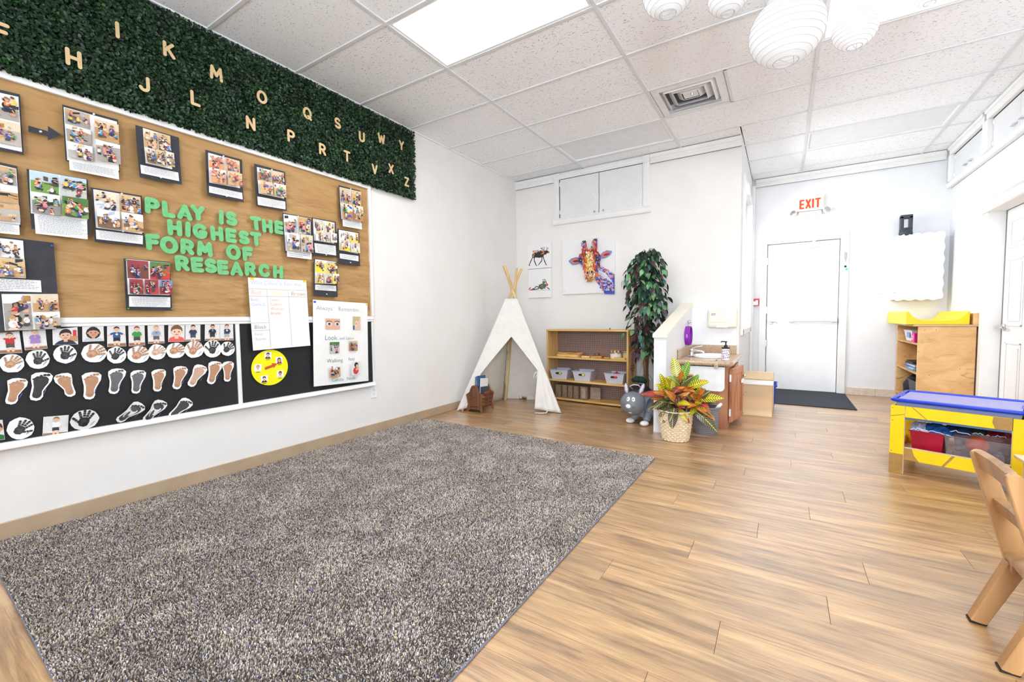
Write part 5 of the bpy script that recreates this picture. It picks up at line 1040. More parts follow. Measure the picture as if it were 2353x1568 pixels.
def basket(label, x, rz, hcol, glow):
    o = on_shelf('storage_basket', label, 'basket', x, .135, .268, rz, 'grey baskets on the middle shelf')
    frustum(B(), .098, .105, .122, .128, 0, .125).obj('basket_body', M_BASK, o); frame_rim(B(), .122, .128, .127).obj('rim', M_INB, o)
    y = -.108 - .0245 * .62
    pts = arc(.03, 0, .012, .012, -90, 90, 6) + arc(-.03, 0, .012, .012, 90, 270, 6); M_ = Matrix(((1, 0, 0, 0), (0, .19, 1, y - .0035), (0, 1, 0, .082), (0, 0, 0, 1)))
    B().prism(pts, 0, .004, M_).obj('handle_slot', M_GAP, o)
    B().prism([(.004, -.009), (.036, -.009), (.036, .009), (.004, .009)], -.0012, -.0004, M_).obj('glimpse', hcol, o)
    return o
M_RTOY = pm('red toy plastic', sr(220, 40, 40), None, 9, .35); M_YTOY = pm('yellow toy plastic', sr(236, 214, 50), None, 9, .35); M_LIME = pm('lime toy plastic', sr(190, 210, 60), None, 9, .35); M_GTOY = pm('grey toy', sr(130, 134, 142), None, 9, .5)
basket('grey slotted basket at the tent end of the middle shelf', .155, .16, M_LIME, 0); basket('grey slotted basket in the middle of the shelf', .49, .12, M_YTOY, 0); basket('grey slotted basket with red toy, beside the shelf side', .925, .05, M_RTOY, 0)
for x, lab, m_ in ((.155, 'grey toy block inside the basket nearest the tent', M_GTOY), (.49, 'yellow toy block inside the middle basket', M_YTOY)):
    o = on_shelf('toy_block', lab, 'toy', x + .02, .13, .268 + .006, .4); bx(-.03, .03, -.03, .03, 0, .085, .006).obj('block_body', m_, o); B().lathe([(.014, .085), (.013, .096), (0, .097)], 12).obj('stud', m_, o)
o = on_shelf('toy_ball', 'red toy ball showing above its grey basket', 'toy', .925, .10, .275); B().ball((0, 0, .062), .062, 18).obj('ball_body', M_RTOY, o, True); B().tube([(0, 0, .12), (.01, 0, .135)], .008, 8).obj('cap', M_RTOY, o)
# wooden bricks on the lower shelf
M_CORK = pm('pressed bark block', sr(150, 126, 100), sr(104, 84, 66), 60, .85, bump=.4, bscale=120)
M_CORK2 = pm('grey wood block', sr(172, 150, 134), sr(146, 124, 108), 26, .75, bump=.1)
for k, (x0, x1, rz) in enumerate(((.10, .185, .0), (.20, .272, .02), (.285, .355, .0), (.368, .44, -.03), (.455, .555, .12))):
    o = on_shelf('bark_block', ['bark block standing nearest the tent, first of five', 'second bark block from the tent on the lower shelf', 'third bark block, middle of the five', 'fourth bark block, tilted slightly', 'fifth bark block with an angled pale side'][k], 'block', (x0 + x1) / 2, .12, .03, rz, 'bark blocks on the lower shelf'); w_ = (x1 - x0) / 2
    B().prism([(-w_, -.07), (-w_ * .75, -.085), (w_ * .75, -.085), (w_, -.07), (w_, .08), (-w_, .08)], 0, .165, bev=.006).obj('block_body', M_CORK, o); bx(-w_ * .5, w_ * .5, -.0875, -.085, .02, .145, .001).obj('bark_face', M_CORK2 if k == 4 else M_CORK, o)
o = on_shelf('panel_block', 'flat grey wooden block with sunken squares on the lower shelf', 'block', .635, .14, .03, .05)
b = bx(-.068, .068, -.02, .02, 0, .155, .006); b.obj('block_body', M_CORK2, o)
b = B(); [b.box(*q, .002) for q in ((-.05, -.044, -.024, -.02, .03, .13), (.012, .018, -.024, -.02, .03, .13), (-.05, .018, -.024, -.02, .03, .036), (-.05, .018, -.024, -.02, .124, .13), (.035, .055, -.024, -.02, .03, .13))]; b.obj('raised_frame', M_CORK2, o)
# ------------------------------------------------------------------ ficus tree
M_BARK = wood('brown bark', sr(140, 100, 62), sr(84, 56, 36), 2, 7, .8, rings=8)
M_TWIG = pm('dark twig', sr(78, 52, 42), sr(56, 36, 30), 40, .8)
fic = thing('ficus_tree', 'tall artificial ficus tree with green and purple leaves behind the half wall', 'tree', (1.975, 3.56, 0)); rg = random.Random(21)
M_POT = pm('dark plastic pot', sr(52, 46, 42), None, 9, .6)
B().lathe([(.09, 0), (.115, .20), (.12, .20), (.12, .215), (.108, .215), (.10, .18), (0, .175)], 24).obj('pot', M_POT, fic, True, sharp=40)
def wob(x0, y0, z0, x1, y1, z1, a, n=10, ph=0): return [(x0 + (x1 - x0) * t + a * math.sin(t * 7 + ph) , y0 + (y1 - y0) * t + a * math.cos(t * 6 + ph), z0 + (z1 - z0) * t) for t in [i / n for i in range(n + 1)]]
B().tube(wob(-.03, 0, .17, -.02, -.01, 1.80, .014, 14, 1), [.022 - .0011 * i for i in range(15)], 10).obj('trunk', M_BARK, fic, True)
B().tube(wob(.025, .0, .17, .0, 0, 1.30, .016, 12, 3), [.018 - .0009 * i for i in range(13)], 9).obj('trunk', M_BARK, fic, True)
b = B()
for i in range(16):
    a = rg.uniform(0, 2 * PI); z = rg.uniform(.35, .95); r = rg.uniform(.03, .07); b.tube([(.02 * math.cos(a), .02 * math.sin(a), z), (r * math.cos(a), r * math.sin(a), z - .05), (r * 1.3 * math.cos(a), r * 1.3 * math.sin(a), z - rg.uniform(.12, .3))], [.0025, .002, .001], 5)
b.obj('aerial_roots', M_TWIG, fic); tag(bpy.data.objects['aerial_roots'], kind='stuff')
def leafmesh(L_, W_, bend, n=5, fold=.12, ex=.85):
    V = []; F = []
    for i in range(n + 1):
        t = i / n; w_ = W_ * (math.sin(PI * t ** .8) ** ex) * (1 - .25 * t) if 0 < t < 1 else 0; z = -bend * L_ * t * t
        V += [(L_ * t, -w_, z + fold * w_), (L_ * t, 0, z), (L_ * t, w_, z + fold * w_)]
    for i in range(n):
        for k in (0, 1): F.append((i * 3 + k, i * 3 + k + 1, i * 3 + 4 + k, i * 3 + 3 + k))
    return V, F
def leafmat(name, c1, c2, vein, sc_=1):
    return pm(name, c1, c2, 30, .38, spec=.45, rnd=.22)
FM = [leafmat('ficus green', sr(76, 124, 84), sr(46, 88, 58), None), leafmat('ficus light green', sr(130, 172, 120), sr(90, 138, 90), None), leafmat('ficus dark green', sr(38, 66, 48), sr(24, 46, 34), None), leafmat('ficus purple', sr(84, 48, 60), sr(56, 30, 40), None), leafmat('ficus teal', sr(62, 116, 106), sr(42, 88, 82), None)]
FLM = []
for k in range(5):
    b = B(); b.mesh(*leafmesh(.098, .026, .25)); me = bpy.data.meshes.new('leaf'); b.bm.to_mesh(me); b.bm.free(); me.materials.append(FM[k]); me.polygons.foreach_set('use_smooth', [True] * len(me.polygons)); FLM.append(me)
tw = B(); leaves = []
def env(z): 
    for (z0, r0), (z1, r1) in zip(ENV, ENV[1:]):
        if z0 <= z <= z1: return r0 + (r1 - r0) * (z - z0) / (z1 - z0)
    return .1
ENV = [(.62, .08), (.80, .13), (.98, .23), (1.2, .27), (1.5, .28), (1.68, .28), (1.80, .17), (1.90, .06)]
for i in range(96):
    z0 = rg.uniform(.80, 1.80) if i > 24 else rg.uniform(1.5, 1.8); a = rg.uniform(0, 2 * PI); re = env(min(z0, 1.75)) * rg.uniform(.7, 1.12)
    if math.sin(a) > .5 and i % 2: a = -a
    st = Vector((-.02, 0, z0)); d = Vector((math.cos(a), math.sin(a) * .8, 0)); drop = rg.uniform(.10, .30)
    pth = [st + d * re * t + Vector((0, 0, .09 * math.sin(PI * min(1, t * 1.2)) - drop * t * t)) for t in (0, .25, .5, .75, 1)]
    tw.tube(pth, [.004, .003, .0022, .0016, .001], 5)
    for k in range(8):
        t = .22 + .80 * k / 8 + rg.uniform(-.04, .04); t = min(t, .999); j = int(t * 4); p = pth[j].lerp(pth[j + 1], t * 4 - j)
        leaves.append((p, a + rg.uniform(-1.3, 1.3), rg.uniform(.35, 1.35), rg.uniform(-.7, .7), rg.uniform(.75, 1.2), i))
tw.obj('twigs', M_TWIG, fic); tag(bpy.data.objects['twigs'], kind='stuff')
rg.shuffle(leaves); leaves.sort(key=lambda l: -(l[0].x * .1 - l[0].y))     # those facing the room first
leaves.sort(key=lambda l: l[0].y - .15 * rg.random())
rest = B()
for k, (p, a, dn, roll, s_, i) in enumerate(leaves):
    m = rg.choices((0, 1, 2, 3, 4), (5, 3, 2.6, 2.4, 1.2) if p.z > 1.05 else (3, 1.6, 2.6, 4.5, 1))[0]
    e = Euler((roll, dn, a), 'XYZ')
    if k < 300: o = link('leaf', FLM[m], fic, p, e); o.scale = (s_, s_, s_)
    else:
        M_ = Matrix.Translation(p) @ e.to_matrix().to_4x4() @ Matrix.Scale(s_, 4); v, f = leafmesh(.098, .026, .25, 4); rest.mesh([M_ @ Vector(q) for q in v], f)
tag(rest.obj('foliage', FM[2], fic, True), kind='stuff')

# ------------------------------------------------------------------ bag and cloth behind the bunny
M_BAG = pm('black nylon', sr(34, 34, 38), sr(22, 22, 25), 20, .5, bump=.3, bscale=18); M_GCL = pm('dark green cloth', sr(26, 66, 50), sr(16, 44, 34), 12, .8, bump=.3, bscale=30)
bag = thing('cloth_bag', 'black nylon bag slumped between shelf and grey bunny', 'bag', (1.975, 3.25, 0), .2)
def lump(a, z, i, j): return .014 * noise.noise(Vector((math.cos(a) * 2, math.sin(a) * 2, z * 9)))
B().lathe([(.07, 0), (.12, .02), (.135, .09), (.138, .18), (.122, .26), (.085, .315), (.03, .335), (0, .337)], 28, disp=lump, sx=1.05, sy=.85).obj('bag_body', M_BAG, bag, True)
B().tube([(-.06, -.07, .29), (-.09, -.10, .33), (-.05, -.12, .35), (.0, -.11, .345), (.03, -.10, .31)], .006, 6).obj('strap', M_PAPER, bag, True)
bx(-.115, -.09, -.105, -.095, .20, .235, .003).obj('bag_label', M_PAPER, bag)
gr = thing('cloth_roll', 'rolled dark green cloth lying on the black bag', 'cloth', (1.975, 3.24, .346), .2)
b = B(); b.tube([(-.07, .03, .03), (-.03, .0, .05), (.03, .0, .045), (.08, .01, .02)], [.022, .034, .036, .018], 12); b.obj('roll', M_GCL, gr, True); B().tube([(-.005, -.02, .08), (-.005, -.035, .04), (-.005, -.028, .012)], .006, 6).obj('strap', M_BAG, gr, True)

# ------------------------------------------------------------------ bouncy bunny
M_GREY = pm('grey rubber', sr(128, 132, 140), sr(116, 120, 128), 6, .42, bump=.03, bscale=40); M_EARP = pm('lilac rubber', sr(226, 212, 232), None, 9, .45); M_RWHITE = pm('white rubber paint', sr(246, 246, 246), None, 9, .4); M_BLACK = pm('black paint', (.01, .01, .012), None, 9, .5)
bn = thing('bouncy_bunny', 'grey rubber hopping bunny with lilac ears and white paws', 'toy', (2.095, 2.895, 0), math.radians(-14))
# body, head and ears as one skin grown from a skeleton
me = bpy.data.meshes.new('body'); sk = [((.02, .17, .155), .118), ((.02, .06, .16), .115), ((-.01, -.02, .175), .10), ((-.03, -.05, .19), .10), ((-.04, -.07, .19), .10), ((-.075, -.055, .035), .038), ((-.03, .0, .11), .05), ((.085, -.055, .035), .038), ((.06, .02, .11), .05), ((.105, .24, .035), .036), ((.07, .20, .10), .05), ((-.07, .24, .035), .036), ((-.03, .20, .10), .05)]
ed = [(0, 1), (1, 2), (2, 3), (3, 4), (2, 6), (6, 5), (1, 8), (8, 7), (0, 10), (10, 9), (0, 12), (12, 11)]
me.from_pydata([p for p, r in sk], ed, []); bo = link('body', me, bn); bo.modifiers.new('skin', 'SKIN')
for i, (p, r) in enumerate(sk): me.skin_vertices[0].data[i].radius = (r, r)
me.skin_vertices[0].data[1].use_root = True
sb = bo.modifiers.new('sub', 'SUBSURF'); sb.levels = sb.render_levels = 2
for m_ in bo.modifiers: 
    if m_.type == 'SKIN': m_.use_smooth_shade = True
dg = bpy.context.evaluated_depsgraph_get(); nm = bpy.data.meshes.new_from_object(bo.evaluated_get(dg)); bo.modifiers.clear(); bo.data = nm; nm.materials.clear(); nm.materials.append(M_GREY); nm.polygons.foreach_set('use_smooth', [True] * len(nm.polygons))
HC_ = Vector((-.045, -.085, .208)); B().ball(HC_, (.125, .125, .121), 28).obj('head', M_GREY, bn, True)
fd = Vector((.46, -.89, .05)).normalized(); sd = Vector((.89, .46, 0)).normalized(); ud = Vector((0, 0, 1))
def onhead(a, c, k=1.0): v = (fd * math.cos(math.radians(a)) * math.cos(math.radians(c)) + sd * math.sin(math.radians(a)) * math.cos(math.radians(c)) + ud * math.sin(math.radians(c))); return HC_ + Vector((v.x * .125, v.y * .125, v.z * .121)) * k, v
def spot(name, a, c, ra, rb, mat, k=1.0, th=.006, tilt=0):
    p, v = onhead(a, c, k); x_ = ud.cross(v).normalized(); y_ = v.cross(x_); M_ = Matrix((x_, y_, v)).transposed() @ Matrix.Rotation(tilt, 3, 'Z'); return B().ball(p, (ra, rb, th), 14, M_).obj(name, mat, bn, True)
for a in (-20, 6):
    e_ = spot('eye', a, 27, .017, .025, M_RWHITE, 1.0); p, v = onhead(a - 2, 26, 1.05); B().ball(p, (.0055, .0055, .0055), 8).obj('pupil', M_BLACK, e_, True)
spot('nose', -18, -7, .026, .023, M_RWHITE, 1.0, .010); spot('mouth', -12, -42, .018, .008, M_RWHITE, 1.0, .005)
for a, c in ((-42, -6), (-46, -1), (-40, -1), (6, -8), (11, -12), (5, -14)): spot('freckle', a, c, .0035, .0035, M_BLACK, 1.0, .003)
for x, tilt in ((-.055, -.22), (.062, .30)):
    c0 = HC_ + sd * x + Vector((0, 0, .085)); tip = c0 + sd * math.sin(tilt) * .12 + Vector((0, .02, .115))
    ea = B().tube([c0, c0.lerp(tip, .3), c0.lerp(tip, .65), c0.lerp(tip, .9), tip], [.018, .024, .023, .015, .004], 14).obj('ear', M_GREY, bn, True)
    B().tube([c0 + fd * .009 + ud * .01, (c0.lerp(tip, .4)) + fd * .011, c0.lerp(tip, .8) + fd * .008, tip + fd * .004], [.008, .018, .016, .004], 12).obj('inner_ear', M_EARP, ea, True)
for x, y in ((-.08, -.075), (.085, -.09), (.115, .25), (-.075, .26)): B().ball((x, y, .026), (.042, .050, .026), 16).obj('paw', M_RWHITE, bn, True)

# ------------------------------------------------------------------ wicker planter with croton
M_WICK = pm('bleached wicker', sr(240, 226, 198), sr(222, 198, 160), 40, .75, bump=.2, bscale=200); M_SOIL = pm('dark soil', sr(46, 36, 32), sr(26, 20, 18), 40, .95, bump=.5)
PC = Vector((2.515, 2.455, 0))
pl = thing('croton_planter', 'croton with yellow, orange and red leaves in a round pale wicker planter', 'plant', PC)
rows, nn_ = 96, 150
def weave(a, z, i, j):
    row = int(z / .0165); ph = 0 if row % 2 else PI; return .0048 * math.sin(17 * a + ph) + .0052 * abs(math.sin(PI * z / .0165)) - .005
B().lathe([(.108 + .030 * math.sin(min(1, (z / .262)) * PI * .52), z) for z in [.262 * i / rows for i in range(rows + 1)]], nn_, disp=weave).obj('wicker_body', M_WICK, pl, True)
B().tube([(.139 * math.cos(2 * PI * i / 36), .139 * math.sin(2 * PI * i / 36), .262) for i in range(36)], .0065, 8, closed=True).obj('rim', M_WICK, pl, True)
B().lathe([(.131, .235), (.133, .262), (.129, .262), (.126, .222), (0, .225)], 36).obj('liner', M_BLACK, pl, True, sharp=40)
B().lathe([(.126, .2262), (.06, .236), (0, .232)], 24, disp=lambda a, z, i, j: .002 * math.sin(a * 9)).obj('soil', M_SOIL, pl, True)
def croton(name, cbase, cedge, vein, thr=.15):
    m, nt, b_ = base(name); L = nt.links
    tc = N(nt, 'ShaderNodeTexCoord'); sp = N(nt, 'ShaderNodeSeparateXYZ'); L.new(tc.outputs['Object'], sp.inputs[0]); oi = N(nt, 'ShaderNodeObjectInfo')
    ab = N(nt, 'ShaderNodeMath', operation='ABSOLUTE'); L.new(sp.outputs[1], ab.inputs[0])
    k1 = N(nt, 'ShaderNodeMath', operation='MULTIPLY', i_1=.75); L.new(ab.outputs[0], k1.inputs[0]); s1 = N(nt, 'ShaderNodeMath', operation='SUBTRACT'); L.new(sp.outputs[0], s1.inputs[0]); L.new(k1.outputs[0], s1.inputs[1])
    d1_ = N(nt, 'ShaderNodeMath', operation='DIVIDE', i_1=.0155); L.new(s1.outputs[0], d1_.inputs[0]); fr = N(nt, 'ShaderNodeMath', operation='PINGPONG', i_1=.5); L.new(d1_.outputs[0], fr.inputs[0])
    lt = N(nt, 'ShaderNodeMath', operation='LESS_THAN', i_1=thr); L.new(fr.outputs[0], lt.inputs[0]); mid = N(nt, 'ShaderNodeMath', operation='LESS_THAN', i_1=.0026); L.new(ab.outputs[0], mid.inputs[0])
    mx = N(nt, 'ShaderNodeMath', operation='MAXIMUM'); L.new(lt.outputs[0], mx.inputs[0]); L.new(mid.outputs[0], mx.inputs[1])
    nz = N(nt, 'ShaderNodeTexNoise', i_Scale=18.0, i_Detail=2.0); ad = N(nt, 'ShaderNodeVectorMath', operation='ADD'); L.new(tc.outputs['Object'], ad.inputs[0]); L.new(oi.outputs['Random'], ad.inputs[1]); L.new(ad.outputs[0], nz.inputs['Vector'])
    cr = N(nt, 'ShaderNodeValToRGB'); cr.color_ramp.elements[0].position = .42; cr.color_ramp.elements[1].position = .6; cr.color_ramp.elements[0].color = (*cbase, 1); cr.color_ramp.elements[1].color = (*cedge, 1); L.new(nz.outputs['Fac'], cr.inputs[0])
    mi = N(nt, 'ShaderNodeMix', data_type='RGBA'); mi.inputs[7].default_value = (*vein, 1); L.new(cr.outputs[0], mi.inputs[6]); L.new(mx.outputs[0], mi.inputs[0])
    L.new(mi.outputs[2], b_.inputs['Base Color']); b_.inputs['Roughness'].default_value = .34; return m
YV = sr(236, 208, 44)
CM = {'yg': croton('croton yellow green', sr(36, 74, 32), sr(110, 132, 36), YV, .24), 'g': croton('croton green', sr(50, 110, 48), sr(86, 146, 60), sr(180, 200, 80)), 'o': croton('croton orange', sr(210, 120, 50), sr(150, 92, 44), sr(236, 160, 66), .07), 'r': croton('croton red', sr(160, 60, 56), sr(92, 40, 46), sr(214, 90, 70), .08), 'd': croton('croton dark', sr(44, 60, 40), sr(70, 40, 56), sr(196, 186, 90), .06), 'm': croton('croton magenta', sr(120, 30, 74), sr(70, 26, 54), sr(206, 70, 116), .08)}
CL = {}
for k in CM:
    for v_, (L_, W_, bend) in enumerate(((.160, .043, .22), (.175, .044, .38), (.15, .042, .06))):
        b = B(); b.mesh(*leafmesh(L_, W_, bend, 8, .16, .62)); me = bpy.data.meshes.new('leaf'); b.bm.to_mesh(me); b.bm.free(); me.materials.append(CM[k]); me.polygons.foreach_set('use_smooth', [True] * len(me.polygons)); CL[k, v_] = me
rg = random.Random(8); stem = B()
def cleaf(p, az, el, kind, v_=0, s_=1., roll=0):
    a_, e_ = math.radians(az), math.radians(el); d = Vector((math.cos(a_) * math.cos(e_), math.sin(a_) * math.cos(e_), math.sin(e_)))
    tilt = rg.uniform(.25, 1.0); nrm = Vector((.2 * tilt + rg.uniform(-.3, .3), -.9 * tilt, .75)); nrm = (nrm - d * nrm.dot(d)).normalized(); y_ = nrm.cross(d)
    o = link('leaf', CL[kind, v_], pl, p, Matrix((d, y_, nrm)).transposed().to_euler()); o.scale = (s_, s_, s_)
crowns = [((-.045, -.01, .43), 1), ((.10, .06, .44), 1), ((.035, .02, .50), 1), ((-.10, .05, .39), .9), ((.17, .03, .38), .95), ((.02, -.07, .37), .9)]
for ci, (c_, s0) in enumerate(crowns):
    c_ = Vector(c_); stem.tube([(c_.x * .25, c_.y * .25, .228), (c_.x * .7, c_.y * .7, .228 + (c_.z - .228) * .5), c_], [.008, .007, .006], 7)
    for tier, (n_, el, kinds, dz, v_) in enumerate(((3, 66, ('yg', 'yg', 'g', 'o'), .0, 2), (6, 36, ('yg', 'o', 'g', 'o', 'd', 'yg'), -.02, 0), (7, 12, ('o', 'd', 'yg', 'o', 'd', 'r'), -.045, 0), (8, -12, ('d', 'd', 'm', 'yg', 'd', 'm'), -.08, 1), (3, -24, ('d', 'm', 'd', 'r'), -.085, 1))):
        for i in range(n_):
            az = 360 * i / n_ + rg.uniform(-22, 22) + tier * 31 + ci * 20
            if ci in (3, 5) and tier == 0: continue
            cleaf(c_ + Vector((0, 0, dz)), az, el + rg.uniform(-12, 12), rg.choice(kinds), v_, s0 * rg.uniform(.78, 1.10), rg.uniform(-.35, .35))
for p, az, el, k, v_, s_ in (((-.075, -.03, .42), 200, 74, 'yg', 2, 1.15), ((.01, -.0, .555), 160, 78, 'yg', 2, 1.15), ((.055, .0, .54), 30, 72, 'g', 2, 1.1), ((.10, .0, .47), 10, 26, 'yg', 0, 1.1), ((.19, .02, .37), 352, 16, 'yg', 0, 1.15), ((.15, .0, .33), 345, -18, 'o', 1, 1.1), ((.01, -.11, .30), 268, -58, 'd', 0, 1.1), ((-.12, -.0, .38), 188, 8, 'r', 0, 1.15), ((.02, -.09, .34), 320, 14, 'yg', 0, .95), ((.17, -.03, .27), 340, -26, 'd', 1, 1.2)): cleaf(Vector(p), az, el, k, v_, s_)
stem.obj('stem', M_TWIG, pl, True)

# ------------------------------------------------------------------ grey waste basket
gb = thing('waste_basket', 'dark grey slotted plastic waste basket by the wooden vanity', 'basket', (2.705, 2.83, 0))
M_GBASK = dotgrid('dark grey slotted plastic', sr(150, 150, 160), sr(72, 72, 82), ('ang', 2), (2 * PI / 44, .0165), (.30, .16), .45)
B().lathe([(.098, 0), (.102, .006), (.122, .235), (.131, .240), (.131, .252), (.119, .252), (.098, .02), (0, .014)], 48).obj('basket_body', M_GBASK, gb, True, sharp=40)
B().lathe([(.112, .244), (.100, .20), (.09, .18), (0, .17)], 30, disp=lambda a, z, i, j: .004 * math.sin(a * 7 + i)).obj('bin_liner', M_BAG, gb, True)
B().tube([(.085, -.01, .225), (.115, -.015, .262), (.135, -.01, .285)], [.014, .016, .010], 10).obj('paper_scrap', M_PAPER, gb, True)

# ------------------------------------------------------------------ vanity and sink
M_OAK = wood('red oak cabinet', sr(206, 146, 110), sr(172, 108, 76), 2, 4, .4)
M_GRAN = pm('speckled granite', sr(216, 190, 158), sr(150, 118, 90), 110, .22, spec=.6, detail=6); M_BASIN = pm('white porcelain', sr(248, 248, 248), None, 9, .12, spec=.6)
VX0, VX1, VY0, VY1 = 2.398, 2.868, 3.03, 3.925
vn = thing('vanity_cabinet', 'low red oak vanity cabinet with open door beneath the granite counter', 'cabinet', ((VX0 + VX1) / 2, (VY0 + VY1) / 2, 0)); vo = lambda x0, x1, y0, y1, z0, z1, bev=.002: bx(x0 - (VX0 + VX1) / 2, x1 - (VX0 + VX1) / 2, y0 - (VY0 + VY1) / 2, y1 - (VY0 + VY1) / 2, z0, z1, bev)
vo(VX0, VX1, VY0, VY0 + .018, 0, .605).obj('end_panel', M_OAK, vn); vo(VX0, VX1 - .02, VY0 + .018, VY1, .04, .605).obj('carcass', M_OAK, vn)
b = vo(VX1 - .02, VX1, VY0 + .018, VY0 + .06, .0, .605); 
for q in ((VY0 + .06, VY1, .565, .605), (VY0 + .06, VY1, .0, .07), (3.46, 3.50, .07, .565), (VY1 - .04, VY1, .07, .565)): b.box(-.02 + VX1 - (VX0 + VX1) / 2, VX1 - (VX0 + VX1) / 2, q[0] - (VY0 + VY1) / 2, q[1] - (VY0 + VY1) / 2, q[2], q[3], .002)
b.obj('face_frame', M_OAK, vn)
DM = Matrix.Translation((VX1 + .004 - (VX0 + VX1) / 2, VY0 + .05 - (VY0 + VY1) / 2, 0)) @ Matrix.Rotation(math.radians(-9), 4, 'Z')
b = B().box(0, .020, 0, .43, .06, .575, .003, DM); [b.box(.020, .026, *q, .003, DM) for q in ((.0, .06, .06, .575), (.37, .43, .06, .575), (.06, .37, .06, .12), (.06, .37, .515, .575))]; dr = b.obj('door', M_OAK, vn)
B().ball(DM @ Vector((.045, .395, .47)), .014, 12).tube([DM @ Vector((.024, .395, .47)), DM @ Vector((.045, .395, .47))], .006, 8).obj('knob', M_CHROME, dr, True)
for z in (.12, .45): B().box(.004, .02, -.012, .004, z, z + .07, .003, DM).obj('hinge', M_WHITE, dr)
B().box(.026, .036, .33, .42, .40, .44, .004, DM).obj('safety_latch', M_WHITE, dr)
vo(VX1 + .003, VX1 + .022, 3.49, 3.88, .07, .565, .004).obj('door', M_OAK, vn)
ct = thing('sink_counter', 'speckled granite counter with backsplash and oval white basin', 'counter', (2.64, 3.46, .606))
SX, SY, SRX, SRY = 2.655, 3.50, .165, .225
cx_, cy_ = SX - 2.64, SY - 3.46
b = B(); nS = 40; x0, x1, y0, y1 = VX0 + .001 - 2.64, VX1 + .028 - 2.64, VY0 - .03 - 3.46, VY1 - 3.46
def outer(a):
    dx, dy = math.cos(a), math.sin(a); t = min((x1 - cx_) / dx if dx > 1e-6 else 1e9, (x0 - cx_) / dx if dx < -1e-6 else 1e9, (y1 - cy_) / dy if dy > 1e-6 else 1e9, (y0 - cy_) / dy if dy < -1e-6 else 1e9); return (cx_ + dx * t, cy_ + dy * t)
angs = sorted([2 * PI * i / nS for i in range(nS)] + [math.atan2(y - cy_, x - cx_) % (2 * PI) for x in (x0, x1) for y in (y0, y1)]); nA = len(angs)
ot = [outer(a) for a in angs]; inn = [(cx_ + SRX * .95 * math.cos(a), cy_ + SRY * .95 * math.sin(a)) for a in angs]
V = [(*p, .044) for p in ot] + [(*p, .044) for p in inn] + [(*p, 0) for p in ot] + [(*p, 0) for p in inn]
F = [(i, (i + 1) % nA, nA + (i + 1) % nA, nA + i) for i in range(nA)] + [(2 * nA + i, 3 * nA + i, 3 * nA + (i + 1) % nA, 2 * nA + (i + 1) % nA) for i in range(nA)] + [(i, 2 * nA + i, 2 * nA + (i + 1) % nA, (i + 1) % nA) for i in range(nA)] + [(nA + i, nA + (i + 1) % nA, 3 * nA + (i + 1) % nA, 3 * nA + i) for i in range(nA)]
b.mesh(V, F); b.tube([(x0, y0, .022), (x1 - .02, y0, .022), (x1, y0 + .02, .022), (x1, y1, .022)], .0225, 12); b.obj('granite_top', M_GRAN, ct)
bx(x0, x1 - .03, y1 - .018, y1, .044, .135, .003).obj('backsplash', M_GRAN, ct); bx(x0, x0 + .018, y0 + .10, y1 - .019, .044, .135, .003).obj('backsplash', M_GRAN, ct)
B().lathe([(1.06, .045), (1.05, .058), (1.0, .062), (.94, .055), (.90, .02), (.78, -.06), (.45, -.105), (0, -.112)], 40, (cx_, cy_, 0), sx=SRX, sy=SRY).obj('basin', M_BASIN, ct, True)
fa = thing('sink_faucet', 'chrome lever faucet at the half wall side of the basin', 'faucet', (2.475, 3.44, .6515))
B().tube([(0, 0, 0), (0, 0, .05)], [.026, .020], 16).tube([(0, 0, .045), (.03, -.005, .062), (.10, -.01, .058), (.125, -.01, .040)], [.018, .016, .014, .012], 12).obj('spout', M_CHROME, fa, True, sharp=50); B().box(-.03, .03, -.075, .075, 0, .012, .005).obj('base_plate', M_CHROME, fa)
B().ball((0, 0, .065), (.024, .024, .02), 14).tube([(0, 0, .075), (.04, 0, .10), (.11, 0, .112)], [.010, .008, .006], 10).obj('lever', M_CHROME, fa, True, sharp=60)
sp = thing('soap_bottle', 'white soap bottle with coloured spots and black pump', 'bottle', (2.835, 3.13, .6515))
B().lathe([(.031, 0), (.034, .004), (.034, .105), (.031, .112), (0, .112)], 24).obj('bottle_body', M_RWHITE, sp, True, sharp=40)
DOTM = [pm('spot %d' % i, c, None, 9, .4) for i, c in enumerate((sr(206, 110, 170), sr(60, 140, 190), sr(170, 90, 60), sr(150, 100, 190)))]
for i in range(22):
    a = math.radians(200 + (i * 47) % 170); z = .012 + (i * 29 % 90) * .001; B().lathe([(.0062, 0), (.0062, .0012), (0, .0012)], 9, (.0335 * math.cos(a), .0335 * math.sin(a), z), Matrix.Rotation(a + PI / 2, 3, 'Z') @ Matrix.Rotation(PI / 2, 3, 'X')).obj('printed_spot', DOTM[i % 4], sp)
B().lathe([(.036, .112), (.036, .124), (.016, .126), (.015, .145), (.006, .147), (.006, .172), (.012, .174), (.012, .182), (0, .184)], 20).tube([(0, 0, .178), (-.035, -.01, .180), (-.042, -.012, .172)], .0055, 8).obj('pump', M_BLACK, sp, True, sharp=40)
cp = thing('counter_clamp', 'small cream clamp gripping the granite counter edge', 'clamp', (2.77, 2.992, .60))
bx(-.022, .022, -.020, .0, -.02, .055, .006).box(-.018, .018, -.018, .05, .053, .066, .004).box(-.018, .018, -.016, .03, -.014, -.005, .003).obj('clamp_body', pm('beige clamp', sr(206, 190, 160), None, 9, .5), cp); cp.scale = (.72, .9, .80)
B().ball((0, .02, .072), (.014, .014, .010), 10).ball((.0, -.022, .01), (.009, .009, .012), 10).obj('clamp_knob', M_GTOY, cp, True)
ws = thing('plastic_sheet', 'white plastic sheet hanging over the end panel of the vanity', 'sheet', (2.66, VY0 - .006, .60), WB)
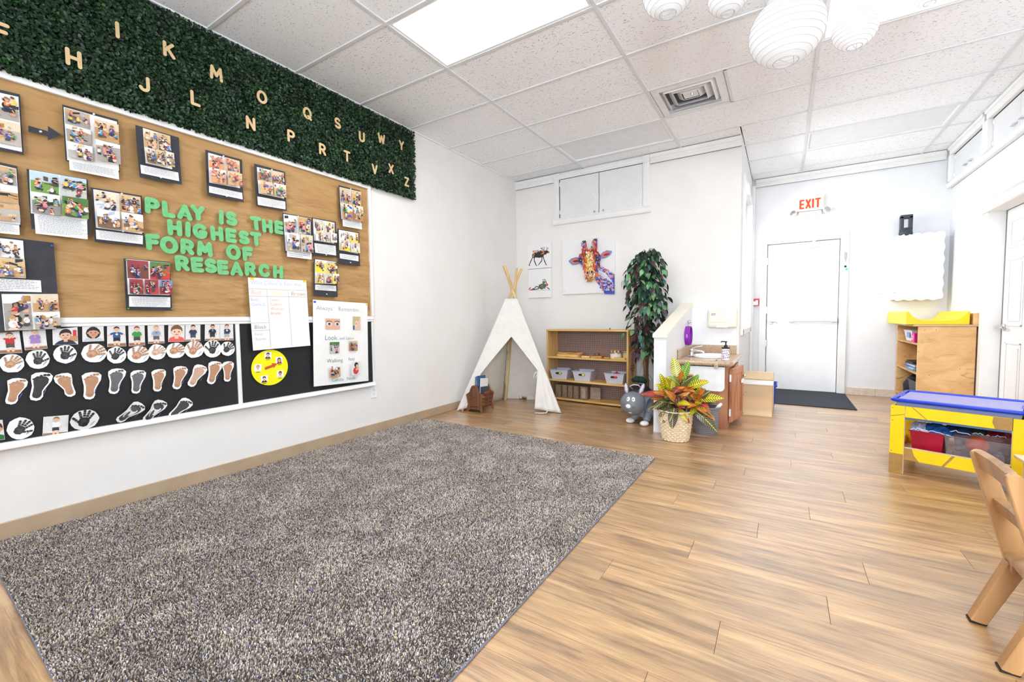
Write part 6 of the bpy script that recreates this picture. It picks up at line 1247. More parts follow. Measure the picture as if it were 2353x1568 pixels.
B().prism([(-.20, 0), (.18, 0)] + arc(.14, -.20, .04, .04, 0, -90, 5) + arc(-.16, -.20, .04, .04, -90, -180, 5), 0, .003).obj('sheet_body', M_RWHITE, ws); bx(-.2, .18, -.006, .0, .003, .006).obj('green_edge', M_GCL, ws)

# wall board, dispenser and hoop
wb = thing('splash_board', 'white wall board behind the towel dispenser above the sink', 'board', (2.635, YB, .96), WB)
bx(-.238, .228, -.215, .215, .001, .008, .001).obj('board_panel', M_WHITE, wb)
for a in ((-.238, .228, .215, .223), (.228, .236, -.215, .223), (-.246, -.238, -.215, .223)): bx(*a, .001, .012, .001).obj('edge_strip', M_TRIM, wb)
td = thing('towel_dispenser', 'cream paper towel dispenser on the wall above the sink', 'dispenser', (2.722, YB, 1.052), WB); M_CREAM = pm('cream plastic', sr(242, 238, 222), sr(236, 231, 213), 6, .35)
bx(-.148, .148, -.105, .105, .009, .105, .022, seg=3).obj('housing', M_CREAM, td, True, sharp=50); bx(-.125, .05, -.045, .09, .103, .109, .004).obj('front_panel', M_CREAM, td)
bx(-.06, .06, -.106, -.07, .07, .108, .004).obj('towel_slot', M_RWHITE, td)
b = B()
for j, dy in enumerate((0, -.013)):
    for k in range(5): b.box(-.105 + k * .009 - j * .004, -.098 + k * .009 - j * .004, .046 + dy, .046 + dy + .009, .1092, .1096)
b.obj('maker_mark', M_GTOY, td)
hp = thing('tambourine_hoop', 'purple plastic hoop hanging on the half wall over the sink', 'hoop', (PX1 + .002, 3.57, .865), (0, PI / 2, 0)); M_PUR = pm('purple plastic', sr(150, 50, 180), sr(134, 40, 164), 9, .35)
B().lathe([(.098, 0), (.104, .0), (.104, .05), (.098, .05), (.098, 0)], 32).obj('hoop_ring', M_PUR, hp, True, sharp=40); B().lathe([(.097, .004), (0, .004)], 32).obj('skin', M_PUR, hp)
for a in (0, 90, 180, 270): bx(.1035, .108, -.02, .02, .018, .032, .002).obj('cross_band', pm('pale purple', sr(196, 140, 220), None, 9, .4), hp).rotation_euler = (0, 0, math.radians(a))
hk = thing('suction_hook', 'clear suction hook above the purple hoop', 'hook', (PX1 + .0125, 3.68, 1.01), (0, PI / 2, 0)); B().lathe([(.026, 0), (.022, .004), (.008, .010), (.006, .02), (0, .021)], 18).obj('suction_cup', M_CHROME, hk, True); B().tube([(0, 0, .015), (.02, 0, .022), (.03, 0, .018)], .003, 6).obj('hook_arm', M_CHROME, hk)
# ------------------------------------------------------------------ alcove and exit wall
M_BIRCH = wood('varnished birch', sr(240, 216, 178), sr(226, 194, 150), 0, 3, .4, rings=5)
bxs = thing('wooden_box_seat', 'small birch box seat with white top beside the vanity', 'seat', (3.07, 3.97, 0))
b = bx(-.146, .146, -.17, -.152, 0, .335, .002); b.obj('front_panel', M_BIRCH, bxs)
for x in (-.146, .128): bx(x, x + .018, -.152, .12, 0, .335, .002).obj('side_panel', M_BIRCH, bxs)
bx(-.146, .155, .12, .14, 0, .445, .003).obj('back_panel', M_BIRCH, bxs); bx(-.14, .15, .105, .12, .36, .445, .003).obj('back_rail', M_BIRCH, bxs)
bx(-.15, .15, -.175, .12, .335, .352, .003).obj('white_top', M_RWHITE, bxs)
for x, z in ((-.125, .31), (-.10, .25), (-.12, .22), (-.12, .02)): B().lathe([(.005, 0), (.004, .002), (0, .002)], 8, (x, -.170, z), Matrix.Rotation(PI / 2, 3, 'X')).obj('screw', M_GTOY, bxs)
M_BLUE = pm('royal blue plastic', sr(20, 70, 196), sr(16, 60, 176), 8, .4)
o = thing('recycling_bin', 'blue plastic bin standing behind the birch box seat', 'bin', (3.13, 4.28, 0)); frustum(B(), .095, .13, .118, .15, 0, .30).obj('bin_body', M_BLUE, o); frame_rim(B(), .118, .15, .302, .008, .025).obj('rim', M_BLUE, o)
M_MAT = pm('charcoal ribbed mat', sr(66, 70, 78), sr(46, 50, 58), 160, .9, bump=.7, bscale=320)
o = thing('door_mat', 'charcoal ribbed door mat before the exit door', 'mat', (3.61, 5.20, 0)); bx(-.385, .395, -.555, .575, .0005, .009, .003).obj('mat_pile', M_MAT, o)
b = B(); [b.box(*q, .0005, .0115, .003) for q in ((-.40, -.386, -.57, .59), (.396, .41, -.57, .59), (-.386, .396, -.57, -.556), (-.386, .396, .576, .59))]; b.obj('rubber_edge', M_BLACK, o)
ex = thing('exit_sign', 'cream EXIT sign with red letters and twin emergency lamps', 'sign', (3.58, YE, 2.59), WB); M_EXIT = pm('exit red orange', sr(214, 60, 14), sr(226, 84, 24), 12, .5)
bx(-.155, .155, -.098, .10, .001, .05, .006).obj('sign_case', M_CREAM, ex); bx(-.13, .13, -.16, -.10, .001, .055, .008).obj('battery_case', M_CREAM, ex); bx(-.15, .15, -.101, -.096, .03, .052).obj('gap', M_GTOY, ex)
b = B(); xx = -.109
for ch in 'EXIT':
    strokes(b, [[(p[0] * .62 + xx / .105, p[1] - .5) for p in l] for l in GL[ch]], .105, .0112, .0502, .052, n=8); xx += max(p[0] for l in GL[ch] for p in l) * .62 * .105 + .033
tag(b.obj('exit_lettering', M_EXIT, ex), 'red orange EXIT lettering')
for sx_ in (-1, 1):
    M_ = Matrix.Rotation(sx_ * .5, 3, 'Y') @ Matrix.Rotation(-.25, 3, 'X'); l_ = B().lathe([(.018, 0), (.040, .03), (.046, .055), (.046, .062)], 22, (sx_ * .165, -.125, .03), M_).obj('lamp_head', M_CREAM, ex, True, sharp=40); B().lathe([(.044, .060), (.03, .066), (0, .068)], 20, (sx_ * .165, -.125, .03), M_).obj('lamp_lens', M_CHROME, l_, True)
M_REDP = pm('fire alarm red', sr(214, 50, 70), None, 9, .35)
o = thing('fire_alarm', 'small red fire alarm pull station left of the exit door', 'alarm', (2.957, YE, 1.268), WB); bx(-.04, .04, -.052, .052, .001, .05, .005).obj('alarm_case', M_REDP, o); bx(-.028, .03, -.042, .012, .05, .056, .002).box(.0, .03, .012, .03, .05, .056, .002).obj('pull_handle', M_RWHITE, o)
o = thing('hanging_keys', 'grey key strap with green tag on the exit door frame', 'keys', (3.985, YE - .022, 1.90), WB); B().tube([(-.007, 0, .004), (-.009, -.06, .006), (0, -.13, .006), (.009, -.06, .006), (.007, 0, .004)], .0032, 6).obj('strap', M_GTOY, o)
bx(-.012, .012, -.20, -.175, .002, .012, .003).obj('key_ring', M_BLACK, o); B().lathe([(.016, 0), (.016, .004), (0, .004)], 14, (.014, -.225, .002)).obj('green_tag', pm('mint plastic', sr(90, 206, 180), None, 9, .4), o)
sw = thing('light_switch', 'white triple light switch plate beside the wall cabinet', 'switch', (4.352, YE, 1.395), WB); bx(-.082, .082, -.058, .058, 0, .006, .002).obj('cover_plate', M_WHITE, sw)
for x in (-.05, 0, .05): bx(x - .008, x + .008, -.016, .016, .005, .014, .002).obj('toggle', M_TRIM, sw)
# medicine cabinet with wavy door
M_MCAB = pm('white cabinet enamel', sr(226, 227, 232), sr(220, 221, 226), 5, .4)
mc = thing('medicine_cabinet', 'white wall cabinet with a wavy edged door above the changing table', 'cabinet', (4.665, YE, 1.64), WB)
bx(-.215, .205, -.39, .39, .001, .17, .003).obj('cabinet_body', M_MCAB, mc)
pts = [(-.195, -.40)] + [(-.195 + .425 * i / 24, -.40 - .008 * math.sin(i * 1.05)) for i in range(1, 24)] + [(.225, -.392)] + [(.232 + .007 * math.sin(i * 1.15), -.39 + .79 * i / 30) for i in range(1, 30)] + [(.225, .402)] + [(.22 - .415 * i / 24, .405 + .009 * math.sin(i * 1.05)) for i in range(1, 25)]
dr = B().prism(pts, .172, .192, bev=.002).obj('door', M_MCAB, mc)
for z in (-.30, .24): bx(-.218, -.19, z, z + .05, .150, .196, .003).obj('hinge', M_WHITE, dr)
M_CHAR = pm('charcoal plastic', sr(62, 66, 74), sr(50, 54, 60), 20, .5)
ln_ = thing('lantern_torch', 'charcoal lantern torch with loop handle on the wall cabinet', 'torch', (4.562, YE - .10, 2.031))
b = B()
for q in ((-.058, -.024, .0, .245), (.024, .058, .0, .245), (-.058, .058, .215, .262), (-.058, .058, .0, .09)): b.box(q[0], q[1], -.03, .03, q[2], q[3], .006)
b.obj('loop_handle', M_CHAR, ln_); B().lathe([(.062, 0), (.066, .03), (.062, .06), (.045, .088), (.02, .102), (0, .104)], 24, (-.006, -.032, 0)).obj('lamp_dome', M_CHAR, ln_, True)
sd_ = thing('screwdriver', 'yellow handled screwdriver lying on the wall cabinet', 'screwdriver', (4.69, YE - .12, 2.042), .2); B().tube([(-.06, 0, 0), (-.05, 0, 0), (.02, 0, 0), (.03, 0, 0)], [.006, .011, .011, .006], 10).obj('handle', M_YTOY, sd_, True); B().tube([(.03, 0, 0), (.10, 0, 0)], .003, 8).obj('blade', M_GTOY, sd_)

# cabinets high on the right wall
for k, (y0, y1, lab) in enumerate(((4.70, 5.66, 'white double door cabinet high on the right wall, nearest the exit'), (3.45, 4.575, 'white double door cabinet high on the right wall, over the panel door'))):
    o = thing('wall_cabinet', lab, 'cabinet', (XR, (y0 + y1) / 2, 2.80), WRI, 'high cabinets on the right wall'); w_ = (y1 - y0) / 2
    for x0, x1 in ((-w_ + .004, -.003), (.003, w_ - .004)):
        d_ = bx(x0, x1, -.155, .13, .004, .018, .002).obj('door', M_CAB, o); s_ = 1 if x0 > -.1 else -1; B().tube([(s_ * .05, -.10, .018), (s_ * .05, -.10, .04), (s_ * .11, -.10, .04), (s_ * .11, -.10, .018)], .007, 8).obj('handle', M_CHROME, d_)
        for z in (-.13, .07): bx(s_ * w_ - s_ * .02 - .012, s_ * w_ - s_ * .02 + .012, z, z + .04, .015, .026, .003).obj('hinge', M_WHITE, d_)
    bx(-w_, w_, .13, .138, .001, .02).obj('gap', M_GAP, o)
    b = bx(-w_ - .03, w_ + .03, .138, .215, 0, .06, .006); b.box(-w_ - .03, w_ + .03, .19, .226, .05, .075, .006); b.obj('head_casing', M_TRIM, o)
    for s_ in (-1, 1): b = bx(s_ * (w_ + .03) - .03, s_ * (w_ + .03) + .03, -.168, .138, 0, .06, .005); b.obj('side_casing', M_TRIM, o)

# ------------------------------------------------------------------ changing table
def knotty():
    m, nt, b = base('knotty birch panel'); L = nt.links; tc = N(nt, 'ShaderNodeTexCoord')
    def nz(sc_, st, det, dist): 
        mp = N(nt, 'ShaderNodeMapping'); mp.inputs['Scale'].default_value = st; L.new(tc.outputs['Object'], mp.inputs[0]); n = N(nt, 'ShaderNodeTexNoise', i_Scale=sc_, i_Detail=det, i_Distortion=dist, i_Roughness=.65); L.new(mp.outputs[0], n.inputs['Vector']); return n.outputs['Fac']
    cr = N(nt, 'ShaderNodeValToRGB'); e = cr.color_ramp.elements; e[0].position = .3; e[1].position = .7; e[0].color = (*sr(206, 156, 96), 1); e[1].color = (*sr(240, 200, 142), 1); L.new(nz(7., (.5, 1, 1), 5, .8), cr.inputs[0])
    k = N(nt, 'ShaderNodeMapRange', i_1=.56, i_2=.70, i_3=0., i_4=.8); L.new(nz(9., (.35, 1, 1.6), 7, 1.4), k.inputs[0])
    big = N(nt, 'ShaderNodeMapRange', i_1=.44, i_2=.58); L.new(nz(2.6, (.7, 1, 1.2), 2, .5), big.inputs[0]); mu = N(nt, 'ShaderNodeMath', operation='MULTIPLY'); L.new(k.outputs[0], mu.inputs[0]); L.new(big.outputs[0], mu.inputs[1])
    mx = N(nt, 'ShaderNodeMix', data_type='RGBA'); mx.inputs[7].default_value = (*sr(120, 84, 58), 1); L.new(cr.outputs[0], mx.inputs[6]); L.new(mu.outputs[0], mx.inputs[0]); L.new(mx.outputs[2], b.inputs['Base Color']); b.inputs['Roughness'].default_value = .38; return m
M_MAPLE = knotty(); M_MAPV = wood('birch side board', sr(220, 172, 112), sr(194, 142, 86), 2, 3, .4); M_YPAD = pm('yellow vinyl', sr(252, 218, 20), sr(244, 206, 12), 5, .35)
CX0, CX1, CY0, CY1 = 4.525, 4.965, 4.76, 5.76; cg = thing('changing_table', 'birch changing table with open side shelves in the corner', 'changing table', ((CX0 + CX1) / 2, (CY0 + CY1) / 2, 0)); cb_ = lambda x0, x1, y0, y1, z0, z1, bev=.003: bx(x0 - (CX0 + CX1) / 2, x1 - (CX0 + CX1) / 2, y0 - (CY0 + CY1) / 2, y1 - (CY0 + CY1) / 2, z0, z1, bev)
cb_(CX0, CX1, CY0, CY0 + .02, 0, .938).obj('end_panel', M_MAPLE, cg); cb_(CX0, CX1, CY1 - .02, CY1, 0, .938).obj('end_panel', M_MAPLE, cg); cb_(CX1 - .015, CX1, CY0 + .02, CY1 - .02, 0, .938).obj('back_panel', M_MAPV, cg)
for z in (.755, .433, .10): cb_(CX0 + .004, CX1 - .015, CY0 + .02, CY1 - .02, z - .02, z).obj('shelf_board', M_MAPV, cg)
cb_(CX0 - .04, CX1 + .012, CY0 - .012, CY1 + .01, .938, .958, .004).obj('top_board', M_BIRCH, cg); cb_(CX1 - .03, CX1 + .012, CY0 - .01, CY1, .958, 1.075, .004).obj('back_rail', M_MAPLE, cg)
for q in ((.05, .90), (.14, .905), (.10, .42), (.33, .50)): B().lathe([(.004, 0), (.003, .002), (0, .002)], 8, (-.22 + q[0], -.501, q[1]), Matrix.Rotation(PI / 2, 3, 'X')).obj('screw', M_DKW, cg)
cpad = thing('changing_pad', 'yellow vinyl trough shaped pad lying on the changing table', 'pad', (4.70, 5.25, .959)); 
up = [(-.245, 0), (.245, 0), (.245, .135), (.232, .14), (.212, .105), (.17, .062), (.11, .044), (-.09, .042), (-.15, .056), (-.19, .085), (-.222, .138), (-.245, .142)]
B().prism(up, -.48, .48, Matrix(((1, 0, 0, -.03), (0, 0, 1, 0), (0, 1, 0, 0), (0, 0, 0, 1))), bev=.004).obj('pad_body', M_YPAD, cpad)
def shelfthing(name, label, cat, y, z, x=4.68): return thing(name, label, cat, (x, y, z + .001))
M_CLR = pm('milky plastic', sr(236, 238, 244), sr(226, 228, 236), 8, .3)
o = shelfthing('plastic_tub', 'white plastic tub on the upper shelf of the changing table', 'tub', 5.40, .755); frustum(B(), .10, .17, .12, .19, 0, .125).obj('tub_body', M_CLR, o); frame_rim(B(), .12, .19, .127).obj('rim', M_CLR, o); b = bx(-.122, -.119, -.10, .04, .04, .10); b.obj('label_patch', pm('lilac print', sr(160, 150, 206), sr(90, 150, 200), 50, .5), o)
o = shelfthing('pink_box', 'bright pink box beside the white tub', 'box', 5.03, .755, 4.585); bx(-.05, .05, -.06, .06, 0, .10, .004).obj('box_body', pm('hot pink', sr(224, 30, 140), None, 9, .4), o)
b = B(); [strokes(b, [arc(0, 0, .5, .5, 0, 300, 10)], .018, .003, 0, .0006, Matrix.Translation((-.0505, y, z)) @ Matrix.Rotation(-PI / 2, 4, 'Y')) for y, z in ((-.03, .06), (.01, .07), (-.01, .035), (.035, .04))]; b.obj('swirl_print', M_RWHITE, o)
o = shelfthing('wipes_pack', 'pale blue wipes pack behind the pink box', 'pack', 5.04, .755, 4.72); bx(-.06, .06, -.07, .07, 0, .14, .02, seg=2).obj('pack_body', pm('pale blue film', sr(190, 214, 236), sr(226, 234, 244), 18, .3), o, True); bx(-.062, -.056, -.03, .03, .05, .09, .004).obj('flap', pm('teal film', sr(60, 150, 180), None, 9, .3), o)
for k, (c, l) in enumerate(((sr(110, 170, 214), 'light blue folder at the bottom of the folder stack'), (sr(196, 216, 232), 'pale folder second from the bottom of the stack'), (sr(60, 120, 180), 'mid blue folder in the folder stack'), (sr(222, 228, 234), 'whitish folder just below the black ones'), (sr(44, 46, 52), 'lower black folder on the stack'), (sr(34, 36, 40), 'top black folder on the stack'))):
    o = shelfthing('paper_folder', l, 'folder', 5.12 + .03 * (k % 3), .433 + .0165 * k, 4.67); b = bx(-.13, .13, -.16 - .02 * (k % 2), .17, 0, .005, .001); b.box(-.13, .13, -.16 - .02 * (k % 2), .17, .010, .015, .001); b.obj('cover', pm('folder %d' % k, c, None, 9, .45), o); bx(-.12, .125, -.15, .165, .0052, .0098).obj('pages', M_PAPER, o); o.rotation_euler = (0, 0, [.05, -.06, .1, .0, .08, -.03][k]); o['group'] = 'folders on the changing table shelf'
o = shelfthing('storage_crate', 'black plastic crate on the bottom shelf', 'crate', 5.05, .10); frustum(B(), .11, .17, .13, .20, 0, .22).obj('crate_body', M_CHAR, o); frame_rim(B(), .13, .20, .222, .008, .02).obj('rim', M_CHAR, o)
o = shelfthing('plastic_bag', 'black crumpled bag squeezed behind the crate', 'bag', 5.50, .10); B().lathe([(.06, 0), (.11, .03), (.12, .12), (.09, .20), (.04, .245), (0, .25)], 22, disp=lambda a, z, i, j: .02 * noise.noise(Vector((math.cos(a) * 3, math.sin(a) * 3, z * 20))), sy=1.1).obj('bag_body', M_BAG, o, True); B().tube([(-.02, 0, .25), (0, 0, .275), (.02, 0, .25)], .006, 6).obj('knot', M_BAG, o)
o = shelfthing('green_bottle', 'lime green bottle at the front of the bottom shelf', 'bottle', 4.815, .10, 4.60); B().lathe([(.025, 0), (.027, .004), (.027, .09), (.012, .11), (.012, .125), (0, .125)], 18).obj('bottle_body', M_LIME, o, True, sharp=40); B().lathe([(.014, .126), (.014, .145), (0, .146)], 14).obj('cap', M_RWHITE, o)

# ------------------------------------------------------------------ yellow sensory table
M_YTAB = pm('yellow laminate', sr(250, 214, 24), sr(242, 204, 16), 6, .35); M_WORN = pm('bare worn board', sr(178, 140, 80), sr(160, 122, 64), 24, .6); M_EDGE = pm('pale plywood edge', sr(226, 206, 176), sr(206, 184, 150), 30, .6); M_STN = pm('blue grey stain', sr(60, 110, 140), sr(80, 84, 120), 14, .5)
ST = thing('sensory_table', 'yellow laminate sensory table frame with worn brown patches', 'table', (3.925, 2.37, 0), math.radians(-19.4)); TW, TD = .615, .47
def leg(x, y, lab=None):
    l_ = bx(x, x + .072, y, y + .018, 0, .462, .002).obj('leg', M_YTAB, ST); return l_
l0 = leg(0, 0); bx(.0005, .0715, -.0008, .0, .002, .135).obj('worn_patch', M_WORN, l0); bx(.072, .0745, -.0012, .019, 0, .462).obj('ply_edge', M_EDGE, l0)
B().prism([(.001, .385), (.071, .405), (.071, .410), (.001, .390)], 0, .0008, Matrix(((1, 0, 0, 0), (0, 0, -1, 0), (0, 1, 0, 0), (0, 0, 0, 1)))).obj('scratch', M_WORN, l0)
for z in (.445, .36, .15): B().lathe([(.004, 0), (0, .0015)], 8, (.012, -.0005, z), Matrix.Rotation(PI / 2, 3, 'X')).obj('screw', M_GTOY, l0)
l1 = leg(TW - .072, 0); bx(TW - .0745, TW - .072, -.0012, .019, .18, .39).obj('ply_edge', M_EDGE, l1); leg(0, TD - .018); leg(TW - .072, TD - .018)
for x in (0, TW - .018):
    for z0, z1 in ((.385, .462), (.10, .182)): bx(x, x + .018, .018, TD - .018, z0, z1, .002).obj('end_rail', M_YTAB, ST)
XP = Matrix(((1, 0, 0, 0), (0, 0, -1, 0), (0, 1, 0, 0), (0, 0, 0, 1)))
r1 = bx(.0745, TW - .0745, 0, .018, .388, .462, .002).obj('top_rail', M_YTAB, ST); B().prism([(.475, .389), (.54, .389), (.54, .461), (.465, .461), (.462, .425)], 0, .0008, XP).obj('worn_patch', M_WORN, r1); B().prism([(.105, .461), (.112, .461), (.185, .389), (.178, .389)], 0, .0009, XP).obj('scratch', M_WORN, r1); bx(.0745, TW - .0745, -.001, .014, .376, .388).obj('stained_edge', M_STN, r1)
r2 = bx(.0745, TW - .0745, 0, .018, .102, .182, .002).obj('lower_rail', M_YTAB, ST); B().prism([(.076, .103), (.15, .103), (.125, .14), (.115, .181), (.076, .181)], 0, .0008, XP).obj('worn_patch', M_WORN, r2); B().prism([(.255, .103), (.268, .103), (.315, .181), (.300, .181)], 0, .0009, XP).obj('scratch', M_WORN, r2); bx(.0745, TW - .0745, -.001, .019, .182, .1865).obj('ply_edge', M_EDGE, r2)
for z0, z1 in ((.388, .462), (.102, .182)): bx(.0745, TW - .0745, TD - .018, TD, z0, z1, .002).obj('back_rail', M_YTAB, ST)
bx(.02, TW - .02, .02, TD - .02, .108, .122, .002).obj('shelf_board', M_EDGE, ST); bx(.02, TW - .02, .02, TD - .02, .386, .400, .002).obj('tray_board', M_WORN, ST)
SMt = Matrix.Translation((3.925, 2.37, 0)) @ Matrix.Rotation(math.radians(-19.4), 4, 'Z')
def on_table(name, label, cat, x, y, z, rz=0, group=None): p = SMt @ Vector((x, y, z)); return thing(name, label, cat, p, math.radians(-19.4) + rz, group)
def clearmat(name, col, t, rough=.15):
    m, nt, b_ = base(name); tr = N(nt, 'ShaderNodeBsdfTransparent'); tr.inputs[0].default_value = (*col, 1); mx = N(nt, 'ShaderNodeMixShader', i_0=t)
    nz = N(nt, 'ShaderNodeTexNoise', i_Scale=14.0, i_Detail=4.0); mr = N(nt, 'ShaderNodeMapRange', i_3=t - .12, i_4=t + .12); nt.links.new(nz.outputs['Fac'], mr.inputs[0]); nt.links.new(mr.outputs[0], mx.inputs[0])
    b_.inputs['Base Color'].default_value = (*col, 1); b_.inputs['Roughness'].default_value = rough; nt.links.new(tr.outputs[0], mx.inputs[1]); nt.links.new(b_.outputs[0], mx.inputs[2]); nt.links.new(mx.outputs[0], nt.nodes['Material Output'].inputs[0]); return m
M_TUB = clearmat('frosted blue grey tub', sr(160, 174, 230), .62, .3); M_LIDP = clearmat('scuffed translucent lid', sr(178, 176, 226), .75, .35); M_LID = pm('blue lid plastic', sr(14, 62, 200), sr(10, 50, 176), 8, .28); M_CLEAR = clearmat('clear plastic', sr(236, 232, 234), .10, .06)
tb = on_table('storage_tub', 'long clear storage tub with blue rimmed lid on the yellow table', 'tub', .30, .24, .402)
frustum(B(), .262, .205, .278, .222, 0, .09).obj('tub_body', M_TUB, tb)
ld = bx(-.275, .275, -.218, .218, .096, .100, .001).obj('lid', M_LIDP, tb)
pts = []
for cx_, cy_, a0 in ((.265, .21, 0), (-.265, .21, 90), (-.265, -.21, 180), (.265, -.21, 270)): pts += [(x, y, .098) for x, y in arc(cx_, cy_, .03, .03, a0, a0 + 90, 5)]
B().tube(pts, .0125, 10, closed=True).obj('lid_rim', M_LID, ld, True)
for x in (-.285, .285): bx(x - .02, x + .02, -.07, .07, .084, .104, .006).obj('clip', M_LID, ld)
M_CRIM = pm('crimson plastic', sr(176, 16, 50), sr(150, 10, 40), 8, .4)
rb = on_table('red_bin', 'crimson bin full of blue clothes on the table shelf', 'bin', .175, .215, .123); frustum(B(), .066, .14, .082, .165, 0, .175).obj('bin_body', M_CRIM, rb); frame_rim(B(), .082, .165, .177).obj('rim', M_CRIM, rb)
rb2 = on_table('red_bin', 'crimson bin with dark clothes behind the clear toy bin', 'bin', .415, .315, .123); frustum(B(), .115, .09, .135, .105, 0, .175).obj('bin_body', M_CRIM, rb2); frame_rim(B(), .135, .105, .177).obj('rim', M_CRIM, rb2)
def cloth(name, label, x, y, z, w_, d_, h, mat, seed, rz=0):
    o = on_table(name, label, 'clothes', x, y, z, rz); f = lambda u, v: ((u - .5) * w_, (v - .5) * d_, h * (math.sin(PI * u) * math.sin(PI * v)) ** .5 + .014 * noise.noise(Vector((u * 5 + seed, v * 5, seed))) + .008 * noise.noise(Vector((u * 13, v * 13 + seed, 1))))
    B().grid(f, 22, 22, (0, 0, -.003)).obj('folded_cloth', mat, o, True); hem_ = [f(i / 12, 0.02) for i in range(13)]; B().tube([(p[0], p[1] - .001, p[2] + .002) for p in hem_], .003, 6).obj('hem', M_RWHITE, o, True); return o
M_CL1 = pm('bright blue cloth', sr(30, 100, 180), sr(20, 74, 150), 16, .85, bump=.3); M_CL2 = pm('pale lilac cloth', sr(196, 196, 220), sr(160, 170, 210), 14, .85, bump=.3); M_CL3 = pm('navy cloth', sr(24, 56, 110), sr(16, 40, 84), 16, .85, bump=.3); M_CL4 = pm('dark red cloth', sr(140, 14, 50), sr(96, 10, 36), 16, .85, bump=.3); M_CL5 = pm('dark green cloth b', sr(44, 60, 48), sr(30, 40, 34), 16, .85, bump=.3)
cloth('folded_clothes', 'bright blue clothes heaped on the crimson bin', .205, .19, .290, .17, .26, .045, M_CL1, 3); cloth('folded_clothes', 'pale lilac cloth at the left of the blue clothes', .125, .16, .302, .09, .20, .035, M_CL2, 7, .1); cloth('folded_clothes', 'navy cloth lying right of the bright blue clothes', .30, .25, .302, .13, .22, .035, M_CL3, 11)
cloth('folded_clothes', 'dark green garment in the rear crimson bin', .375, .30, .292, .10, .16, .035, M_CL5, 15); cloth('folded_clothes', 'dark red garment in the rear crimson bin', .475, .30, .290, .12, .16, .035, M_CL4, 19)
cbn = on_table('clear_bin', 'clear plastic bin with an orange ball tilted on the table shelf', 'bin', .417, .105, .123)
frustum(B(), .142, .070, .156, .085, 0, .180, .003).obj('bin_body', M_CLEAR, cbn); frame_rim(B(), .156, .085, .182, .005, .006).obj('rim', M_CLEAR, cbn)
ob = on_table('orange_ball', 'orange ball inside the clear toy bin', 'ball', .40, .11, .127); B().ball((0, -.01, .125), .052, 20).obj('ball_body', pm('orange rubber', sr(236, 90, 50), None, 9, .4), ob, True)
for x, y, lab, m_, h in ((.315, .10, 'brown toy in the clear bin, left of the orange ball', M_DKW, .07), (.49, .09, 'grey pale toy in the clear bin, right of the orange ball', M_GTOY, .09), (.53, .12, 'dark purple toy at the right end of the clear bin', pm('plum plastic', sr(80, 50, 74), None, 9, .5), .08)):
    o = on_table('toy_piece', lab, 'toy', x, y, .127, R.uniform(-.4, .4)); bx(-.02, .02, -.025, .025, 0, h, .008, seg=2).obj('toy_body', m_, o, True); B().lathe([(.012, h), (.014, h + .012), (0, h + .02)], 12).obj('toy_head', m_, o, True)

# ------------------------------------------------------------------ small chair and table at the right edge
M_CHW = wood('clear coated maple', sr(204, 158, 108), sr(168, 122, 78), 2, 4, .3)
ch = thing('child_chair', 'small natural wood child chair seen from behind its sloping back', 'chair', (4.0, .52, 0)); OC = Vector((4.0, .52, 0))
XZ = lambda y: Matrix(((1, 0, 0, -OC.x), (0, 0, 1, y - OC.y), (0, 1, 0, 0), (0, 0, 0, 1)))
def post(y0, y1): return B().prism([(3.957, .20), (4.015, .215), (3.992, .30), (3.905, .575), (3.898, .594), (3.885, .606), (3.868, .608), (3.856, .598), (3.856, .585)], 0, y1 - y0, XZ(y0), bev=.003).obj('back_post', M_CHW, ch)
post(.645, .667); post(.375, .397)
def slat(z0, z1, x0, dx): 
    f = lambda v: x0 - dx * v
    b = B(); n_ = 8; V = []
    for i in range(n_ + 1):
        t = i / n_; y = .397 + (.645 - .397) * t; bow = .006 * math.sin(PI * t)
        for (xa, za) in ((f(0), z0), (f(0) + .024, z0 + .004), (f(1) + .024, z1 + .004), (f(1), z1)): V.append((xa + bow - OC.x, y - OC.y, za))
    F = [(i * 4 + k, i * 4 + (k + 1) % 4, i * 4 + 4 + (k + 1) % 4, i * 4 + 4 + k) for i in range(n_) for k in range(4)] + [(0, 1, 2, 3), tuple(n_ * 4 + k for k in (3, 2, 1, 0))]
    b.mesh(V, F); return b.obj('back_slat', M_CHW, ch)
slat(.545, .604, 3.876, .016); slat(.400, .448, 3.926, .016)
B().prism([(3.935, .39), (3.945, .652), (4.21, .70), (4.21, .342)], .250, .272, Matrix.Translation(-OC), bev=.003).obj('seat', M_CHW, ch)
def rleg(y0, y1): return B().prism([(3.866, .008), (3.906, .0), (4.0, .235), (3.985, .249), (3.947, .238)], 0, y1 - y0, XZ(y0), bev=.003).obj('leg', M_CHW, ch)
for y0, y1 in ((.625, .665), (.377, .417)):
    l_ = rleg(y0, y1); bx(3.864 - OC.x, 3.908 - OC.x, y0 - OC.y, y1 - OC.y, .0005, .008, .002).obj('glide', M_BLACK, l_)
for y0 in (.705, .32):
    b = B(); b.box(4.025 - OC.x, 4.075 - OC.x, y0 - OC.y, y0 + .03 - OC.y, .006, .25, .003); l_ = b.obj('leg', M_CHW, ch); bx(4.027 - OC.x, 4.073 - OC.x, y0 + .002 - OC.y, y0 + .028 - OC.y, 0, .006).obj('glide', M_BLACK, l_)
bx(3.95 - OC.x, 4.20 - OC.x, .60 - OC.y, .62 - OC.y, .215, .25).obj('seat_rail', M_CHW, ch); bx(3.95 - OC.x, 4.20 - OC.x, .425 - OC.y, .445 - OC.y, .215, .25).obj('seat_rail', M_CHW, ch)
stl = thing('wooden_table', 'low natural wood table at the right edge behind the chair', 'table', (4.56, 1.47, 0)); bx(-.265, .26, -.25, .25, .345, .364, .004).obj('table_top', M_BIRCH, stl)
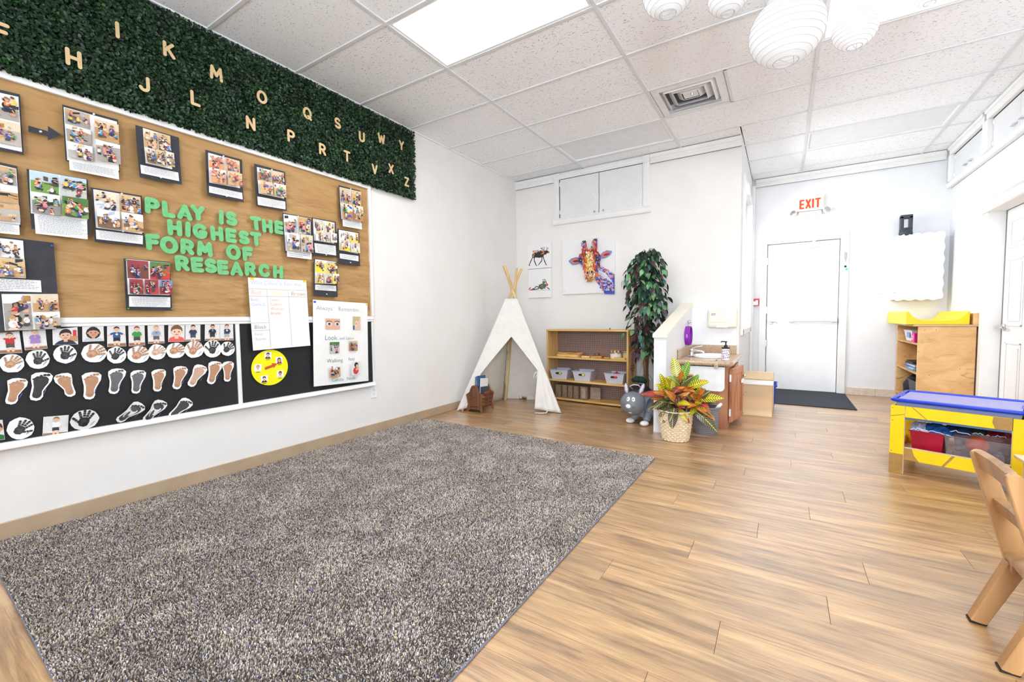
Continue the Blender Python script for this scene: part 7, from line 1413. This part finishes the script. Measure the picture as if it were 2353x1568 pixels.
for x in (-.22, .18):
    for y in (-.22, .17): bx(x, x + .05, y, y + .05, 0, .345, .004).obj('leg', M_BIRCH, stl)
bx(-.242, -.222, -.215, .215, 0, .345).obj('side_panel', M_BIRCH, stl); bx(-.20, .20, .20, .215, .29, .345).obj('apron', M_BIRCH, stl); bx(-.20, .20, -.205, -.19, .29, .345).obj('apron', M_BIRCH, stl)

# ------------------------------------------------------------------ ceiling things
def panel_light(c, i, lit, lab):
    x0, x1, y0, y1 = XS[c], XS[c + 1], i * S2, (i + 1) * S2; o = thing('ceiling_light', lab, 'light', ((x0 + x1) / 2, (y0 + y1) / 2, H)); w_, d_ = (x1 - x0) / 2, (y1 - y0) / 2
    b = B()
    for q in ((-w_ + .013, w_ - .013, -d_ + .013, -d_ + .033), (-w_ + .013, w_ - .013, d_ - .033, d_ - .013), (-w_ + .013, -w_ + .033, -d_ + .033, d_ - .033), (w_ - .033, w_ - .013, -d_ + .033, d_ - .033)): b.box(*q, 0, .03, .002)
    b.obj('frame', M_WHITE, o); bx(-w_ + .033, w_ - .033, -d_ + .033, d_ - .033, .014, .018).obj('diffuser', M_LIT if lit else M_LENS, o)
    bx(-w_ + .013, w_ - .013, -d_ + .013, d_ - .013, .03, .07).obj('housing', M_WHITE, o)
panel_light(1, 1, True, 'lit ceiling light panel at the top centre of the room'); panel_light(3, 3, True, 'lit ceiling light panel behind the paper lanterns')
panel_light(1, 5, False, 'unlit ceiling light panel above the grey wall cabinet'); panel_light(3, 7, False, 'unlit ceiling light panel near the exit door')
vx, vy = XS[2] + S2 / 2, 4 * S2 + S2 / 2; vt = thing('air_vent', 'square metal air diffuser with nested louvres in the ceiling', 'vent', (vx, vy, H))
def sqring(b, r0, z0, r1, z1, t=.004):
    V = [(-r0, -r0, z0), (r0, -r0, z0), (r0, r0, z0), (-r0, r0, z0), (-r1, -r1, z1), (r1, -r1, z1), (r1, r1, z1), (-r1, r1, z1)]; V += [(x, y, z + t) for x, y, z in V]
    F = [(i, (i + 1) % 4, 4 + (i + 1) % 4, 4 + i) for i in range(4)] + [(8 + i, 12 + i, 12 + (i + 1) % 4, 8 + (i + 1) % 4) for i in range(4)] + [(i, 8 + i, 8 + (i + 1) % 4, (i + 1) % 4) for i in range(4)] + [(4 + i, 4 + (i + 1) % 4, 12 + (i + 1) % 4, 12 + i) for i in range(4)]; b.mesh(V, F); return b
M_VENT = pm('grey white vent metal', sr(240, 241, 243), sr(228, 229, 232), 6, .5)
sqring(B(), .288, .004, .225, .0, .006).obj('outer_frame', M_VENT, vt); sqring(B(), .225, .0, .245, .09, .003).obj('throat', M_VENT, vt)
for r0, r1, z in ((.185, .235, -.004), (.125, .178, .006), (.068, .118, .014)): sqring(B(), r0, z, r1, z + .045, .003).obj('louvre', M_VENT, vt)
bx(-.062, .062, -.062, .062, .022, .026, .002).obj('centre_plate', M_VENT, vt); bx(-.26, .26, -.26, .26, .086, .09).obj('duct_back', pm('dim duct', sr(120, 122, 126), None, 9, .8), vt)
B().lathe([(.012, 0), (.008, -.012), (0, -.014)], 12, (.01, -.01, .022)).obj('damper_knob', M_CHROME, vt)

m_, nt_, b_ = base('rice paper'); tl_ = N(nt_, 'ShaderNodeBsdfTranslucent'); tl_.inputs[0].default_value = (.93, .93, .93, 1); b_.inputs['Base Color'].default_value = (.93, .93, .93, 1); b_.inputs['Roughness'].default_value = .8; mx_ = N(nt_, 'ShaderNodeMixShader', i_0=.45)
nt_.links.new(b_.outputs[0], mx_.inputs[1]); nt_.links.new(tl_.outputs[0], mx_.inputs[2]); nt_.links.new(mx_.outputs[0], nt_.nodes['Material Output'].inputs[0]); M_RICE = m_
M_WIRE = pm('pale lantern wire', sr(196, 197, 200), None, 30, .5)
def lantern(label, x, y, z, r, nr=11):
    o = thing('paper_lantern', label, 'lantern', (x, y, z), (0, 0, R.uniform(0, 3)), 'white paper lanterns under the ceiling'); op = math.asin(.33); prof = []
    for k in range(nr * 4 + 1):
        t = -PI / 2 + op + (PI - 2 * op) * k / (nr * 4); s_ = 1 - .018 * abs(math.sin(PI * k / 4)); prof.append((r * math.cos(t) * s_, r * .93 * math.sin(t)))
    b = B(); b.lathe(prof, 40); [b.bm.faces.remove(f) for f in b.bm.faces[:] if len(f.verts) > 4]; b.obj('paper_shade', M_RICE, o, True)
    b = B()
    for k in range(nr + 1):
        rr, zz = prof[k * 4]; b.tube([(rr * 1.002 * math.cos(2 * PI * i / 40), rr * 1.002 * math.sin(2 * PI * i / 40), zz) for i in range(40)], .0011, 4, closed=True)
    b.obj('wire_rings', M_WIRE, o); b = B(); rr, zz = prof[0]
    b.tube([(rr * math.cos(2 * PI * i / 30), rr * math.sin(2 * PI * i / 30), zz) for i in range(30)], .0022, 6, closed=True); b.tube([(-rr, 0, zz), (-rr * .9, 0, 0), (-rr, 0, -zz)], .0015, 5).tube([(rr, 0, zz), (rr * .9, 0, 0), (rr, 0, -zz)], .0015, 5).tube([(-rr, 0, zz), (rr, 0, zz)], .0015, 5); b.obj('inner_frame', M_WIRE, o)
    B().tube([(0, 0, -zz), (0, 0, H - z - .004)], .0012, 5).obj('cord', M_WIRE, o); B().tube([(-rr, 0, -zz), (rr, 0, -zz)], .0015, 5).obj('hanger_wire', M_WIRE, o)
lantern('largest white paper lantern, hanging lowest', 3.28, 1.37, 2.60, .179, 13); lantern('white paper lantern cut by the top, left of the largest', 2.77, .90, 2.72, .122); lantern('small white paper lantern cut by the top, between the two larger ones', 3.02, 1.13, 2.74, .098, 9)
lantern('white paper lantern in front of the lit panel, right of the largest', 3.60, 1.66, 2.655, .106); lantern('white paper lantern peeking from above the largest one', 3.24, 1.60, 2.93, .072, 8); lantern('small white paper lantern just peeking at the top edge, rightmost', 3.93, 1.80, 2.815, .075, 8)

# ------------------------------------------------------------------ carpet
cp_ = thing('carpet', 'large mottled grey beige pile carpet on the floor', 'carpet', (1.26, .36, 0))
CA = [Vector((.03, 1.915)), Vector((2.488, 1.835)), Vector((2.47, -1.17)), Vector((.04, -1.10))]; OX = Vector((1.26, .36))
bk_ = B(); bk_.prism([tuple(p - OX) for p in CA[::-1]], .0006, .006); bk_.obj('backing', pm('carpet backing', sr(96, 88, 82), sr(70, 64, 60), 60, .95), cp_)
bk_ = B(); bk_.tube([(*(p - OX), .005) for p in CA], .0045, 6, closed=True); bk_.obj('bound_edge', pm('grey blue binding', sr(120, 124, 142), None, 60, .9), cp_)
rng = np.random.default_rng(3); n = 460000; u = rng.random(n); v = rng.random(n)
q = [np.array([p.x - OX.x, p.y - OX.y]) for p in CA]; P2 = (q[0] * ((1 - u) * (1 - v))[:, None] + q[1] * (u * (1 - v))[:, None] + q[2] * (u * v)[:, None] + q[3] * ((1 - u) * v)[:, None])
gx = np.linspace(-1.6, 1.6, 120); G1 = np.array([[noise.noise(Vector((a * 3.0, b2 * 3.0, 2))) + .6 * noise.noise(Vector((a * 9, b2 * 9, 4))) for a in gx] for b2 in gx]); G2 = np.array([[noise.noise(Vector((a * 4.0, b2 * 4.0, 9))) for a in gx] for b2 in gx])
ii = np.clip(((P2[:, 0] + 1.6) / 3.2 * 119).astype(int), 0, 119); jj = np.clip(((P2[:, 1] + 1.6) / 3.2 * 119).astype(int), 0, 119); lo = G1[jj, ii]; ang = G2[jj, ii] * 5 + rng.normal(0, 1.0, n)
hh = rng.uniform(.007, .012, n); lean = rng.uniform(.2, 1.0, n) * .006; dx_, dy_ = np.cos(ang), np.sin(ang); ra = rng.uniform(0, 2 * PI, n); wx, wy = np.cos(ra) * .0020, np.sin(ra) * .0020
b0 = np.stack([P2[:, 0] - wx, P2[:, 1] - wy, np.full(n, .004)], 1); b1 = np.stack([P2[:, 0] + wx, P2[:, 1] + wy, np.full(n, .004)], 1)
t0 = np.stack([P2[:, 0] + dx_ * lean + wx * .8, P2[:, 1] + dy_ * lean + wy * .8, hh + .004], 1); t1_ = np.stack([P2[:, 0] + dx_ * lean - wx * .8, P2[:, 1] + dy_ * lean - wy * .8, hh + .004], 1)
V = np.stack([b0, b1, t0, t1_], 1).reshape(-1, 3); F = (np.arange(n)[:, None] * 4 + [0, 1, 2, 3]); mv = np.clip(rng.random(n) * .999 + 0 * lo, 0, .999)
M_PILE = attrmat('carpet pile', [(0, sr(66, 58, 54)), (.16, sr(116, 104, 96)), (.34, sr(164, 150, 138)), (.54, sr(194, 181, 168)), (.70, sr(220, 207, 194)), (.82, sr(246, 236, 222)), (.90, sr(240, 222, 184)), (.955, sr(196, 198, 220)), (.99, sr(120, 124, 170))], .9, .1)
pile = numpy_obj('carpet_pile', V, F, M_PILE, np.repeat(mv, 4), cp_); tag(pile, kind='stuff')
